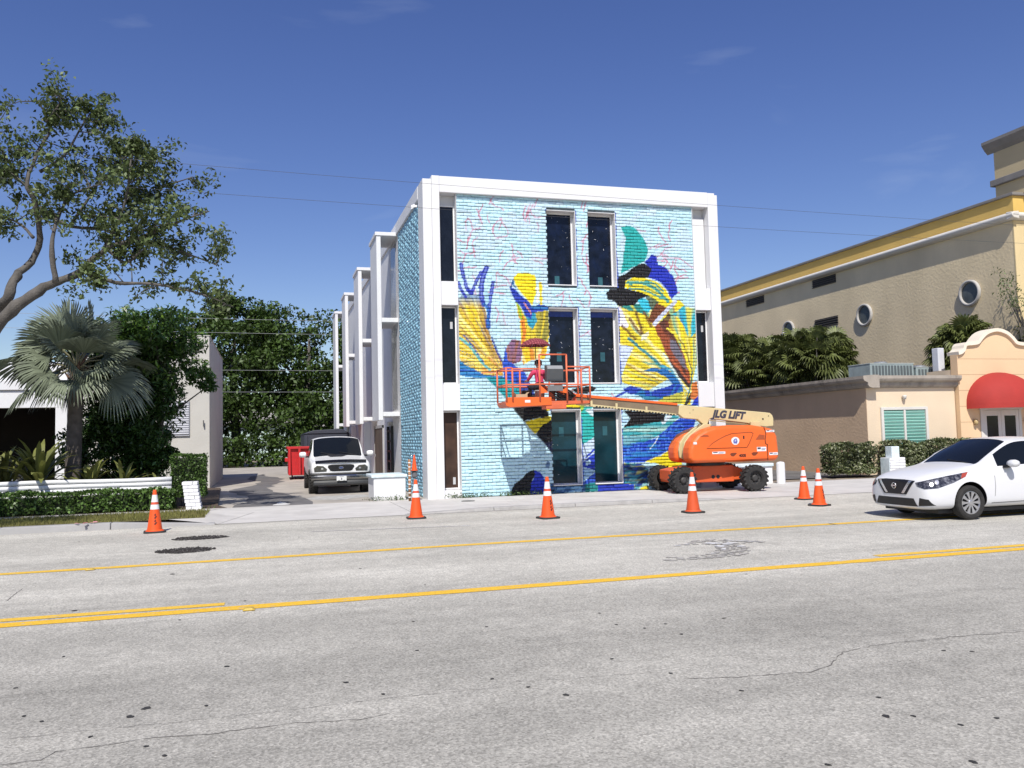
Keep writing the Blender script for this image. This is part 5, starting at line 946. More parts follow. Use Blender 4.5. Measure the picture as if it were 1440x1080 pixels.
# ---- strap-leaved plants in the bed
def strap_plant(x, y, z, n, L0, wd, label, seed, mat=STRAP):
    rp3 = random.Random(seed); r = empty('strap_leaf_plant', (x, y, z), 0, label, 'plant', 'strap-leaved plants in the bed')
    for k in range(n):
        a = k*2.4+rp3.uniform(-.3, .3); el = rp3.uniform(0.35, 1.45); L_ = L0*rp3.uniform(0.7, 1.1); V_, F_ = [], []; p = Vector((x+rp3.gauss(0, .06), y+rp3.gauss(0, .06), z)); sd = Vector((-math.sin(a), math.cos(a), 0)); N_ = 7
        for i in range(N_+1):
            t_ = i/N_; e_ = el-t_*t_*1.0; w_ = wd*(0.35+1.3*t_)*(1 if t_ < 0.6 else max(0.02, (1-t_)/0.4)**0.7)
            V_ += [p-sd*w_*0.5+Vector((0, 0, w_*0.12)), p, p+sd*w_*0.5+Vector((0, 0, w_*0.12))]
            p = p+Vector((math.cos(a)*math.cos(e_), math.sin(a)*math.cos(e_), math.sin(e_)))*L_/N_
            if i: o = 3*i; F_ += [(o-3, o-2, o+1, o), (o-2, o-1, o+2, o+1)]
        MB().add(V_, F_).build('leaf', mat, r, smooth=True, fix=False)
    return r
strap_plant(-5.35, 23.0, 0.62, 64, 1.35, 0.12, 'tall strap-leaved plant at the left edge behind the white rails', 1)
strap_plant(-6.1, 23.1, 0.62, 46, 1.2, 0.11, 'strap-leaved plant cut by the left edge of the photo', 2)
strap_plant(-4.2, 23.0, 0.62, 24, 0.75, 0.09, 'low strap-leaved plant right beside the palm trunk', 3)
strap_plant(-3.45, 23.1, 0.5, 20, 0.85, 0.09, 'low strap-leaved plant in the shade of the leafy tree', 4)
strap_plant(-2.75, 23.1, 0.5, 14, 0.6, 0.08, 'low strap-leaved plant near the right end of the rails', 5)
# ---- weeds
def weeds(x0, x1, y, label, n, seed):
    rw = np.random.default_rng(seed); c = np.concatenate([rw.normal([cx_, y-0.08, 0.05], [0.13, 0.04, 0.035], (n, 3)) for cx_ in np.arange(x0, x1, 0.24)+rw.uniform(-.08, .08, len(np.arange(x0, x1, 0.24))) if rw.random() < 0.85]); c[:, 2] = np.abs(c[:, 2])+0.015; c[:, 1] = np.minimum(c[:, 1], y-0.015)
    o = leaves('weeds', c, 0.05, WEED, None, aspect=0.5); tag(o, label, 'weeds', kind='stuff'); return o
weeds(4.7, 7.5, 22.16, 'green weeds growing along the foot of the mural wall', 60, 1); weeds(2.65, 3.5, 22.42, 'weeds at the foot of the low white block wall', 45, 2); weeds(-2.6, -1.4, 21.6, 'leaf litter and weeds under the clipped shrub', 30, 3)

# ================================================================== BOOM LIFT
ORANGE = pm('lift_orange', (0.78, 0.135, 0.022), 0.38, 0.05, 2.0, spec=0.5, dirt=0.18, dirtcol=(0.55, 0.16, 0.06), dscale=3)
ORANGE_F = pm('faded_orange', (0.62, 0.13, 0.05), 0.55, 0.12, 4.0, dirt=0.5, dirtcol=(0.42, 0.12, 0.07), dscale=6)
ORANGE_D = pm('chassis_orange', (0.62, 0.10, 0.022), 0.5, 0.08, 2.0, dirt=0.3, dirtcol=(0.22, 0.06, 0.03), dscale=4)
BOOMC = pm('boom_cream', (0.60, 0.50, 0.27), 0.5, 0.06, 2.0, dirt=0.2, dirtcol=(0.35, 0.28, 0.15), dscale=4)
BOOMB = pm('boom_inner_brown', (0.20, 0.15, 0.095), 0.5, 0.15, 3.0)
DECAL = pm('white_decal', (0.72, 0.72, 0.72), 0.5, 0.06, 40); DECK = pm('dark_decal', (0.05, 0.05, 0.08), 0.5, 0.2, 30); BLUEP = pm('blue_print', (0.10, 0.12, 0.38), 0.5, 0.2, 30)
LIFT = empty('boom_lift', (11.45, 20.85, 0), 0, 'orange and cream boom lift parked before the mural, basket raised at left', 'boom lift')
MC = Matrix.Translation((11.45, 20.85, 0)) @ Matrix.Rotation(-0.10, 4, 'Z')
def wheel(parent, M, r, wd, rim_r, lugs=0, spokes=0, rimmat=None, hub=None, name='wheel'):
    """wheel whose axle is local y; outer face towards -y"""
    A = M @ Matrix.Rotation(math.pi/2, 4, 'X'); t = MB(); h_ = wd/2
    t.lathe([(rim_r, -h_*0.82), (rim_r*1.06, -h_*0.95), (r*0.86, -h_), (r*0.96, -h_*0.84), (r, -h_*0.55), (r, h_*0.55), (r*0.96, h_*0.84), (r*0.86, h_), (rim_r*1.06, h_*0.95), (rim_r, h_*0.82)], 40, A, cap=False)
    if lugs:
        for i in range(lugs):
            for sgn in (-1, 1):
                a = 2*math.pi*(i+(0.5 if sgn > 0 else 0))/lugs; B = A @ Matrix.Rotation(a, 4, 'Z') @ Matrix.Translation((r*0.985, 0, sgn*h_*0.52)) @ Matrix.Rotation(sgn*0.45, 4, 'X'); t.box(-0.03, 0.022, -r*0.075, r*0.075, -h_*0.52, h_*0.52, B)
    w_ = t.build(name, RUBBER, parent, smooth=False)
    rm = MB(); fz = h_*0.70   # +z of A is -y after rotation: outer face
    if spokes:
        rm.lathe([(rim_r*0.93, -h_*0.6), (rim_r*0.99, fz*0.9), (rim_r*1.03, fz*1.12), (rim_r*0.95, fz*1.14), (rim_r*0.90, fz*0.85)], 40, A, cap=False)
        for i in range(spokes):
            B = A @ Matrix.Rotation(2*math.pi*i/spokes, 4, 'Z'); k = rim_r
            pts = [(0.12*k, -0.075*k), (0.55*k, -0.085*k), (0.93*k, -0.17*k), (0.93*k, 0.17*k), (0.55*k, 0.085*k), (0.12*k, 0.075*k)]
            rm.prism(pts, fz*0.80, fz*1.06, 'z', B)
        rm.lathe([(0.24*rim_r, fz*0.7), (0.24*rim_r, fz*1.10), (0.18*rim_r, fz*1.2), (0.0, fz*1.22)], 20, A, cap=False)
        bk = MB(); bk.lathe([(0.0, fz*0.35), (rim_r*0.95, fz*0.35), (rim_r*0.95, fz*0.2)], 24, A, cap=False); bk.build('brake_disc', BLACK, w_)
    else:
        rm.lathe([(rim_r*1.0, -h_*0.6), (rim_r*1.02, fz*1.1), (rim_r*0.92, fz*1.12), (rim_r*0.84, fz*0.5), (rim_r*0.5, fz*0.3), (rim_r*0.45, fz*0.75), (rim_r*0.3, fz*0.95), (0.0, fz*0.97)], 28, A, cap=False)
        for i in range(8): B = A @ Matrix.Rotation(2*math.pi*i/8, 4, 'Z') @ Matrix.Translation((rim_r*0.62, 0, fz*0.36)); rm.lathe([(0.022, 0), (0.022, 0.02), (0, 0.02)], 6, B, cap=False)
    rm.build('rim', rimmat or STEEL, w_, smooth=False, bevel=0.0)
    return w_
RIMD = pm('dirty_black_rim', (0.035, 0.033, 0.032), 0.6, 0.3, 8, dirt=0.3, dirtcol=(0.12, 0.11, 0.10), dscale=8)
for x_ in (-1.0, 1.0):
    for s in (-1, 1):
        st_ = 0.0 if x_ > 0 else 0.16
        wheel(LIFT, MC @ Matrix.Translation((x_, s*0.80, 0.355)) @ Matrix.Rotation(st_+(math.pi if s > 0 else 0), 4, 'Z'), 0.335, 0.30, 0.19, 18, rimmat=RIMD)
c = MB(); c.box(-0.55, 0.62, -0.42, 0.42, 0.26, 0.70, MC); c.prism([(-1.18, 0.34), (-0.50, 0.30), (-0.50, 0.70), (-0.78, 0.68), (-1.18, 0.60)], -0.40, 0.40, 'y', MC); c.prism([(0.58, 0.30), (1.12, 0.32), (1.12, 0.52), (0.58, 0.68)], -0.40, 0.40, 'y', MC); c.build('chassis', ORANGE_D, LIFT, bevel=0.02)
for x_ in (-1.0, 1.0):
    a = MB(); a.box(x_-0.09, x_+0.09, -0.66, 0.66, 0.27, 0.43, MC); a.build('axle', ORANGE_D if x_ < 0 else BLACK, LIFT, bevel=0.015)
    for s in (-1, 1): b = MB(); b.lathe([(0.14, -0.06), (0.14, 0.06)], 16, MC @ Matrix.Translation((x_, s*0.62, 0.35)) @ Matrix.Rotation(math.pi/2, 4, 'X')); b.build('hub', BLACK, LIFT)
hb = MB()
for x_ in (0.02, 0.16): hb.lathe([(0.05, 0), (0.05, 0.006)], 14, MC @ Matrix.Translation((x_, -0.421, 0.40)) @ Matrix.Rotation(math.pi/2, 4, 'X'))
hb.build('tie_down_hole', BLACK, LIFT, kind='stuff')
t = MB(); t.lathe([(0.52, 0.70), (0.52, 0.78)], 32, MC); t.build('slew_ring', BLACK, LIFT)
t = MB(); t.box(10.75, 13.12, 20.36, 21.14, 0.782, 0.86); t.build('turntable', ORANGE_D, LIFT, bevel=0.02)
HOOD = [(10.62, 0.80), (10.56, 0.92), (10.55, 1.06), (10.57, 1.19), (10.65, 1.36), (10.82, 1.54), (11.06, 1.66), (11.32, 1.74), (11.82, 1.765), (12.45, 1.755), (12.80, 1.70), (13.10, 1.63), (13.19, 1.44), (13.22, 1.06), (13.22, 0.83), (13.1, 0.79), (12.84, 0.78)]
SCF = lambda p, y: (p[0]*y/20.0, 1.6+(p[1]-1.6)*y/20.0)
for y0, y1, nm in ((20.02, 20.50, 'near'), (20.86, 21.36, 'far')):
    hd = MB(); hd.prism(HOOD, y0, y1, 'y'); ho = hd.build('hood', ORANGE, LIFT, bevel=0.11, seg=5)
    if nm == 'near':
        def on_hood(poly, name, mat, d=0.004, off=0.0): return MB().prism(poly, y0-d-off, y0-0.0005-off+0.02, 'y').build(name, mat, ho)
        # raised access panel, recesses, decals
        on_hood([(11.06, 1.17), (11.22, 1.29), (11.41, 1.39), (11.60, 1.47), (11.80, 1.53), (12.36, 1.555), (12.42, 1.52), (12.29, 1.27), (12.22, 1.17)], 'access_panel', ORANGE, 0.014)
        on_hood([(11.035, 1.155), (11.21, 1.30), (11.41, 1.405), (11.60, 1.487), (11.80, 1.547), (12.38, 1.572), (12.445, 1.53), (12.31, 1.26), (12.235, 1.155)], 'panel_seam', pm('seam', (0.10, 0.03, 0.015), 0.8), 0.004)
        on_hood([(12.12, 1.39), (12.16, 1.39), (12.16, 1.475), (12.12, 1.475)], 'latch_slot', BLACK, 0.017)
        for xa in (11.72, 12.36): on_hood([(xa, 1.0), (xa+0.04, 0.945), (xa+0.11, 0.94), (xa+0.20, 1.01), (xa+0.18, 1.03), (xa+0.05, 1.03)], 'hand_hole', pm('hole_dark', (0.16, 0.035, 0.012), 0.8), 0.005)
        on_hood([(10.86, 1.475), (11.12, 1.475), (11.09, 1.52), (10.97, 1.53)], 'vent_recess', pm('recess', (0.35, 0.07, 0.02), 0.7), 0.006)
        for (xa, xb, za, zb) in ((11.20, 11.58, 1.015, 1.075), (12.53, 12.81, 1.05, 1.165), (12.90, 13.16, 0.94, 1.01), (12.83, 13.08, 1.555, 1.61), (10.665, 10.76, 1.28, 1.34)):
            dcl = on_hood([(xa, za), (xb, za), (xb, zb), (xa, zb)], 'decal', DECAL, 0.006); w_ = xb-xa; h_ = zb-za
            if w_ > 0.15:
                on_hood([(xa+w_*0.06, za+h_*0.5), (xa+w_*0.40, za+h_*0.5), (xa+w_*0.40, za+h_*0.9), (xa+w_*0.06, za+h_*0.9)], 'print', DECK, 0.008)
                MB().box(xa+w_*0.48, xb-w_*0.06, y0-0.008, y0-0.001, za+h_*0.58, za+h_*0.70).build('print', BLUEP, ho); MB().box(xa+w_*0.48, xb-w_*0.15, y0-0.008, y0-0.001, za+h_*0.28, za+h_*0.40).build('print', DECK, ho)
        oc = [(11.885+0.118*math.cos(a)*(1+0.05*math.sin(3*a)), 1.345+0.105*math.sin(a)) for a in np.linspace(0, 2*math.pi, 19)[:-1]]; on_hood(oc, 'decal', DECAL, 0.018)
        on_hood([(11.83, 1.28), (11.93, 1.27), (11.95, 1.34), (11.92, 1.41), (11.86, 1.40), (11.82, 1.35)], 'print', BLUEP, 0.020); on_hood([(11.86, 1.32), (11.90, 1.33), (11.91, 1.375), (11.87, 1.38)], 'print', pm('lilac_print', (0.45, 0.45, 0.62), 0.5), 0.022)
        MT = INV['boom_lift'] @ Matrix.Translation((12.09, y0-0.006, 0.95)) @ Matrix.Rotation(math.pi/2, 4, 'X'); text_mesh('400S', 0.105, BLACK, 'lettering', ho, MT, 0.002, 0.003)
        seam = MB(); seam.tube([(12.765, y0-0.002, 1.69), (12.80, y0-0.004, 1.60), (12.82, y0-0.004, 1.5), (12.79, y0-0.004, 1.36), (12.80, y0-0.004, 1.25), (12.86, y0-0.004, 1.22), (12.85, y0-0.004, 1.12), (12.85, y0-0.003, 0.80)], 0.010, 6); seam.build('seam', BLACK, ho)
        on_hood([(12.50, 1.36), (12.62, 1.50), (12.78, 1.48), (12.77, 1.36)], 'grab_recess', MATS['recess'], 0.004)
        on_hood([(11.55, 0.845), (12.83, 0.86), (12.83, 0.875), (11.60, 0.862)], 'trim_rib', ORANGE, 0.02)
gs = MB(); gs.prism([(10.62, 1.12), (10.66, 1.31), (10.80, 1.50), (11.08, 1.70), (11.28, 1.82), (11.5, 1.80), (11.35, 1.58), (11.2, 0.87), (10.78, 0.865), (10.64, 0.93)], 20.53, 20.60, 'y'); gs.prism([(10.62, 1.12), (10.66, 1.31), (10.80, 1.50), (11.08, 1.70), (11.28, 1.82), (11.5, 1.80), (11.35, 1.58), (11.2, 0.87), (10.78, 0.865), (10.64, 0.93)], 20.76, 20.83, 'y'); gs.build('upright', BOOMC, LIFT, bevel=0.012)
gs = MB(); gs.tube([(10.80, 20.68, 1.0), (11.25, 20.68, 1.80)], 0.06, 12); gs.build('lift_cylinder', BOOMB, LIFT)
gs = MB(); gs.box(12.7, 13.0, 20.53, 20.60, 0.862, 1.85); gs.box(12.7, 13.0, 20.76, 20.83, 0.862, 1.85); gs.build('tail_post', BOOMC, LIFT, bevel=0.01)
BOOM = [(10.60, 2.31), (10.68, 2.335), (13.22, 2.10), (13.36, 2.08), (13.43, 2.02), (13.46, 1.93), (13.45, 1.72), (13.2, 1.70), (12.82, 1.76), (12.64, 1.81), (11.5, 1.955), (11.42, 1.80), (11.33, 1.77), (11.13, 1.94), (10.71, 1.98), (10.57, 2.09)]
b = MB(); b.prism([(p[0], p[1]) for p in BOOM], 20.605, 20.755, 'y'); bo = b.build('main_boom', BOOMC, LIFT, bevel=0.02, seg=3)
cv = MB(); cv.prism([(11.45, 1.93), (12.66, 1.785), (12.66, 1.765), (11.5, 1.895)], 20.598, 20.604, 'y'); cv.build('hose_rail', pm('rail_tan', (0.32, 0.25, 0.12), 0.6), bo)
for x_, z_, r_ in ((13.12, 1.92, 0.022), (13.3, 2.0, 0.012), (11.0, 2.2, 0.01), (10.9, 2.12, 0.008)):
    pn_ = MB(); pn_.lathe([(r_, 0), (r_, 0.012), (0, 0.012)], 12, Matrix.Translation((x_, 20.604, z_)) @ Matrix.Rotation(math.pi/2, 4, 'X'), cap=False); pn_.build('pin', BLACK, bo)
MT = INV['boom_lift'] @ Matrix.Translation((12.06, 20.6, 2.045)) @ Matrix.Rotation(0.073, 4, 'Y') @ Matrix.Rotation(math.pi/2, 4, 'X'); text_mesh('JLG LIFT', 0.27, pm('boom_lettering', (0.045, 0.045, 0.07), 0.5, 0.2, 10), 'lettering', bo, MT, 0.003, 0.014, 0.25)
# telescoping inner boom out to the basket
ib = MB(); ib.prism([(7.62, 2.42), (10.62, 2.07), (10.62, 2.32), (7.62, 2.60)], 20.63, 20.73, 'y'); ib.build('inner_boom', BOOMB, LIFT, bevel=0.01)
ib = MB(); ib.prism([(7.55, 2.595), (10.55, 2.325), (10.55, 2.385), (7.55, 2.675)], 20.60, 20.755, 'y'); ib.build('hose_carrier_cover', ORANGE, LIFT, bevel=0.012)
ib = MB(); ib.prism([(7.66, 2.37), (9.9, 2.13), (10.5, 2.06), (10.5, 2.10), (9.9, 2.185), (7.66, 2.435)], 20.60, 20.625, 'y'); ib.build('cable_track', BOOMC, LIFT, bevel=0.006)
lk = MB()
for i in range(26): x_ = 8.2+i*0.088; z_ = 2.34-(x_-8.02)*0.112; lk.box(x_, x_+0.05, 20.592, 20.599, z_-0.012, z_+0.02)
lk.build('track_links', BLACK, LIFT, kind='stuff')
for x_ in (8.05, 8.75, 9.6): z_ = 2.40-(x_-8)*0.115; cl = MB(); cl.box(x_, x_+0.06, 20.585, 20.60, z_-0.06, z_+0.09); cl.build('clamp', BOOMC, LIFT, bevel=0.005)
nk = MB(); nk.prism([(7.18, 2.40), (7.70, 2.42), (7.62, 2.68), (7.40, 2.80), (7.22, 2.95), (7.12, 2.90), (7.22, 2.62)], 20.58, 20.62, 'y'); nk.prism([(7.18, 2.40), (7.70, 2.42), (7.62, 2.68), (7.40, 2.80), (7.22, 2.95), (7.12, 2.90), (7.22, 2.62)], 20.73, 20.77, 'y'); nk.tube([(7.25, 20.56, 2.5), (7.25, 20.8, 2.5)], 0.07, 14); nk.build('boom_nose', ORANGE_F, LIFT, bevel=0.01)
hs_ = MB(); rh = random.Random(4)
for i in range(9):
    a = Vector((7.55+rh.uniform(-.1, .1), 20.55, 2.62)); e = Vector((6.95+rh.uniform(-.15, .15), 20.3+rh.uniform(-.05, .05), 2.6+rh.uniform(-.08, .25))); m = (a+e)/2+Vector((rh.uniform(-.1, .1), -0.12, rh.uniform(-0.2, 0.15))); hs_.tube(smooth_path([a, m, e], 5), 0.018, 6)
hs_.box(7.12, 7.34, 20.34, 20.5, 2.42, 2.56); hs_.tube([(7.2, 20.3, 2.48), (7.2, 20.56, 2.48)], 0.085, 14); hs_.build('hydraulic_hoses', BLACK, LIFT, kind='stuff')
rt = MB(); rt.box(6.72, 7.26, 20.22, 20.60, 2.27, 2.40); rt.tube([(6.95, 20.42, 2.40), (6.95, 20.42, 2.75)], 0.09, 14); rt.prism([(6.82, 2.74), (7.08, 2.74), (7.16, 2.86), (6.74, 2.86)], 20.3, 20.55, 'y'); rt.build('platform_rotator', ORANGE_F, LIFT, bevel=0.01)
# basket
BX0, BX1, BY0, BY1, BZ = 5.67, 7.90, 20.20, 21.06, 2.42
fl = MB(); fl.prism([(BX0, 2.40), (BX0+0.06, 2.33), (6.9, 2.37), (BX1, 2.40), (BX1, 2.47), (BX0, 2.47)], BY0+0.03, BY1-0.02, 'y'); flo = fl.build('basket_floor', ORANGE_F, LIFT, bevel=0.008)
tb_ = MB(); tb_.prism([(BX0, 2.37), (BX0+0.10, 2.33), (6.86, 2.37), (6.86, 2.57), (BX0+0.02, 2.57), (BX0-0.01, 2.5)], BY0, BY0+0.028, 'y'); tb_.build('toe_board', ORANGE, LIFT, bevel=0.006)
MB().box(6.16, 6.30, BY0-0.004, BY0-0.0005, 2.435, 2.50).build('decal', DECAL, LIFT)
RAIL = pm('rail_orange', (0.66, 0.14, 0.06), 0.5, 0.12, 3, dirt=0.35, dirtcol=(0.50, 0.24, 0.17), dscale=5)
def rail(pts, r=0.02, nm='rail'): return MB().tube(pts, r, 8).build(nm, RAIL, LIFT, smooth=True)
ZT, ZM = 3.30, 2.88
for pts in ([(BX0+0.02, BY0, ZT), (BX0+0.18, BY0, ZT)], [(BX0+0.16, BY0+0.02, ZT-0.02), (6.56, BY0+0.02, ZT-0.02)], [(BX0+0.02, BY0, ZM), (7.30, BY0, ZM+0.02)], [(6.56, BY0, 3.64), (7.28, BY0, 3.64)], [(7.28, BY0, 3.33), (BX1, BY0, 3.33)], [(7.28, BY0, 3.24), (7.68, BY0, 3.24)], [(7.28, BY0, ZM), (BX1, BY0, ZM)],
        [(BX0+0.02, BY1, ZT), (BX1, BY1, ZT)], [(BX0+0.02, BY1, ZM), (BX1, BY1, ZM)], [(BX0+0.02, BY0, ZT), (BX0+0.02, BY1, ZT)], [(BX0+0.02, BY0, ZM), (BX0+0.02, BY1, ZM)], [(BX1, BY0, 3.33), (BX1, BY1, ZT)], [(BX1, BY0, ZM), (BX1, BY1, ZM)]): rail(pts)
for x_, y_, z1 in ((BX0+0.02, BY0, ZT), (BX0+0.18, BY0, ZT), (6.56, BY0, 3.64), (7.28, BY0, 3.64), (7.67, BY0, 3.28), (BX1, BY0, 3.34), (BX0+0.02, BY1, ZT), (6.30, BY1, ZT), (7.1, BY1, ZT), (BX1, BY1, ZT)): rail([(x_, y_, 2.46), (x_, y_, z1)], 0.024, 'rail_post')
for g3 in ([(6.58, 2.66), (6.58, 2.86), (6.78, 2.68)], [(7.26, 2.66), (7.26, 2.80), (7.05, 2.70)]): MB().prism(g3, BY0-0.01, BY0+0.01, 'y').build('gusset', ORANGE, LIFT)
cb = MB(); cb.prism([(BY0-0.06, 3.27), (BY0-0.01, 3.36), (BY0+0.16, 3.38), (BY0+0.16, 2.96), (BY0-0.01, 2.96)], 6.74, 7.18, 'x'); cbo = cb.build('control_console', pm('console_grey', (0.075, 0.08, 0.085), 0.5, 0.1, 4), LIFT, bevel=0.015)
MB().prism([(BY0-0.064, 3.272), (BY0-0.015, 3.358), (BY0-0.011, 3.356), (BY0-0.06, 3.268)], 6.76, 7.16, 'x').build('panel', pm('panel_grey', (0.25, 0.26, 0.27), 0.5), cbo)
MB().box(6.77, 7.15, BY0-0.02, BY0-0.0105, 2.98, 3.24).build('front_plate', pm('plate_dark', (0.045, 0.05, 0.055), 0.5), cbo)
MB().box(6.76, 7.16, BY0-0.03, BY0-0.01, 2.72, 2.86).build('document_box', pm('box_grey', (0.17, 0.165, 0.165), 0.6), LIFT)
# things lying in the basket
def carton(x, y, w_, d, h_, label):
    r = empty('carton', (x, y, 2.472), 0, label, 'carton'); MB().box(x, x+w_, y, y+d, 2.472, 2.472+h_).build('box', pm('cardboard', (0.52, 0.38, 0.24), 0.8, 0.1, 5), r, bevel=0.004)
    MB().box(x+w_*0.42, x+w_*0.58, y-0.001, y+d+0.001, 2.472+h_+0.0005, 2.472+h_+0.002).build('tape', pm('tape', (0.6, 0.5, 0.36), 0.4), r)
    for s in (-1, 1): MB().prism([(x, 2.472+h_), (x-0.06, 2.472+h_+0.05), (x-0.055, 2.472+h_+0.055)] if s < 0 else [(x+w_, 2.472+h_), (x+w_+0.06, 2.472+h_+0.05), (x+w_+0.055, 2.472+h_+0.055)], y, y+d, 'y').build('flap', MATS['cardboard'], r)
carton(5.98, 20.36, 0.30, 0.25, 0.18, 'open cardboard carton on the basket floor')
def bucket(x, y, col, label, k):
    r = empty('paint_bucket', (x, y, 2.472), 0, label, 'bucket', 'paint buckets in the basket'); b = MB(); b.lathe([(0.0, 2.474), (0.11, 2.474), (0.13, 2.74), (0.14, 2.745), (0.14, 2.765), (0.125, 2.765), (0.12, 2.72), (0, 2.72)], 18, Matrix.Translation((x, y, 0)), cap=False); b.build('pail', pm('bucket_%d' % k, col, 0.5, 0.15, 5), r, smooth=True)
    MB().tube([(x+0.14*math.cos(a), y-0.02, 2.75-0.10*abs(math.sin(a))) for a in np.linspace(0, math.pi, 9)], 0.004, 5).build('handle', STEEL, r)
bucket(6.36, 20.75, (0.03, 0.03, 0.035), 'black paint bucket standing left of the painter', 1); bucket(7.45, 20.6, (0.55, 0.55, 0.55), 'white paint bucket at the right end of the basket', 2)
# umbrella clamped to the basket
UM = empty('umbrella', (6.6, 20.62, 3.3), 0, 'small maroon plaid umbrella shading the lift basket', 'umbrella')
u_ = MB(); N8 = 8; rows = [(0.02, 4.10), (0.12, 4.085), (0.24, 4.04), (0.33, 3.98), (0.41, 3.895)]
for r, z_ in rows:
    for j in range(N8*3): a = 2*math.pi*j/(N8*3); sc = 1.0 if j % 3 == 0 else 0.955; u_.v.append((6.6+r*sc*math.cos(a), 20.62+r*sc*math.sin(a), z_-(0.0 if j % 3 == 0 else -0.012*(r/0.41)**2)))
for i in range(len(rows)-1):
    for j in range(N8*3): a = i*24+j; b_ = i*24+(j+1) % 24; u_.f.append((a, b_, b_+24, a+24)); u_.mi.append(0)
def plaid():
    m = pm('maroon_plaid', (0.30, 0.045, 0.06), 0.8, 0.05, 4, trans=0.15); t_ = m.node_tree; N = t_.nodes; K = t_.links.new; b = N['Principled BSDF']; tcn = N.new('ShaderNodeTexCoord'); w1 = N.new('ShaderNodeTexWave'); w1.inputs['Scale'].default_value = 5.0; w2 = N.new('ShaderNodeTexWave'); w2.bands_direction = 'Y'; w2.inputs['Scale'].default_value = 5.0
    K(tcn.outputs['Object'], w1.inputs['Vector']); K(tcn.outputs['Object'], w2.inputs['Vector']); mx_ = N.new('ShaderNodeMath'); mx_.operation = 'MULTIPLY'; K(w1.outputs['Fac'], mx_.inputs[0]); K(w2.outputs['Fac'], mx_.inputs[1])
    c_ = N.new('ShaderNodeMix'); c_.data_type = 'RGBA'; c_.inputs[6].default_value = (0.16, 0.02, 0.035, 1); c_.inputs[7].default_value = (0.46, 0.12, 0.13, 1); K(mx_.outputs[0], c_.inputs[0]); K(c_.outputs[2], b.inputs['Base Color']); return m
u_.build('canopy', plaid(), UM, fix=False)
MB().tube([(6.6, 20.62, 4.14), (6.6, 20.62, 3.62), (6.58, 20.45, 3.35), (6.575, 20.24, 3.28)], 0.011, 8).build('pole', BLACK, UM)
for j in range(N8): a = 2*math.pi*j/N8; MB().tube([(6.6, 20.62, 4.05), (6.6+0.40*math.cos(a), 20.62+0.40*math.sin(a), 3.888)], 0.004, 4).build('rib', STEEL, UM)
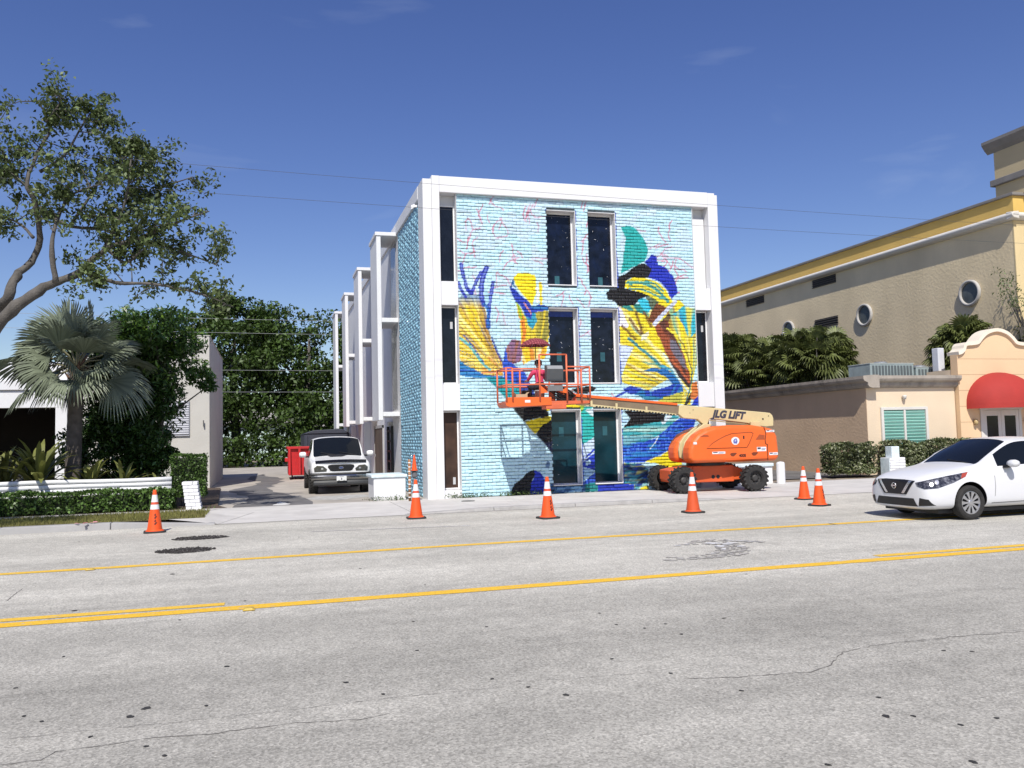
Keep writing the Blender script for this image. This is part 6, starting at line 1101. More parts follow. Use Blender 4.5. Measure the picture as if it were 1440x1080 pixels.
# ---- the painter, sitting on a bucket behind the rails
PER = empty('person', (6.70, 20.62, 2.472), 0, 'person in pink shirt and dark cap sitting in the lift basket under the umbrella', 'person')
bucket(6.70, 20.66, (0.45, 0.44, 0.42), 'upturned grey bucket the painter sits on', 3)
def person():
    px_, py_ = 6.70, 20.64
    J = {}; E = []; 
    def v(n, x, y, z, r): J[n] = (Vector((px_+x, py_+y, z)), r)
    v('pel', 0, 0.02, 2.86, .12); v('wst', 0, 0.03, 2.98, .11); v('chs', 0, 0.05, 3.14, .135); v('nck0', 0, 0.055, 3.27, .075); v('nck', 0, 0.06, 3.32, .05); v('hd0', 0, 0.07, 3.37, .065); v('hd1', 0, 0.08, 3.44, .088); v('hd2', 0, 0.075, 3.51, .085); v('hd3', 0, 0.065, 3.56, .05)
    E += [('pel', 'wst'), ('wst', 'chs'), ('chs', 'nck0'), ('nck0', 'nck'), ('nck', 'hd0'), ('hd0', 'hd1'), ('hd1', 'hd2'), ('hd2', 'hd3')]
    for s, n in ((-1, 'l'), (1, 'r')):
        v('hp'+n, s*.09, .04, 2.83, .095); v('kn'+n, s*.15, .36, 2.88, .065); v('cf'+n, s*.15, .37, 2.70, .055); v('an'+n, s*.15, .36, 2.53, .038); v('ft'+n, s*.16, .44, 2.505, .034); v('to'+n, s*.165, .52, 2.50, .024)
        v('sh'+n, s*.17, .05, 3.22, .065); ex = .24 if s < 0 else .22; v('el'+n, s*ex, .20, 3.05, .042); hz = 3.22 if s > 0 else 3.02; v('wr'+n, s*(ex-.03), .40, hz, .028); v('pm'+n, s*(ex-.03), .46, hz+.02, .030)
        E += [('pel', 'hp'+n), ('hp'+n, 'kn'+n), ('kn'+n, 'cf'+n), ('cf'+n, 'an'+n), ('an'+n, 'ft'+n), ('ft'+n, 'to'+n), ('nck0', 'sh'+n), ('sh'+n, 'el'+n), ('el'+n, 'wr'+n), ('wr'+n, 'pm'+n)]
        for i, (dx, L_) in enumerate(((-.024, .055), (-.008, .066), (.008, .062), (.022, .050))):
            v('f%d%s' % (i, n), s*(ex-.03)+dx, .50, hz+.03, .0085); v('g%d%s' % (i, n), s*(ex-.03)+dx, .50+L_*0.6, hz+.01, .0078); v('e%d%s' % (i, n), s*(ex-.03)+dx, .50+L_*0.7, hz-.018, .0068); E += [('pm'+n, 'f%d%s' % (i, n)), ('f%d%s' % (i, n), 'g%d%s' % (i, n)), ('g%d%s' % (i, n), 'e%d%s' % (i, n))]
        v('t0'+n, s*(ex-.03)-s*.034, .45, hz+.0, .010); v('t1'+n, s*(ex-.03)-s*.030, .50, hz-.015, .0085); E += [('wr'+n, 't0'+n), ('t0'+n, 't1'+n)]
    names = list(J); inv = INV[PER.name]; me = bpy.data.meshes.new('body'); me.from_pydata([inv @ J[n][0] for n in names], [(names.index(a), names.index(b_)) for a, b_ in E], [])
    o = link_mesh('body', me, [], PER); sm = o.modifiers.new('skin', 'SKIN'); sk = me.skin_vertices[0].data
    for i, n in enumerate(names): sk[i].radius = (J[n][1], J[n][1]*(0.82 if n in ('chs', 'wst', 'pel') else 1)); sk[i].use_root = (n == 'pel')
    sb_ = o.modifiers.new('sub', 'SUBSURF'); sb_.levels = sb_.render_levels = 2; bake(o)
    SKIN = pm('skin', (0.42, 0.24, 0.16), 0.5, 0.08, 10); SHIRT = pm('pink_shirt', (0.62, 0.05, 0.13), 0.8, 0.1, 10); TROU = pm('dark_trousers', (0.03, 0.03, 0.04), 0.85, 0.2, 8); SHOE = pm('shoe', (0.05, 0.04, 0.035), 0.7)
    me = o.data; me.materials.clear()
    for m in (SKIN, SHIRT, TROU, SHOE): me.materials.append(m)
    L0 = PER.location
    for p in me.polygons:
        c_ = p.center+L0; y_ = c_.y-py_; x_ = c_.x-px_; i = 0
        if c_.z < 2.53 and y_ > 0.3: i = 3
        elif c_.z < 2.96 and not (abs(x_) > 0.17 and c_.z > 2.93): i = 2
        elif c_.z < 3.29 and y_ < 0.24: i = 1
        p.material_index = i; p.use_smooth = True
    hc = Vector((px_, py_+0.08, 3.45)); hm = MB(); hm.lathe([(0.094, -0.01), (0.098, 0.03), (0.088, 0.075), (0.055, 0.105), (0.0, 0.115)], 18, Matrix.Translation(hc), cap=False); hm.box(-0.06, 0.06, 0.07, 0.17, 0.0, 0.012, Matrix.Translation(hc)); hm.build('cap', pm('dark_cap', (0.02, 0.02, 0.025), 0.85, 0.2, 10), PER, smooth=True)
    fc = MB()
    for s in (-1, 1): fc.lathe([(0.0, -0.01), (0.011, 0), (0.0, 0.012)], 8, Matrix.Translation(hc+Vector((s*0.032, 0.082, -0.015))), cap=False)
    fc.build('eye', BLACK, PER); ns = MB(); ns.prism([(0.083, 0.0), (0.11, -0.04), (0.08, -0.045)], -0.012, 0.012, 'x', Matrix.Translation(hc)); ns.build('nose', SKIN, PER, bevel=0.004); mo = MB(); mo.box(-0.022, 0.022, 0.078, 0.088, -0.072, -0.063, Matrix.Translation(hc)); mo.build('mouth', pm('lips', (0.35, 0.12, 0.1), 0.5), PER)
    for s in (-1, 1): er = MB(); er.lathe([(0.0, -0.012), (0.022, -0.006), (0.024, 0.006), (0.0, 0.01)], 10, Matrix.Translation(hc+Vector((s*0.09, -0.005, -0.02))) @ Matrix.Rotation(math.pi/2, 4, 'Y'), cap=False); er.build('ear', SKIN, PER, smooth=True)
person()

# ================================================================== VEHICLES
def car_paint(name, col): return pm(name, col, 0.32, 0.015, 1.0, spec=0.4, coat=0.25)
CARW = car_paint('white_car_paint', (0.66, 0.665, 0.68)); CARB = car_paint('black_car_paint', (0.012, 0.012, 0.014)); TRUCKW = car_paint('white_truck_paint', (0.78, 0.78, 0.78))
CARGL = pm('tinted_car_glass', (0.007, 0.009, 0.012), 0.05, 0.1, 2, spec=0.3)
LAMPC = pm('headlight_lens', (0.035, 0.036, 0.045), 0.08, 0.6, 22, spec=0.8, dirt=0.75, dirtcol=(0.42, 0.42, 0.46), dscale=11); AMBER = pm('amber_lens', (0.35, 0.06, 0.04), 0.2)
def loft_body(root, stations, glass, wheels, paint, scale, names, pil=0.30):
    """stations: [(x, [(y,z)*9])]; glass: {(station, ring): slot}; returns BVH in root-local space"""
    stations = [(x, r[:7]+[(r[6][0]+(r[7][0]-r[6][0])*pil, r[6][1]+(r[7][1]-r[6][1])*pil)]+r[7:]) for x, r in stations]   # narrow pillar strip beside the screen
    nst = len(stations); V = []; F = []; mi = []; k = len(stations[0][1]); n2 = 2*k-2
    for x, ring in stations:
        half = [(y, z) for y, z in ring]; full = half+[(-y, z) for y, z in half[-2:0:-1]]
        V += [Vector((x, y, z))*scale for y, z in full]
    for i in range(nst-1):
        for j in range(n2):
            F.append((i*n2+j, i*n2+(j+1) % n2, (i+1)*n2+(j+1) % n2, (i+1)*n2+j)); jj = j if j < k-1 else n2-1-j; mi.append(glass.get((i, jj), 0))
    for i, e in ((0, 0), (nst-1, 1)):
        for j in range(k-1):
            a, b, c, d = i*n2+j, i*n2+j+1, i*n2+(n2-j-1) % n2, i*n2+(n2-j) % n2
            f = [a, b, c, d]; f = [v for q, v in enumerate(f) if v not in f[:q]]; F.append(tuple(f if not e else f[::-1])); mi.append(0)
    me = bpy.data.meshes.new('body'); me.from_pydata(V, [], F); me.polygons.foreach_set('material_index', mi)
    bm = bmesh.new(); bm.from_mesh(me); bmesh.ops.recalc_face_normals(bm, faces=bm.faces); cl = bm.edges.layers.float.get('crease_edge') or bm.edges.layers.float.new('crease_edge')
    for e in bm.edges:
        if len(e.link_faces) == 2 and e.link_faces[0].material_index != e.link_faces[1].material_index: e[cl] = 0.85
    cv_ = bm.verts.layers.float.get('crease_vert') or bm.verts.layers.float.new('crease_vert')
    for v in bm.verts:
        for m_ in (1, 2):
            if sum(f.material_index == m_ for f in v.link_faces) == 1: v[cv_] = 0.75
    bm.to_mesh(me); bm.free()
    o = link_mesh('body', me, [paint, CARGL, CARGL, BLACK], root); s = o.modifiers.new('s', 'SUBSURF'); s.levels = s.render_levels = 2; bake(o)
    for (wx, wy, wr) in wheels:
        for sd in (-1, 1):
            c = MB(); c.lathe([(wr*scale, -0.20), (wr*scale, 0.22)], 36, Matrix.Translation((wx*scale, sd*wy*scale, wr*scale*0.93)) @ Matrix.Rotation(math.pi/2, 4, 'X')); co = c.build('cutter', [paint, CARGL, CARGL, BLACK]); co.data.polygons.foreach_set('material_index', [3]*len(co.data.polygons)); co.location = root.location; co.rotation_euler = root.rotation_euler
            b = o.modifiers.new('b', 'BOOLEAN'); b.object = co; b.operation = 'DIFFERENCE'; b.solver = 'EXACT'; bpy.context.view_layer.update(); bake(o); bpy.data.objects.remove(co)
    src = o.data
    for m in (1, 2):
        if not any(p.material_index == m for p in src.polygons): continue
        left = {p.index for p in src.polygons if p.material_index == m}; isl = []; v2f = {}
        for i in left:
            for v in src.polygons[i].vertices: v2f.setdefault(v, []).append(i)
        while left:
            st_ = [left.pop()]; cur = set(st_)
            while st_:
                for v in src.polygons[st_.pop()].vertices:
                    for q in v2f[v]:
                        if q in left: left.remove(q); cur.add(q); st_.append(q)
            isl.append(cur)
        isl.sort(key=lambda c: min(src.polygons[i].center.x for i in c))
        for n_, keep in enumerate(isl):
            nm = 'rear_window' if (m == 1 and n_) else names[m]
            bm = bmesh.new(); bm.from_mesh(src); bm.faces.ensure_lookup_table(); bmesh.ops.delete(bm, geom=[f for f in bm.faces if f.index not in keep], context='FACES'); bm.normal_update()
            for v in bm.verts: v.co -= v.normal*0.006
            g = bpy.data.meshes.new(nm); bm.to_mesh(g); bm.free(); g.polygons.foreach_set('material_index', [0]*len(g.polygons)); link_mesh(nm, g, CARGL, o, True)
    bv = BVHTree.FromPolygons([v.co.copy() for v in src.vertices], [tuple(p.vertices) for p in src.polygons])
    bm = bmesh.new(); bm.from_mesh(src); bmesh.ops.delete(bm, geom=[f for f in bm.faces if f.material_index in (1, 2)], context='FACES'); bm.to_mesh(src); bm.free()
    src.polygons.foreach_set('use_smooth', [True]*len(src.polygons)); src.set_sharp_from_angle(angle=R_(42))
    src.update(); return o, bv
def patch(root, bv, name, outline, d, mat, parent, off=0.004, cell=0.03, depth=0.0):
    """a thin patch laid on the body: 3-D outline points projected along d"""
    d = Vector(d).normalized(); up = Vector((0, 0, 1)) if abs(d.z) < 0.8 else Vector((1, 0, 0)); r = d.cross(up).normalized(); u = r.cross(d)
    pts = [(Vector(p).dot(r), Vector(p).dot(u)) for p in outline]; bm = bmesh.new(); f = bm.faces.new([bm.verts.new((a, b, 0)) for a, b in pts])
    bmesh.ops.triangulate(bm, faces=[f])
    for _ in range(4):
        es = [e for e in bm.edges if e.calc_length() > cell]
        if not es: break
        bmesh.ops.subdivide_edges(bm, edges=es, cuts=1, use_grid_fill=False); bmesh.ops.triangulate(bm, faces=bm.faces)
    for v in bm.verts:
        o_ = r*v.co.x+u*v.co.y-d*6.0+d*(Vector(outline[0]).dot(d)); hit, nrm, _, _ = bv.ray_cast(o_, d, 12.0)
        if hit is None: hit, nrm, _, _ = bv.find_nearest(r*v.co.x+u*v.co.y+d*(Vector(outline[0]).dot(d)))
        v.co = hit-d*off
    me = bpy.data.meshes.new(name); bmesh.ops.recalc_face_normals(bm, faces=bm.faces)
    if sum((f.normal.dot(d) for f in bm.faces)) > 0:
        for f in bm.faces: f.normal_flip()
    bm.to_mesh(me); bm.free(); return link_mesh(name, me, mat, parent, True)
def sedan(name, loc, rz, paint, label, k=0.92, detail=True):
    root = empty(name, loc, rz, label, 'car')
    S = [(0.00, [(0, .24), (.50, .24), (.58, .34), (.60, .48), (.58, .60), (.50, .68), (.38, .72), (.2, .735), (0, .74)]), (0.08, [(0, .20), (.68, .20), (.76, .32), (.78, .48), (.75, .64), (.66, .745), (.48, .79), (.25, .81), (0, .815)]),
     (0.30, [(0, .18), (.78, .18), (.845, .30), (.865, .50), (.84, .70), (.74, .81), (.55, .865), (.28, .89), (0, .895)]), (0.62, [(0, .18), (.81, .18), (.87, .32), (.885, .55), (.865, .78), (.76, .875), (.56, .925), (.3, .95), (0, .955)]),
     (0.95, [(0, .18), (.82, .18), (.875, .34), (.89, .58), (.87, .83), (.77, .91), (.58, .965), (.3, .99), (0, .995)]), (1.28, [(0, .18), (.83, .18), (.88, .34), (.89, .6), (.87, .88), (.82, .95), (.76, .99), (.46, 1.03), (0, 1.04)]),
     (1.62, [(0, .18), (.83, .18), (.88, .34), (.89, .62), (.87, .91), (.835, .96), (.735, 1.19), (.46, 1.245), (0, 1.26)]), (2.08, [(0, .18), (.83, .18), (.88, .34), (.89, .62), (.875, .93), (.84, .975), (.645, 1.40), (.46, 1.465), (0, 1.485)]),
     (2.40, [(0, .18), (.83, .18), (.88, .34), (.89, .62), (.875, .94), (.845, .98), (.61, 1.435), (.42, 1.495), (0, 1.515)]), (2.95, [(0, .18), (.83, .18), (.88, .34), (.89, .62), (.875, .95), (.845, .99), (.605, 1.43), (.42, 1.495), (0, 1.515)]),
     (3.45, [(0, .18), (.83, .18), (.88, .34), (.89, .64), (.875, .96), (.84, 1.01), (.60, 1.37), (.42, 1.44), (0, 1.46)]), (3.95, [(0, .2), (.82, .2), (.87, .36), (.88, .64), (.86, .94), (.80, 1.02), (.66, 1.09), (.4, 1.12), (0, 1.13)]),
     (4.35, [(0, .24), (.78, .24), (.84, .4), (.86, .66), (.83, .94), (.74, 1.0), (.55, 1.05), (.3, 1.07), (0, 1.075)]), (4.60, [(0, .30), (.62, .30), (.70, .42), (.74, .66), (.71, .88), (.62, .94), (.45, .97), (.25, .98), (0, .985)])]
    G = {(5, 7): 1, (5, 8): 1, (6, 7): 1, (6, 8): 1, (10, 7): 1, (10, 8): 1, (6, 5): 2, (7, 5): 2, (8, 5): 2, (9, 5): 2}
    o, bv = loft_body(root, S, G, ((0.94, 0.80, 0.365), (3.64, 0.80, 0.365)), paint, k, {1: 'windscreen', 2: 'side_window'})
    W = lambda *p: [Vector(q)*k for q in p]
    RIM = pm('silver_hubcap', (0.50, 0.50, 0.52), 0.3, 0.06, 5, metal=0.75)
    for x_ in (0.94, 3.64):
        for s in (-1, 1): wheel(root, Matrix.Translation(root.location) @ Matrix.Rotation(rz, 4, 'Z') @ Matrix.Translation((x_*k, s*0.785*k, 0.318*k)) @ Matrix.Rotation(0 if s < 0 else math.pi, 4, 'Z'), 0.318*k, 0.205*k, 0.212*k, 0, 10, RIM)
    F_ = (1, 0, 0)
    for s in (-1, 1):
        patch(root, bv, 'headlight', W((.10, s*.42, .70), (.30, s*.60, .765), (.55, s*.76, .825), (.92, s*.86, .885), (.84, s*.88, .80), (.58, s*.87, .70), (.28, s*.80, .605), (.14, s*.60, .585), (.1, s*.46, .63)), (.62, -s*.78, -0.02), LAMPC, o, 0.006)
        patch(root, bv, 'turn_signal', W((.78, s*.86, .855), (.92, s*.86, .884), (.84, s*.88, .80), (.73, s*.88, .765)), (.62, -s*.78, 0), AMBER, o, 0.010)
        for (yy, zz, r_) in ((.60, .665, .05), (.75, .715, .06)):
            patch(root, bv, 'lamp_reflector', [Vector((.3, s*yy+r_*math.cos(a)*0.9, zz+r_*0.8*math.sin(a)))*k for a in np.linspace(0, 6.283, 13)[:-1]], (.62, -s*.78, -0.02), CHROME, o, 0.010)
        patch(root, bv, 'fog_recess', W((0, s*.57, .275), (0, s*.79, .285), (0, s*.75, .40), (0, s*.60, .425)), F_, BLACK, o, 0.005)
        patch(root, bv, 'grille_chrome', W((0, s*.44, .735), (0, s*.37, .735), (0, s*.18, .495), (0, s*.25, .495)), F_, CHROME, o, 0.014)
    patch(root, bv, 'grille', W((0, -.50, .735), (0, -.30, .475), (0, .30, .475), (0, .50, .735), (0, .25, .755), (0, -.25, .755)), F_, pm('grille_black', (0.006, 0.006, 0.010), 0.35, 0.3, 30), o, 0.008)
    patch(root, bv, 'lower_intake', W((0, -.55, .265), (0, .55, .265), (0, .47, .41), (0, -.47, .41)), F_, BLACK, o, 0.006)
    patch(root, bv, 'lip', W((0, -.74, .235), (0, .74, .235), (0, .72, .262), (0, -.72, .262)), F_, paint, o, 0.022)
    if detail:
        hit, _, _, _ = bv.ray_cast(Vector((-1, 0, .63*k)), Vector((1, 0, 0)), 5); em = MB(); q = Matrix.Translation((hit.x-0.018, 0, .63*k)) @ Matrix.Rotation(-math.pi/2, 4, 'Y'); R0 = 0.052*k
        em.tube([q @ Vector((R0*math.cos(a), R0*math.sin(a), 0)) for a in np.linspace(0, 2*math.pi, 25)[:-1]], 0.007, 6, closed=True); em.build('emblem', CHROME, o, local=True); bm2 = MB(); bm2.box(hit.x-0.026, hit.x-0.012, -R0*1.25, R0*1.25, .63*k-0.010, .63*k+0.010); bm2.build('emblem_bar', CHROME, o, local=True)
    for s in (-1, 1):
        m_ = MB(); m_.lathe([(0.0, -0.10), (0.055, -0.085), (0.075, -0.03), (0.078, 0.04), (0.06, 0.09), (0.0, 0.10)], 18, Matrix.Translation((1.82*k, s*1.0*k, 1.015*k)) @ Matrix.Rotation(math.pi/2, 4, 'X') @ Matrix.Scale(0.85, 4, (0, 1, 0)), cap=False); mo = m_.build('mirror', paint, root, smooth=True, local=True); a_ = MB(); a_.prism([(1.72*k, .935*k), (1.9*k, .945*k), (1.86*k, .985*k), (1.76*k, .985*k)], s*.83*k, s*.95*k, 'y'); a_.build('mirror_foot', BLACK, mo, local=True)
        for pl in (((1.47, .30), (1.50, .60), (1.50, .93)), ((2.62, .30), (2.66, .62), (2.66, .95))):
            ol = [(x_, s*.9, z_) for x_, z_ in pl]+[(x_+0.009, s*.9, z_) for x_, z_ in pl[::-1]]; patch(root, bv, 'door_seam', W(*ol), (0, -s, 0), pm('panel_gap', (0.10, 0.10, 0.10), 0.8), o, 0.003, 0.2)
        patch(root, bv, 'sill_line', W((1.42, s*.9, .285), (3.1, s*.9, .30), (3.1, s*.9, .315), (1.42, s*.9, .298)), (0, -s, 0), MATS['panel_gap'], o, 0.002, 0.2)
        patch(root, bv, 'window_trim', W((2.86, s*.9, 1.0), (2.93, s*.9, 1.0), (2.93, s*.8, 1.42), (2.86, s*.8, 1.42)), (0, -s, 0), BLACK, o, 0.006, 0.1)
        h_ = MB(); h_.tube([(2.42*k, s*.885*k, .88*k), (2.45*k, s*.915*k, .885*k), (2.6*k, s*.915*k, .885*k), (2.63*k, s*.885*k, .88*k)], 0.014, 8); h_.build('door_handle', paint, o, local=True)
    ub = MB(); ub.box(0.35*k, 4.3*k, -.70*k, .70*k, 0.13*k, 0.19*k); ub.build('underbody', BLACK, root, local=True)
    wp = MB(); wp.tube([(1.27*k, -0.5*k, 1.035*k), (1.36*k, 0.1*k, 1.085*k)], 0.008, 6); wp.build('wiper', BLACK, root, local=True)
    return root
sedan('sedan', (10.62, 12.62, 0), 0, CARW, 'white sedan driving in at the right edge of the photo')
sedan('sedan', (-12.2, 35.6, 0.0), 0, CARB, 'black car parked in the dark carport at far left', detail=False)
# ---- pickup
def pickup():
    k = 0.945; root = empty('pickup_truck', (2.13, 26.05, 0), math.pi/2, 'white pickup truck with dark grille parked nose-out in the alley', 'pickup truck'); B4 = [(0, .45), (.86, .45), (.945, .58), (.965, .80)]
    S = [(0.10, [(0, .62), (.78, .62), (.86, .66), (.885, .78), (.87, .92), (.80, .985), (.6, 1.02), (.3, 1.035), (0, 1.04)]), (0.20, [(0, .52), (.82, .52), (.915, .62), (.94, .80), (.92, .97), (.85, 1.035), (.62, 1.07), (.3, 1.09), (0, 1.095)]),
     (0.55, [(0, .46), (.85, .46), (.94, .60), (.96, .82), (.94, 1.0), (.86, 1.06), (.64, 1.10), (.3, 1.12), (0, 1.125)]), (1.0, B4+[(.945, 1.04), (.87, 1.09), (.66, 1.13), (.3, 1.155), (0, 1.16)]), (1.42, B4+[(.95, 1.08), (.90, 1.125), (.83, 1.155), (.5, 1.195), (0, 1.21)]),
     (1.75, B4+[(.95, 1.10), (.92, 1.145), (.82, 1.44), (.56, 1.50), (0, 1.515)]), (2.12, B4+[(.95, 1.10), (.92, 1.145), (.77, 1.73), (.58, 1.80), (0, 1.83)]), (2.45, B4+[(.95, 1.10), (.92, 1.145), (.765, 1.765), (.58, 1.835), (0, 1.86)]), (3.6, B4+[(.95, 1.10), (.92, 1.145), (.765, 1.755), (.58, 1.825), (0, 1.85)]),
     (3.85, B4+[(.95, 1.10), (.92, 1.14), (.74, 1.60), (.47, 1.65), (0, 1.66)]), (3.95, B4+[(.95, 1.08), (.93, 1.115), (.88, 1.13), (.5, 1.13), (0, 1.13)]), (5.35, B4+[(.95, 1.08), (.93, 1.115), (.88, 1.13), (.5, 1.13), (0, 1.13)]), (5.45, [(0, .5), (.84, .5), (.92, .6), (.94, .8), (.92, 1.06), (.90, 1.09), (.85, 1.1), (.5, 1.1), (0, 1.1)])]
    G = {(4, 7): 1, (4, 8): 1, (5, 7): 1, (5, 8): 1, (5, 5): 2, (6, 5): 2, (7, 5): 2}
    o, bv = loft_body(root, S, G, ((0.92, 0.86, 0.42), (4.4, 0.86, 0.42)), TRUCKW, k, {1: 'windscreen', 2: 'side_window'}, 0.10); W = lambda *p: [Vector(q)*k for q in p]; F_ = (1, 0, 0)
    for x_ in (0.92, 4.4):
        for s in (-1, 1): wheel(root, Matrix.Translation(root.location) @ Matrix.Rotation(math.pi/2, 4, 'Z') @ Matrix.Translation((x_*k, s*0.83*k, 0.37*k)) @ Matrix.Rotation(0 if s < 0 else math.pi, 4, 'Z'), 0.37*k, 0.27*k, 0.22*k, 26, 5, STEEL)
    GRL = pm('truck_grille', (0.010, 0.010, 0.011), 0.5, 0.3, 30)
    patch(root, bv, 'grille', W((0, -.40, .92), (0, -.42, .86), (0, -.34, .745), (0, -.26, .725), (0, .26, .725), (0, .34, .745), (0, .42, .86), (0, .40, .92), (0, .3, .94), (0, -.3, .94)), F_, GRL, o, 0.010)
    patch(root, bv, 'grille_surround', W((0, -.45, .935), (0, -.47, .86), (0, -.38, .725), (0, -.28, .70), (0, .28, .70), (0, .38, .725), (0, .47, .86), (0, .45, .935), (0, .32, .965), (0, -.32, .965)), F_, TRUCKW, o, 0.004)
    for i in range(4): z_ = .765+i*.04; patch(root, bv, 'grille_bar', W((0, -.36, z_), (0, .36, z_), (0, .36, z_+.012), (0, -.36, z_+.012)), F_, BLACK, o, 0.020)
    for s in (-1, 1):
        patch(root, bv, 'headlight', W((0, s*.50, .725), (0, s*.885, .715), (0, s*.90, .84), (0, s*.80, .915), (0, s*.60, .90), (0, s*.48, .80)), (.94, -s*.34, 0), pm('smoked_lens', (0.05, 0.052, 0.045), 0.08, 0.4, 14, spec=0.8), o, 0.008); patch(root, bv, 'lamp_reflector', W((0, s*.60, .79), (0, s*.66, .79), (0, s*.66, .84), (0, s*.60, .84)), (.94, -s*.34, 0), CHROME, o, 0.012)
    em = MB(); hit, _, _, _ = bv.ray_cast(Vector((-1, 0, .83*k)), Vector((1, 0, 0)), 5); em.lathe([(0.0, 0.0), (0.065, 0.0), (0.062, 0.012), (0.0, 0.016)], 20, Matrix.Translation((hit.x-0.012, 0, .835*k)) @ Matrix.Rotation(-math.pi/2, 4, 'Y') @ Matrix.Scale(0.5, 4, (1, 0, 0)), cap=False); em.build('emblem', pm('emblem_blue', (0.03, 0.05, 0.14), 0.3), o, local=True)
    er = MB(); er.tube([Vector((hit.x-0.020, 0.066*math.cos(a), .835*k+0.033*math.sin(a))) for a in np.linspace(0, 2*math.pi, 25)[:-1]], 0.005, 6, closed=True); er.build('emblem_ring', CHROME, o, local=True)
    # bug deflector along the bonnet edge, cowl scoop
    df = MB(); V_, F2 = [], []
    for i, y_ in enumerate(np.linspace(-.80, .80, 17)):
        z_ = (1.005+0.035*math.cos(y_*1.7))*k; x_ = (0.05+0.13*abs(y_)**2.2)*k; V_ += [(x_, y_*k, z_-.03), (x_+0.05, y_*k, z_+.055), (x_+0.09, y_*k, z_+.05), (x_+0.06, y_*k, z_-.04)]
        if i: o4 = 4*i; F2 += [(o4-4, o4, o4+1, o4-3), (o4-3, o4+1, o4+2, o4-2), (o4-2, o4+2, o4+3, o4-1)]
    df.add(V_, F2).build('bug_deflector', pm('dark_acrylic', (0.01, 0.01, 0.011), 0.1), root, smooth=True, local=True)
    patch(root, bv, 'bonnet_scoop', W((1.05, -.10, 1.3), (1.42, -.30, 1.3), (1.45, .34, 1.3), (1.06, .26, 1.3)), (0, 0, -1), pm('matt_black', (0.02, 0.02, 0.023), 0.6), o, 0.014)
    # chrome bumper with black valance and plate
    def bump(z0, z1, x0, name, mat, bow=0.10, w_=.93):
        b = MB(); V_, F2 = [], []
        for i, y_ in enumerate(np.linspace(-w_, w_, 21)):
            xx = x0+bow*abs(y_/w_)**3; zc = [(xx+.05, z0), (xx+.005, z0+(z1-z0)*.25), (xx, z0+(z1-z0)*.6), (xx+.03, z1), (xx+.16, z1), (xx+.16, z0)]; V_ += [(a*k, y_*k, c*k) for a, c in zc]
            if i: p_ = 6*i; F2 += [(p_-6+q, p_+q, p_+(q+1) % 6, p_-6+(q+1) % 6) for q in range(6)]
        F2 += [tuple(range(6)), tuple(range(len(V_)-6, len(V_)))]
        return b.add(V_, F2).build(name, mat, root, smooth=False, local=True, bevel=0.01)
    bump(.46, .655, 0.0, 'bumper', pm('dark_chrome', (0.32, 0.33, 0.34), 0.14, 0.05, 3, metal=1.0)); bump(.60, .68, -0.012, 'bumper_pad', BLACK, w_=.94); bump(.27, .455, 0.035, 'valance', pm('valance_grey', (0.045, 0.047, 0.05), 0.55), w_=.86)
    pl = MB(); pl.box(-0.03, -0.018, -.155*k, .155*k, .425*k, .575*k); plo = pl.build('licence_plate', pm('plate_white', (0.72, 0.73, 0.72), 0.5), root, local=True, bevel=0.004)
    M_ = Matrix.Translation((-0.034, 0, .50*k)) @ Matrix.Rotation(-math.pi/2, 4, 'Z') @ Matrix.Rotation(math.pi/2, 4, 'X')
    mk = MB(); mk.prism([(-0.022, -0.035), (0.022, -0.035), (0.012, 0.0), (0.0, 0.035), (-0.012, 0.0)], -0.001, 0.001, 'z', M_); mk.build('plate_mark', DECK, plo, local=True)
    mk = MB(); mk.box(-0.10, -0.05, -0.058, -0.05, -0.001, 0.001, M_); mk.box(0.05, 0.10, -0.058, -0.05, -0.001, 0.001, M_); mk.box(-0.06, 0.06, 0.048, 0.056, -0.001, 0.001, M_); mk.build('plate_text_line', DECK, plo, local=True, kind='stuff')
    for s in (-1, 1):
        m_ = MB(); m_.lathe([(0.0, -0.11), (0.07, -0.10), (0.088, -0.04), (0.09, 0.05), (0.075, 0.10), (0.0, 0.11)], 18, Matrix.Translation((1.88*k, s*1.12*k, 1.25*k)) @ Matrix.Rotation(math.pi/2, 4, 'X'), cap=False); mo = m_.build('mirror', TRUCKW, root, smooth=True, local=True); a_ = MB(); a_.box(1.84*k, 1.92*k, min(s*.90, s*1.03)*k, max(s*.90, s*1.03)*k, 1.15*k, 1.20*k); a_.build('mirror_arm', BLACK, mo, local=True)
        patch(root, bv, 'door_seam', W((1.62, s*.95, .5), (1.62, s*.95, 1.12), (1.632, s*.95, 1.12), (1.632, s*.95, .5)), (0, -s, 0), MATS['panel_gap'], o, 0.003, 0.3); patch(root, bv, 'door_seam', W((2.75, s*.95, .5), (2.75, s*.95, 1.12), (2.762, s*.95, 1.12), (2.762, s*.95, .5)), (0, -s, 0), MATS['panel_gap'], o, 0.003, 0.3)
        patch(root, bv, 'window_post', W((2.72, s*.9, 1.16), (2.80, s*.9, 1.16), (2.80, s*.7, 1.74), (2.72, s*.7, 1.74)), (0, -s, 0), TRUCKW, o, 0.012, 0.2)
    ub = MB(); ub.box(0.3*k, 5.3*k, -.6*k, .6*k, .30*k, .46*k); ub.build('underbody', BLACK, root, local=True)
    for a, b in (((1.41, -.62, 1.21), (1.52, -.05, 1.32)), ((1.41, .02, 1.225), (1.52, .55, 1.31))): MB().tube([Vector(a)*k, Vector(b)*k], 0.009, 6).build('wiper', BLACK, root, local=True)
    rm_ = MB(); rm_.box(2.02*k, 2.04*k, -.11*k, .11*k, 1.62*k, 1.68*k); rm_.build('rear_view_mirror', BLACK, root, local=True)
pickup()

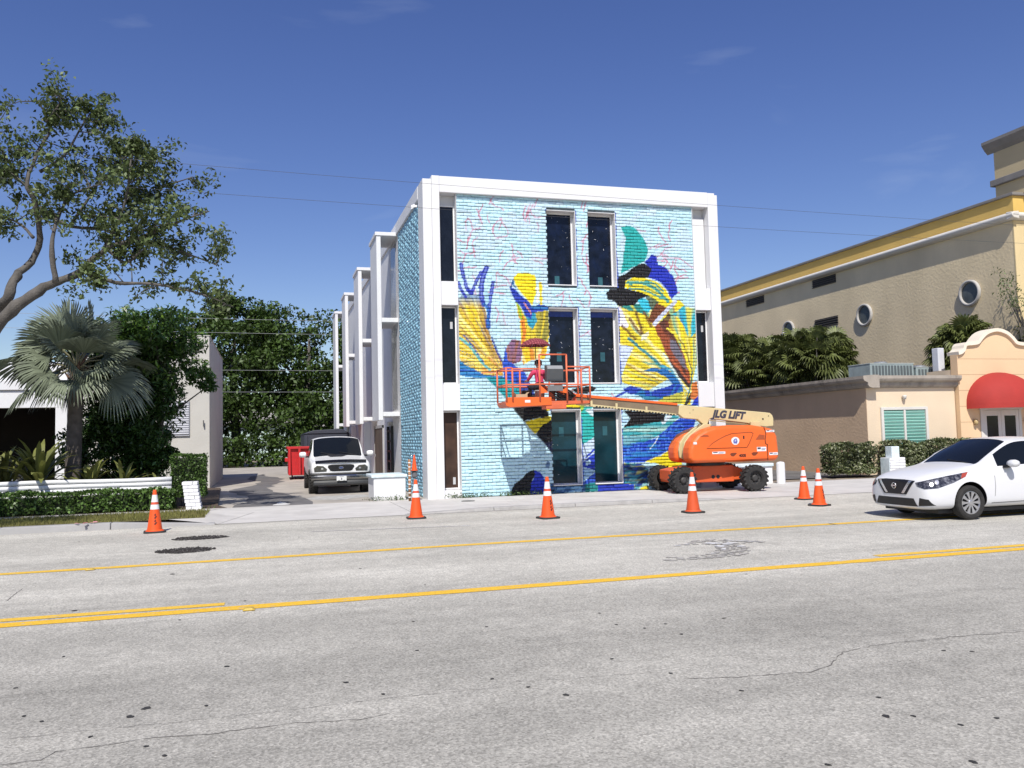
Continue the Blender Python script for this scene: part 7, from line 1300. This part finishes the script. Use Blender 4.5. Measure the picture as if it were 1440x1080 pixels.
# ================================================================== SMALL THINGS
CONE_O = pm('cone_orange', (0.80, 0.090, 0.010), 0.45, 0.07, 3, dirt=0.22, dirtcol=(0.42, 0.09, 0.04), dscale=5); CONE_W = pm('reflective_white', (0.72, 0.73, 0.74), 0.35, 0.08, 10, dirt=0.25, dirtcol=(0.45, 0.42, 0.4), dscale=8); CONE_R = pm('cone_band', (0.62, 0.09, 0.04), 0.4, 0.08, 5); CONE_B = pm('cone_base_black', (0.035, 0.034, 0.033), 0.8, 0.2, 8)
CONE_OLD = pm('old_cone_orange', (0.62, 0.085, 0.018), 0.55, 0.12, 3, dirt=0.55, dirtcol=(0.25, 0.06, 0.035), dscale=5)
def cone(x, y, z, h, label, rz=0.0, old=False, mark=True, tilt=0.0, bands=True):
    r = empty('traffic_cone', (x, y, z), rz, label, 'traffic cone', 'orange traffic cones'); k = h/0.78; body = CONE_OLD if old else CONE_O
    prof = lambda t: 0.135+(0.030-0.135)*t
    def seg(t0, t1, nm, mat, e=0.0, n=28):
        m = MB(); p = [((prof(t0)+e)*k, (0.035+0.735*t0)*k), ((prof(t1)+e)*k, (0.035+0.735*t1)*k)]; m.lathe(p, n, cap=False); return m.build(nm, mat, r, smooth=True, local=True, fix=False)
    b = MB(); rr_ = 0.19*k; b.prism([(-rr_, -rr_*0.72), (-rr_*0.72, -rr_), (rr_*0.72, -rr_), (rr_, -rr_*0.72), (rr_, rr_*0.72), (rr_*0.72, rr_), (-rr_*0.72, rr_), (-rr_, rr_*0.72)], 0.0, 0.034*k, 'z'); b.build('base', CONE_B, r, local=True, bevel=0.006)
    fl_ = MB(); fl_.lathe([(0.165*k, 0.034*k), (0.150*k, 0.044*k), (0.137*k, 0.06*k)], 28, cap=False); fl_.build('flange', body, r, smooth=True, local=True, fix=False)
    seg(0.0, 1.0, 'cone', body); tp = MB(); tp.lathe([(0.030*k, 0.770*k), (0.026*k, 0.783*k), (0.016*k, 0.785*k)], 20, cap=True); tp.build('tip', body, r, smooth=False, local=True)
    if bands: seg(0.715, 0.895, 'collar', CONE_W, 0.0025); seg(0.655, 0.712, 'stripe', CONE_R, 0.0020); seg(0.535, 0.652, 'collar', CONE_W, 0.0025)
    if mark:
        for i, t in enumerate((0.40, 0.33, 0.25, 0.18)):   # worn black stencil marks running down the cone
            m = MB(); zz = (0.035+0.735*t)*k; rd = prof(t)*k+0.002; a0 = -math.pi/2+0.12
            for q in range(2+i % 2):
                aa = a0+(-0.10+0.10*q); m.box(-0.008*k, 0.008*k, -0.002, 0.002, -0.016*k, 0.016*k, Matrix.Translation((rd*math.cos(aa), rd*math.sin(aa), zz+0.012*k*(q-0.5))) @ Matrix.Rotation(aa+math.pi/2, 4, 'Z') @ Matrix.Rotation(-0.14, 4, 'X') @ Matrix.Rotation(0.5*q-0.3, 4, 'Y'))
            m.build('stencil_mark', pm('faded_stencil', (0.09, 0.025, 0.02), 0.7), r, local=True, kind='stuff')
    return r
cone(-2.0, 16.95, 0, 0.775, 'orange traffic cone by the left kerb in front of the low hedge', 0.1)
cone(2.87, 17.12, 0, 0.775, 'orange traffic cone at the kerb below the white building corner', -0.05, mark=False)
cone(5.22, 15.78, 0, 0.80, 'orange traffic cone on the road before the middle of the mural', 0.2)
cone(8.14, 15.4, 0, 0.80, 'dirty dark orange traffic cone in front of the boom lift wheel', 0.0, old=True, mark=False)
cone(11.82, 17.0, 0, 0.755, 'orange traffic cone, farther one of the pair right of the boom lift', 0.1, mark=False)
cone(11.1, 15.45, 0, 0.775, 'smudged orange traffic cone, nearer one of the pair right of the boom lift', 0.3)
# small plain cone set on a standpipe beside the corner pilaster
SPp = empty('standpipe', (3.60, 21.75, 0), 0, 'rusty standpipe with grey valve by the corner of the white building', 'pipe')
RUST = pm('rusty_pipe', (0.33, 0.16, 0.07), 0.8, 0.3, 9, dirt=0.6, dirtcol=(0.55, 0.48, 0.40), dscale=10)
MB().tube([(3.50, 21.8, 0), (3.50, 21.8, 1.08)], 0.035, 12).build('riser', RUST, SPp, smooth=True); MB().tube([(3.62, 21.75, 0), (3.62, 21.75, 0.78)], 0.03, 12).build('post', pm('grey_post', (0.20, 0.20, 0.2), 0.6, 0.2, 5), SPp, smooth=True)
MB().lathe([(0.06, 0.62), (0.075, 0.64), (0.075, 0.74), (0.05, 0.77)], 16, Matrix.Translation((3.62, 21.75, 0))).build('valve_cap', pm('valve_grey', (0.12, 0.12, 0.13), 0.5), SPp)
for i in range(9): MB().lathe([(0.036, 0), (0.042, 0.012), (0.036, 0.024)], 12, Matrix.Translation((3.50, 21.8, 0.1+i*0.11)), cap=False).build('clip', WHITEP, SPp)
cone(3.62, 21.75, 0.775, 0.42, 'small plain orange cone set on top of the standpipe', 0.0, mark=False, bands=False)
# white brick pillar stubs
def pillar(x0, x1, y0, y1, z0, z1, label, lean=0.0, cap=None, side=None):
    r = empty('brick_pillar', ((x0+x1)/2, (y0+y1)/2, z0), 0, label, 'pillar'); n = max(4, int((z1-z0)/0.078)); hgt = (z1-z0)/n; WBR = pm('white_brick', (0.78, 0.78, 0.79), 0.7, 0.06, 4, bump=0.3, bscale=30)
    for i in range(n):
        sh = -lean*(i+0.5)/n; z_ = z0+i*hgt; xm = (x0+x1)/2+(0.06 if i % 2 else -0.05)
        for a, b in ((x0, xm-0.005), (xm+0.005, x1)): j = random.uniform(-0.006, 0.006); MB().box(a+sh+j, b+sh+j, y0+random.uniform(-.004, .004), y1, z_+0.012, z_+hgt).build('brick', WBR, r, bevel=0.004)
    MB().add([Vector(p) for p in ((x0+0.015, y0+0.015, z0), (x1-0.015, y0+0.015, z0), (x1-0.015, y1-0.015, z0), (x0+0.015, y1-0.015, z0), (x0+0.015-lean, y0+0.015, z1-0.02), (x1-0.015-lean, y0+0.015, z1-0.02), (x1-0.015-lean, y1-0.015, z1-0.02), (x0+0.015-lean, y1-0.015, z1-0.02))], [(0, 3, 2, 1), (4, 5, 6, 7), (0, 1, 5, 4), (1, 2, 6, 5), (2, 3, 7, 6), (3, 0, 4, 7)]).build('mortar', pm('white_mortar', (0.35, 0.36, 0.37), 0.9), r)
    return r
pillar(-1.83, -1.50, 21.3, 21.75, 0.06, 0.72, 'leaning white brick pillar stub at the left corner of the alley', 0.10)
pl_ = pillar(19.36, 19.95, 23.15, 23.6, 0.0, 0.62, 'white brick pillar stub with pale blue top by the variegated hedge'); MB().box(19.48, 19.78, 23.2, 23.5, 0.622, 0.98).build('top_block', CAPB, pl_, bevel=0.012); MB().box(19.34, 19.358, 23.17, 23.58, 0.02, 0.60).build('side_face', CAPB, pl_)
# white half-round rails of the raised bed
RB = empty('rail_edging', (-7, 22.3, 0), 0, 'white stacked half-round rails edging the raised bed behind the low hedge', 'edging')
for i in range(5):
    z_ = 0.34+i*0.108; pts = [(x_, 22.3+0.01*math.sin(x_*0.9), z_+0.012*math.sin(x_*1.7+i)*(0.4 if i < 4 else 1)) for x_ in np.linspace(-14, -2.25, 24)]; MB().tube(pts, 0.055, 10).build('rail', WHITE, RB, smooth=True)
for x_ in (-4.95, -9.0, -13): MB().box(x_, x_+0.12, 22.36, 22.44, 0, 0.8).build('post', WHITEP, RB)
MB().box(-14, -2.26, 22.37, 24.9, 0.05, 0.47).build('bed_soil', SOIL, RB)
# dumpsters behind the pickup
D1 = empty('dumpster', (1.6, 38, 0), 0, 'red open steel dumpster behind the white pickup', 'dumpster'); RED = pm('red_steel', (0.50, 0.018, 0.022), 0.5, 0.12, 2, dirt=0.3, dirtcol=(0.2, 0.03, 0.03), dscale=3)
b = MB(); b.prism([(37.3, 0.18), (39.6, 0.18), (39.9, 1.38), (37.2, 1.32)], 0.86, 2.7, 'x'); b.build('tub', RED, D1, bevel=0.02)
for x_ in (0.84, 1.25, 1.7, 2.15): MB().box(x_, x_+0.09, 37.08, 37.25, 0.2, 1.3).build('rib', RED, D1, bevel=0.008)
MB().box(0.80, 2.75, 37.10, 37.30, 1.30, 1.40).build('rim', RED, D1, bevel=0.01); MB().box(0.79, 0.86, 37.2, 39.9, 1.30, 1.40).build('rim', RED, D1, bevel=0.01)
MB().box(0.72, 0.86, 37.9, 38.9, 0.75, 0.9).build('fork_pocket', RED, D1, bevel=0.01)
for x_ in (1.0, 2.45): MB().lathe([(0.09, -0.03), (0.09, 0.03)], 14, Matrix.Translation((x_, 37.5, 0.09)) @ Matrix.Rotation(math.pi/2, 4, 'Y')).build('caster', BLACK, D1)
D2 = empty('container', (2.6, 42, 0), 0, 'dark slate-blue covered container behind the pickup cab', 'container'); SL = pm('slate_blue_steel', (0.035, 0.042, 0.062), 0.6, 0.12, 1.5)
MB().box(1.65, 3.75, 41.0, 45.5, 0.15, 1.95).build('box', SL, D2, bevel=0.03); MB().prism([(1.62, 1.952), (3.78, 1.952), (3.4, 2.16), (2.1, 2.12)], 40.96, 45.54, 'y').build('tarp', SL, D2, bevel=0.02)
for x_ in (1.72, 2.4, 3.1): MB().box(x_, x_+0.08, 40.93, 40.999, 0.2, 1.9).build('rib', SL, D2)
for x_ in (2.0, 3.3): MB().box(x_, x_+0.2, 41.2, 45.2, 0.0, 0.148).build('skid', BLACK, D2)
# power lines
WIRE = pm('wire', (0.06, 0.06, 0.065), 0.6); WIRE2 = pm('pale_wire', (0.30, 0.31, 0.32), 0.5)
def wire(a, b, sag, label, mat, r=0.008):
    a, b = Vector(a), Vector(b); o = MB().tube([a.lerp(b, t)-Vector((0, 0, sag*4*t*(1-t))) for t in np.linspace(0, 1, 30)], r, 6).build('power_line', mat, smooth=True, fix=False); tag(o, label, 'power line', 'power lines'); return o
wire((-30, 19, 8.62), (60, 19, 7.9), 0.95, 'upper thin wire crossing the sky before the white building', WIRE, 0.0035); wire((-30, 19.1, 7.95), (60, 19.1, 7.55), 0.95, 'lower thin wire crossing the sky before the white building', WIRE, 0.0035)
for i, (z_, lb) in enumerate(((9.9, 'topmost pale wire in front of the alley trees'), (9.0, 'second pale wire from the top in front of the alley trees'), (6.6, 'third pale wire from the top in front of the alley trees'), (5.2, 'lowest pale wire in front of the alley trees'))): wire((-30, 57, z_+0.2), (24, 57, z_-0.35), 0.25, lb, WIRE2, 0.010)
# litter on the left kerb
lt = MB(); 
for i in range(5): a = random.uniform(0, 6.28); lt.prism([(0.0, 0.0), (0.09, 0.01), (0.07, 0.05), (0.01, 0.045)], 0, 0.004, 'z', Matrix.Translation((-3.33+random.uniform(-.12, .12), 17.93+random.uniform(-.03, .03), 0.138+0.004*i)) @ Matrix.Rotation(a, 4, 'Z') @ Matrix.Rotation(0.3, 4, 'X'))
tag(lt.build('litter', pm('pink_litter', (0.62, 0.28, 0.30), 0.7, 0.2, 30)), 'crumpled pink and white litter on the left kerb', 'litter', kind='stuff')
cvp = MB(); cvp.lathe([(0.17, 0.0), (0.17, 0.012), (0.16, 0.016), (0, 0.016)], 24, Matrix.Translation((4.75, 20.6, 0.03)), cap=False); tag(cvp.build('valve_cover', pm('iron_cover', (0.12, 0.115, 0.11), 0.8, 0.2, 20)), 'small round iron cover in the pavement by the white pilaster', 'cover')
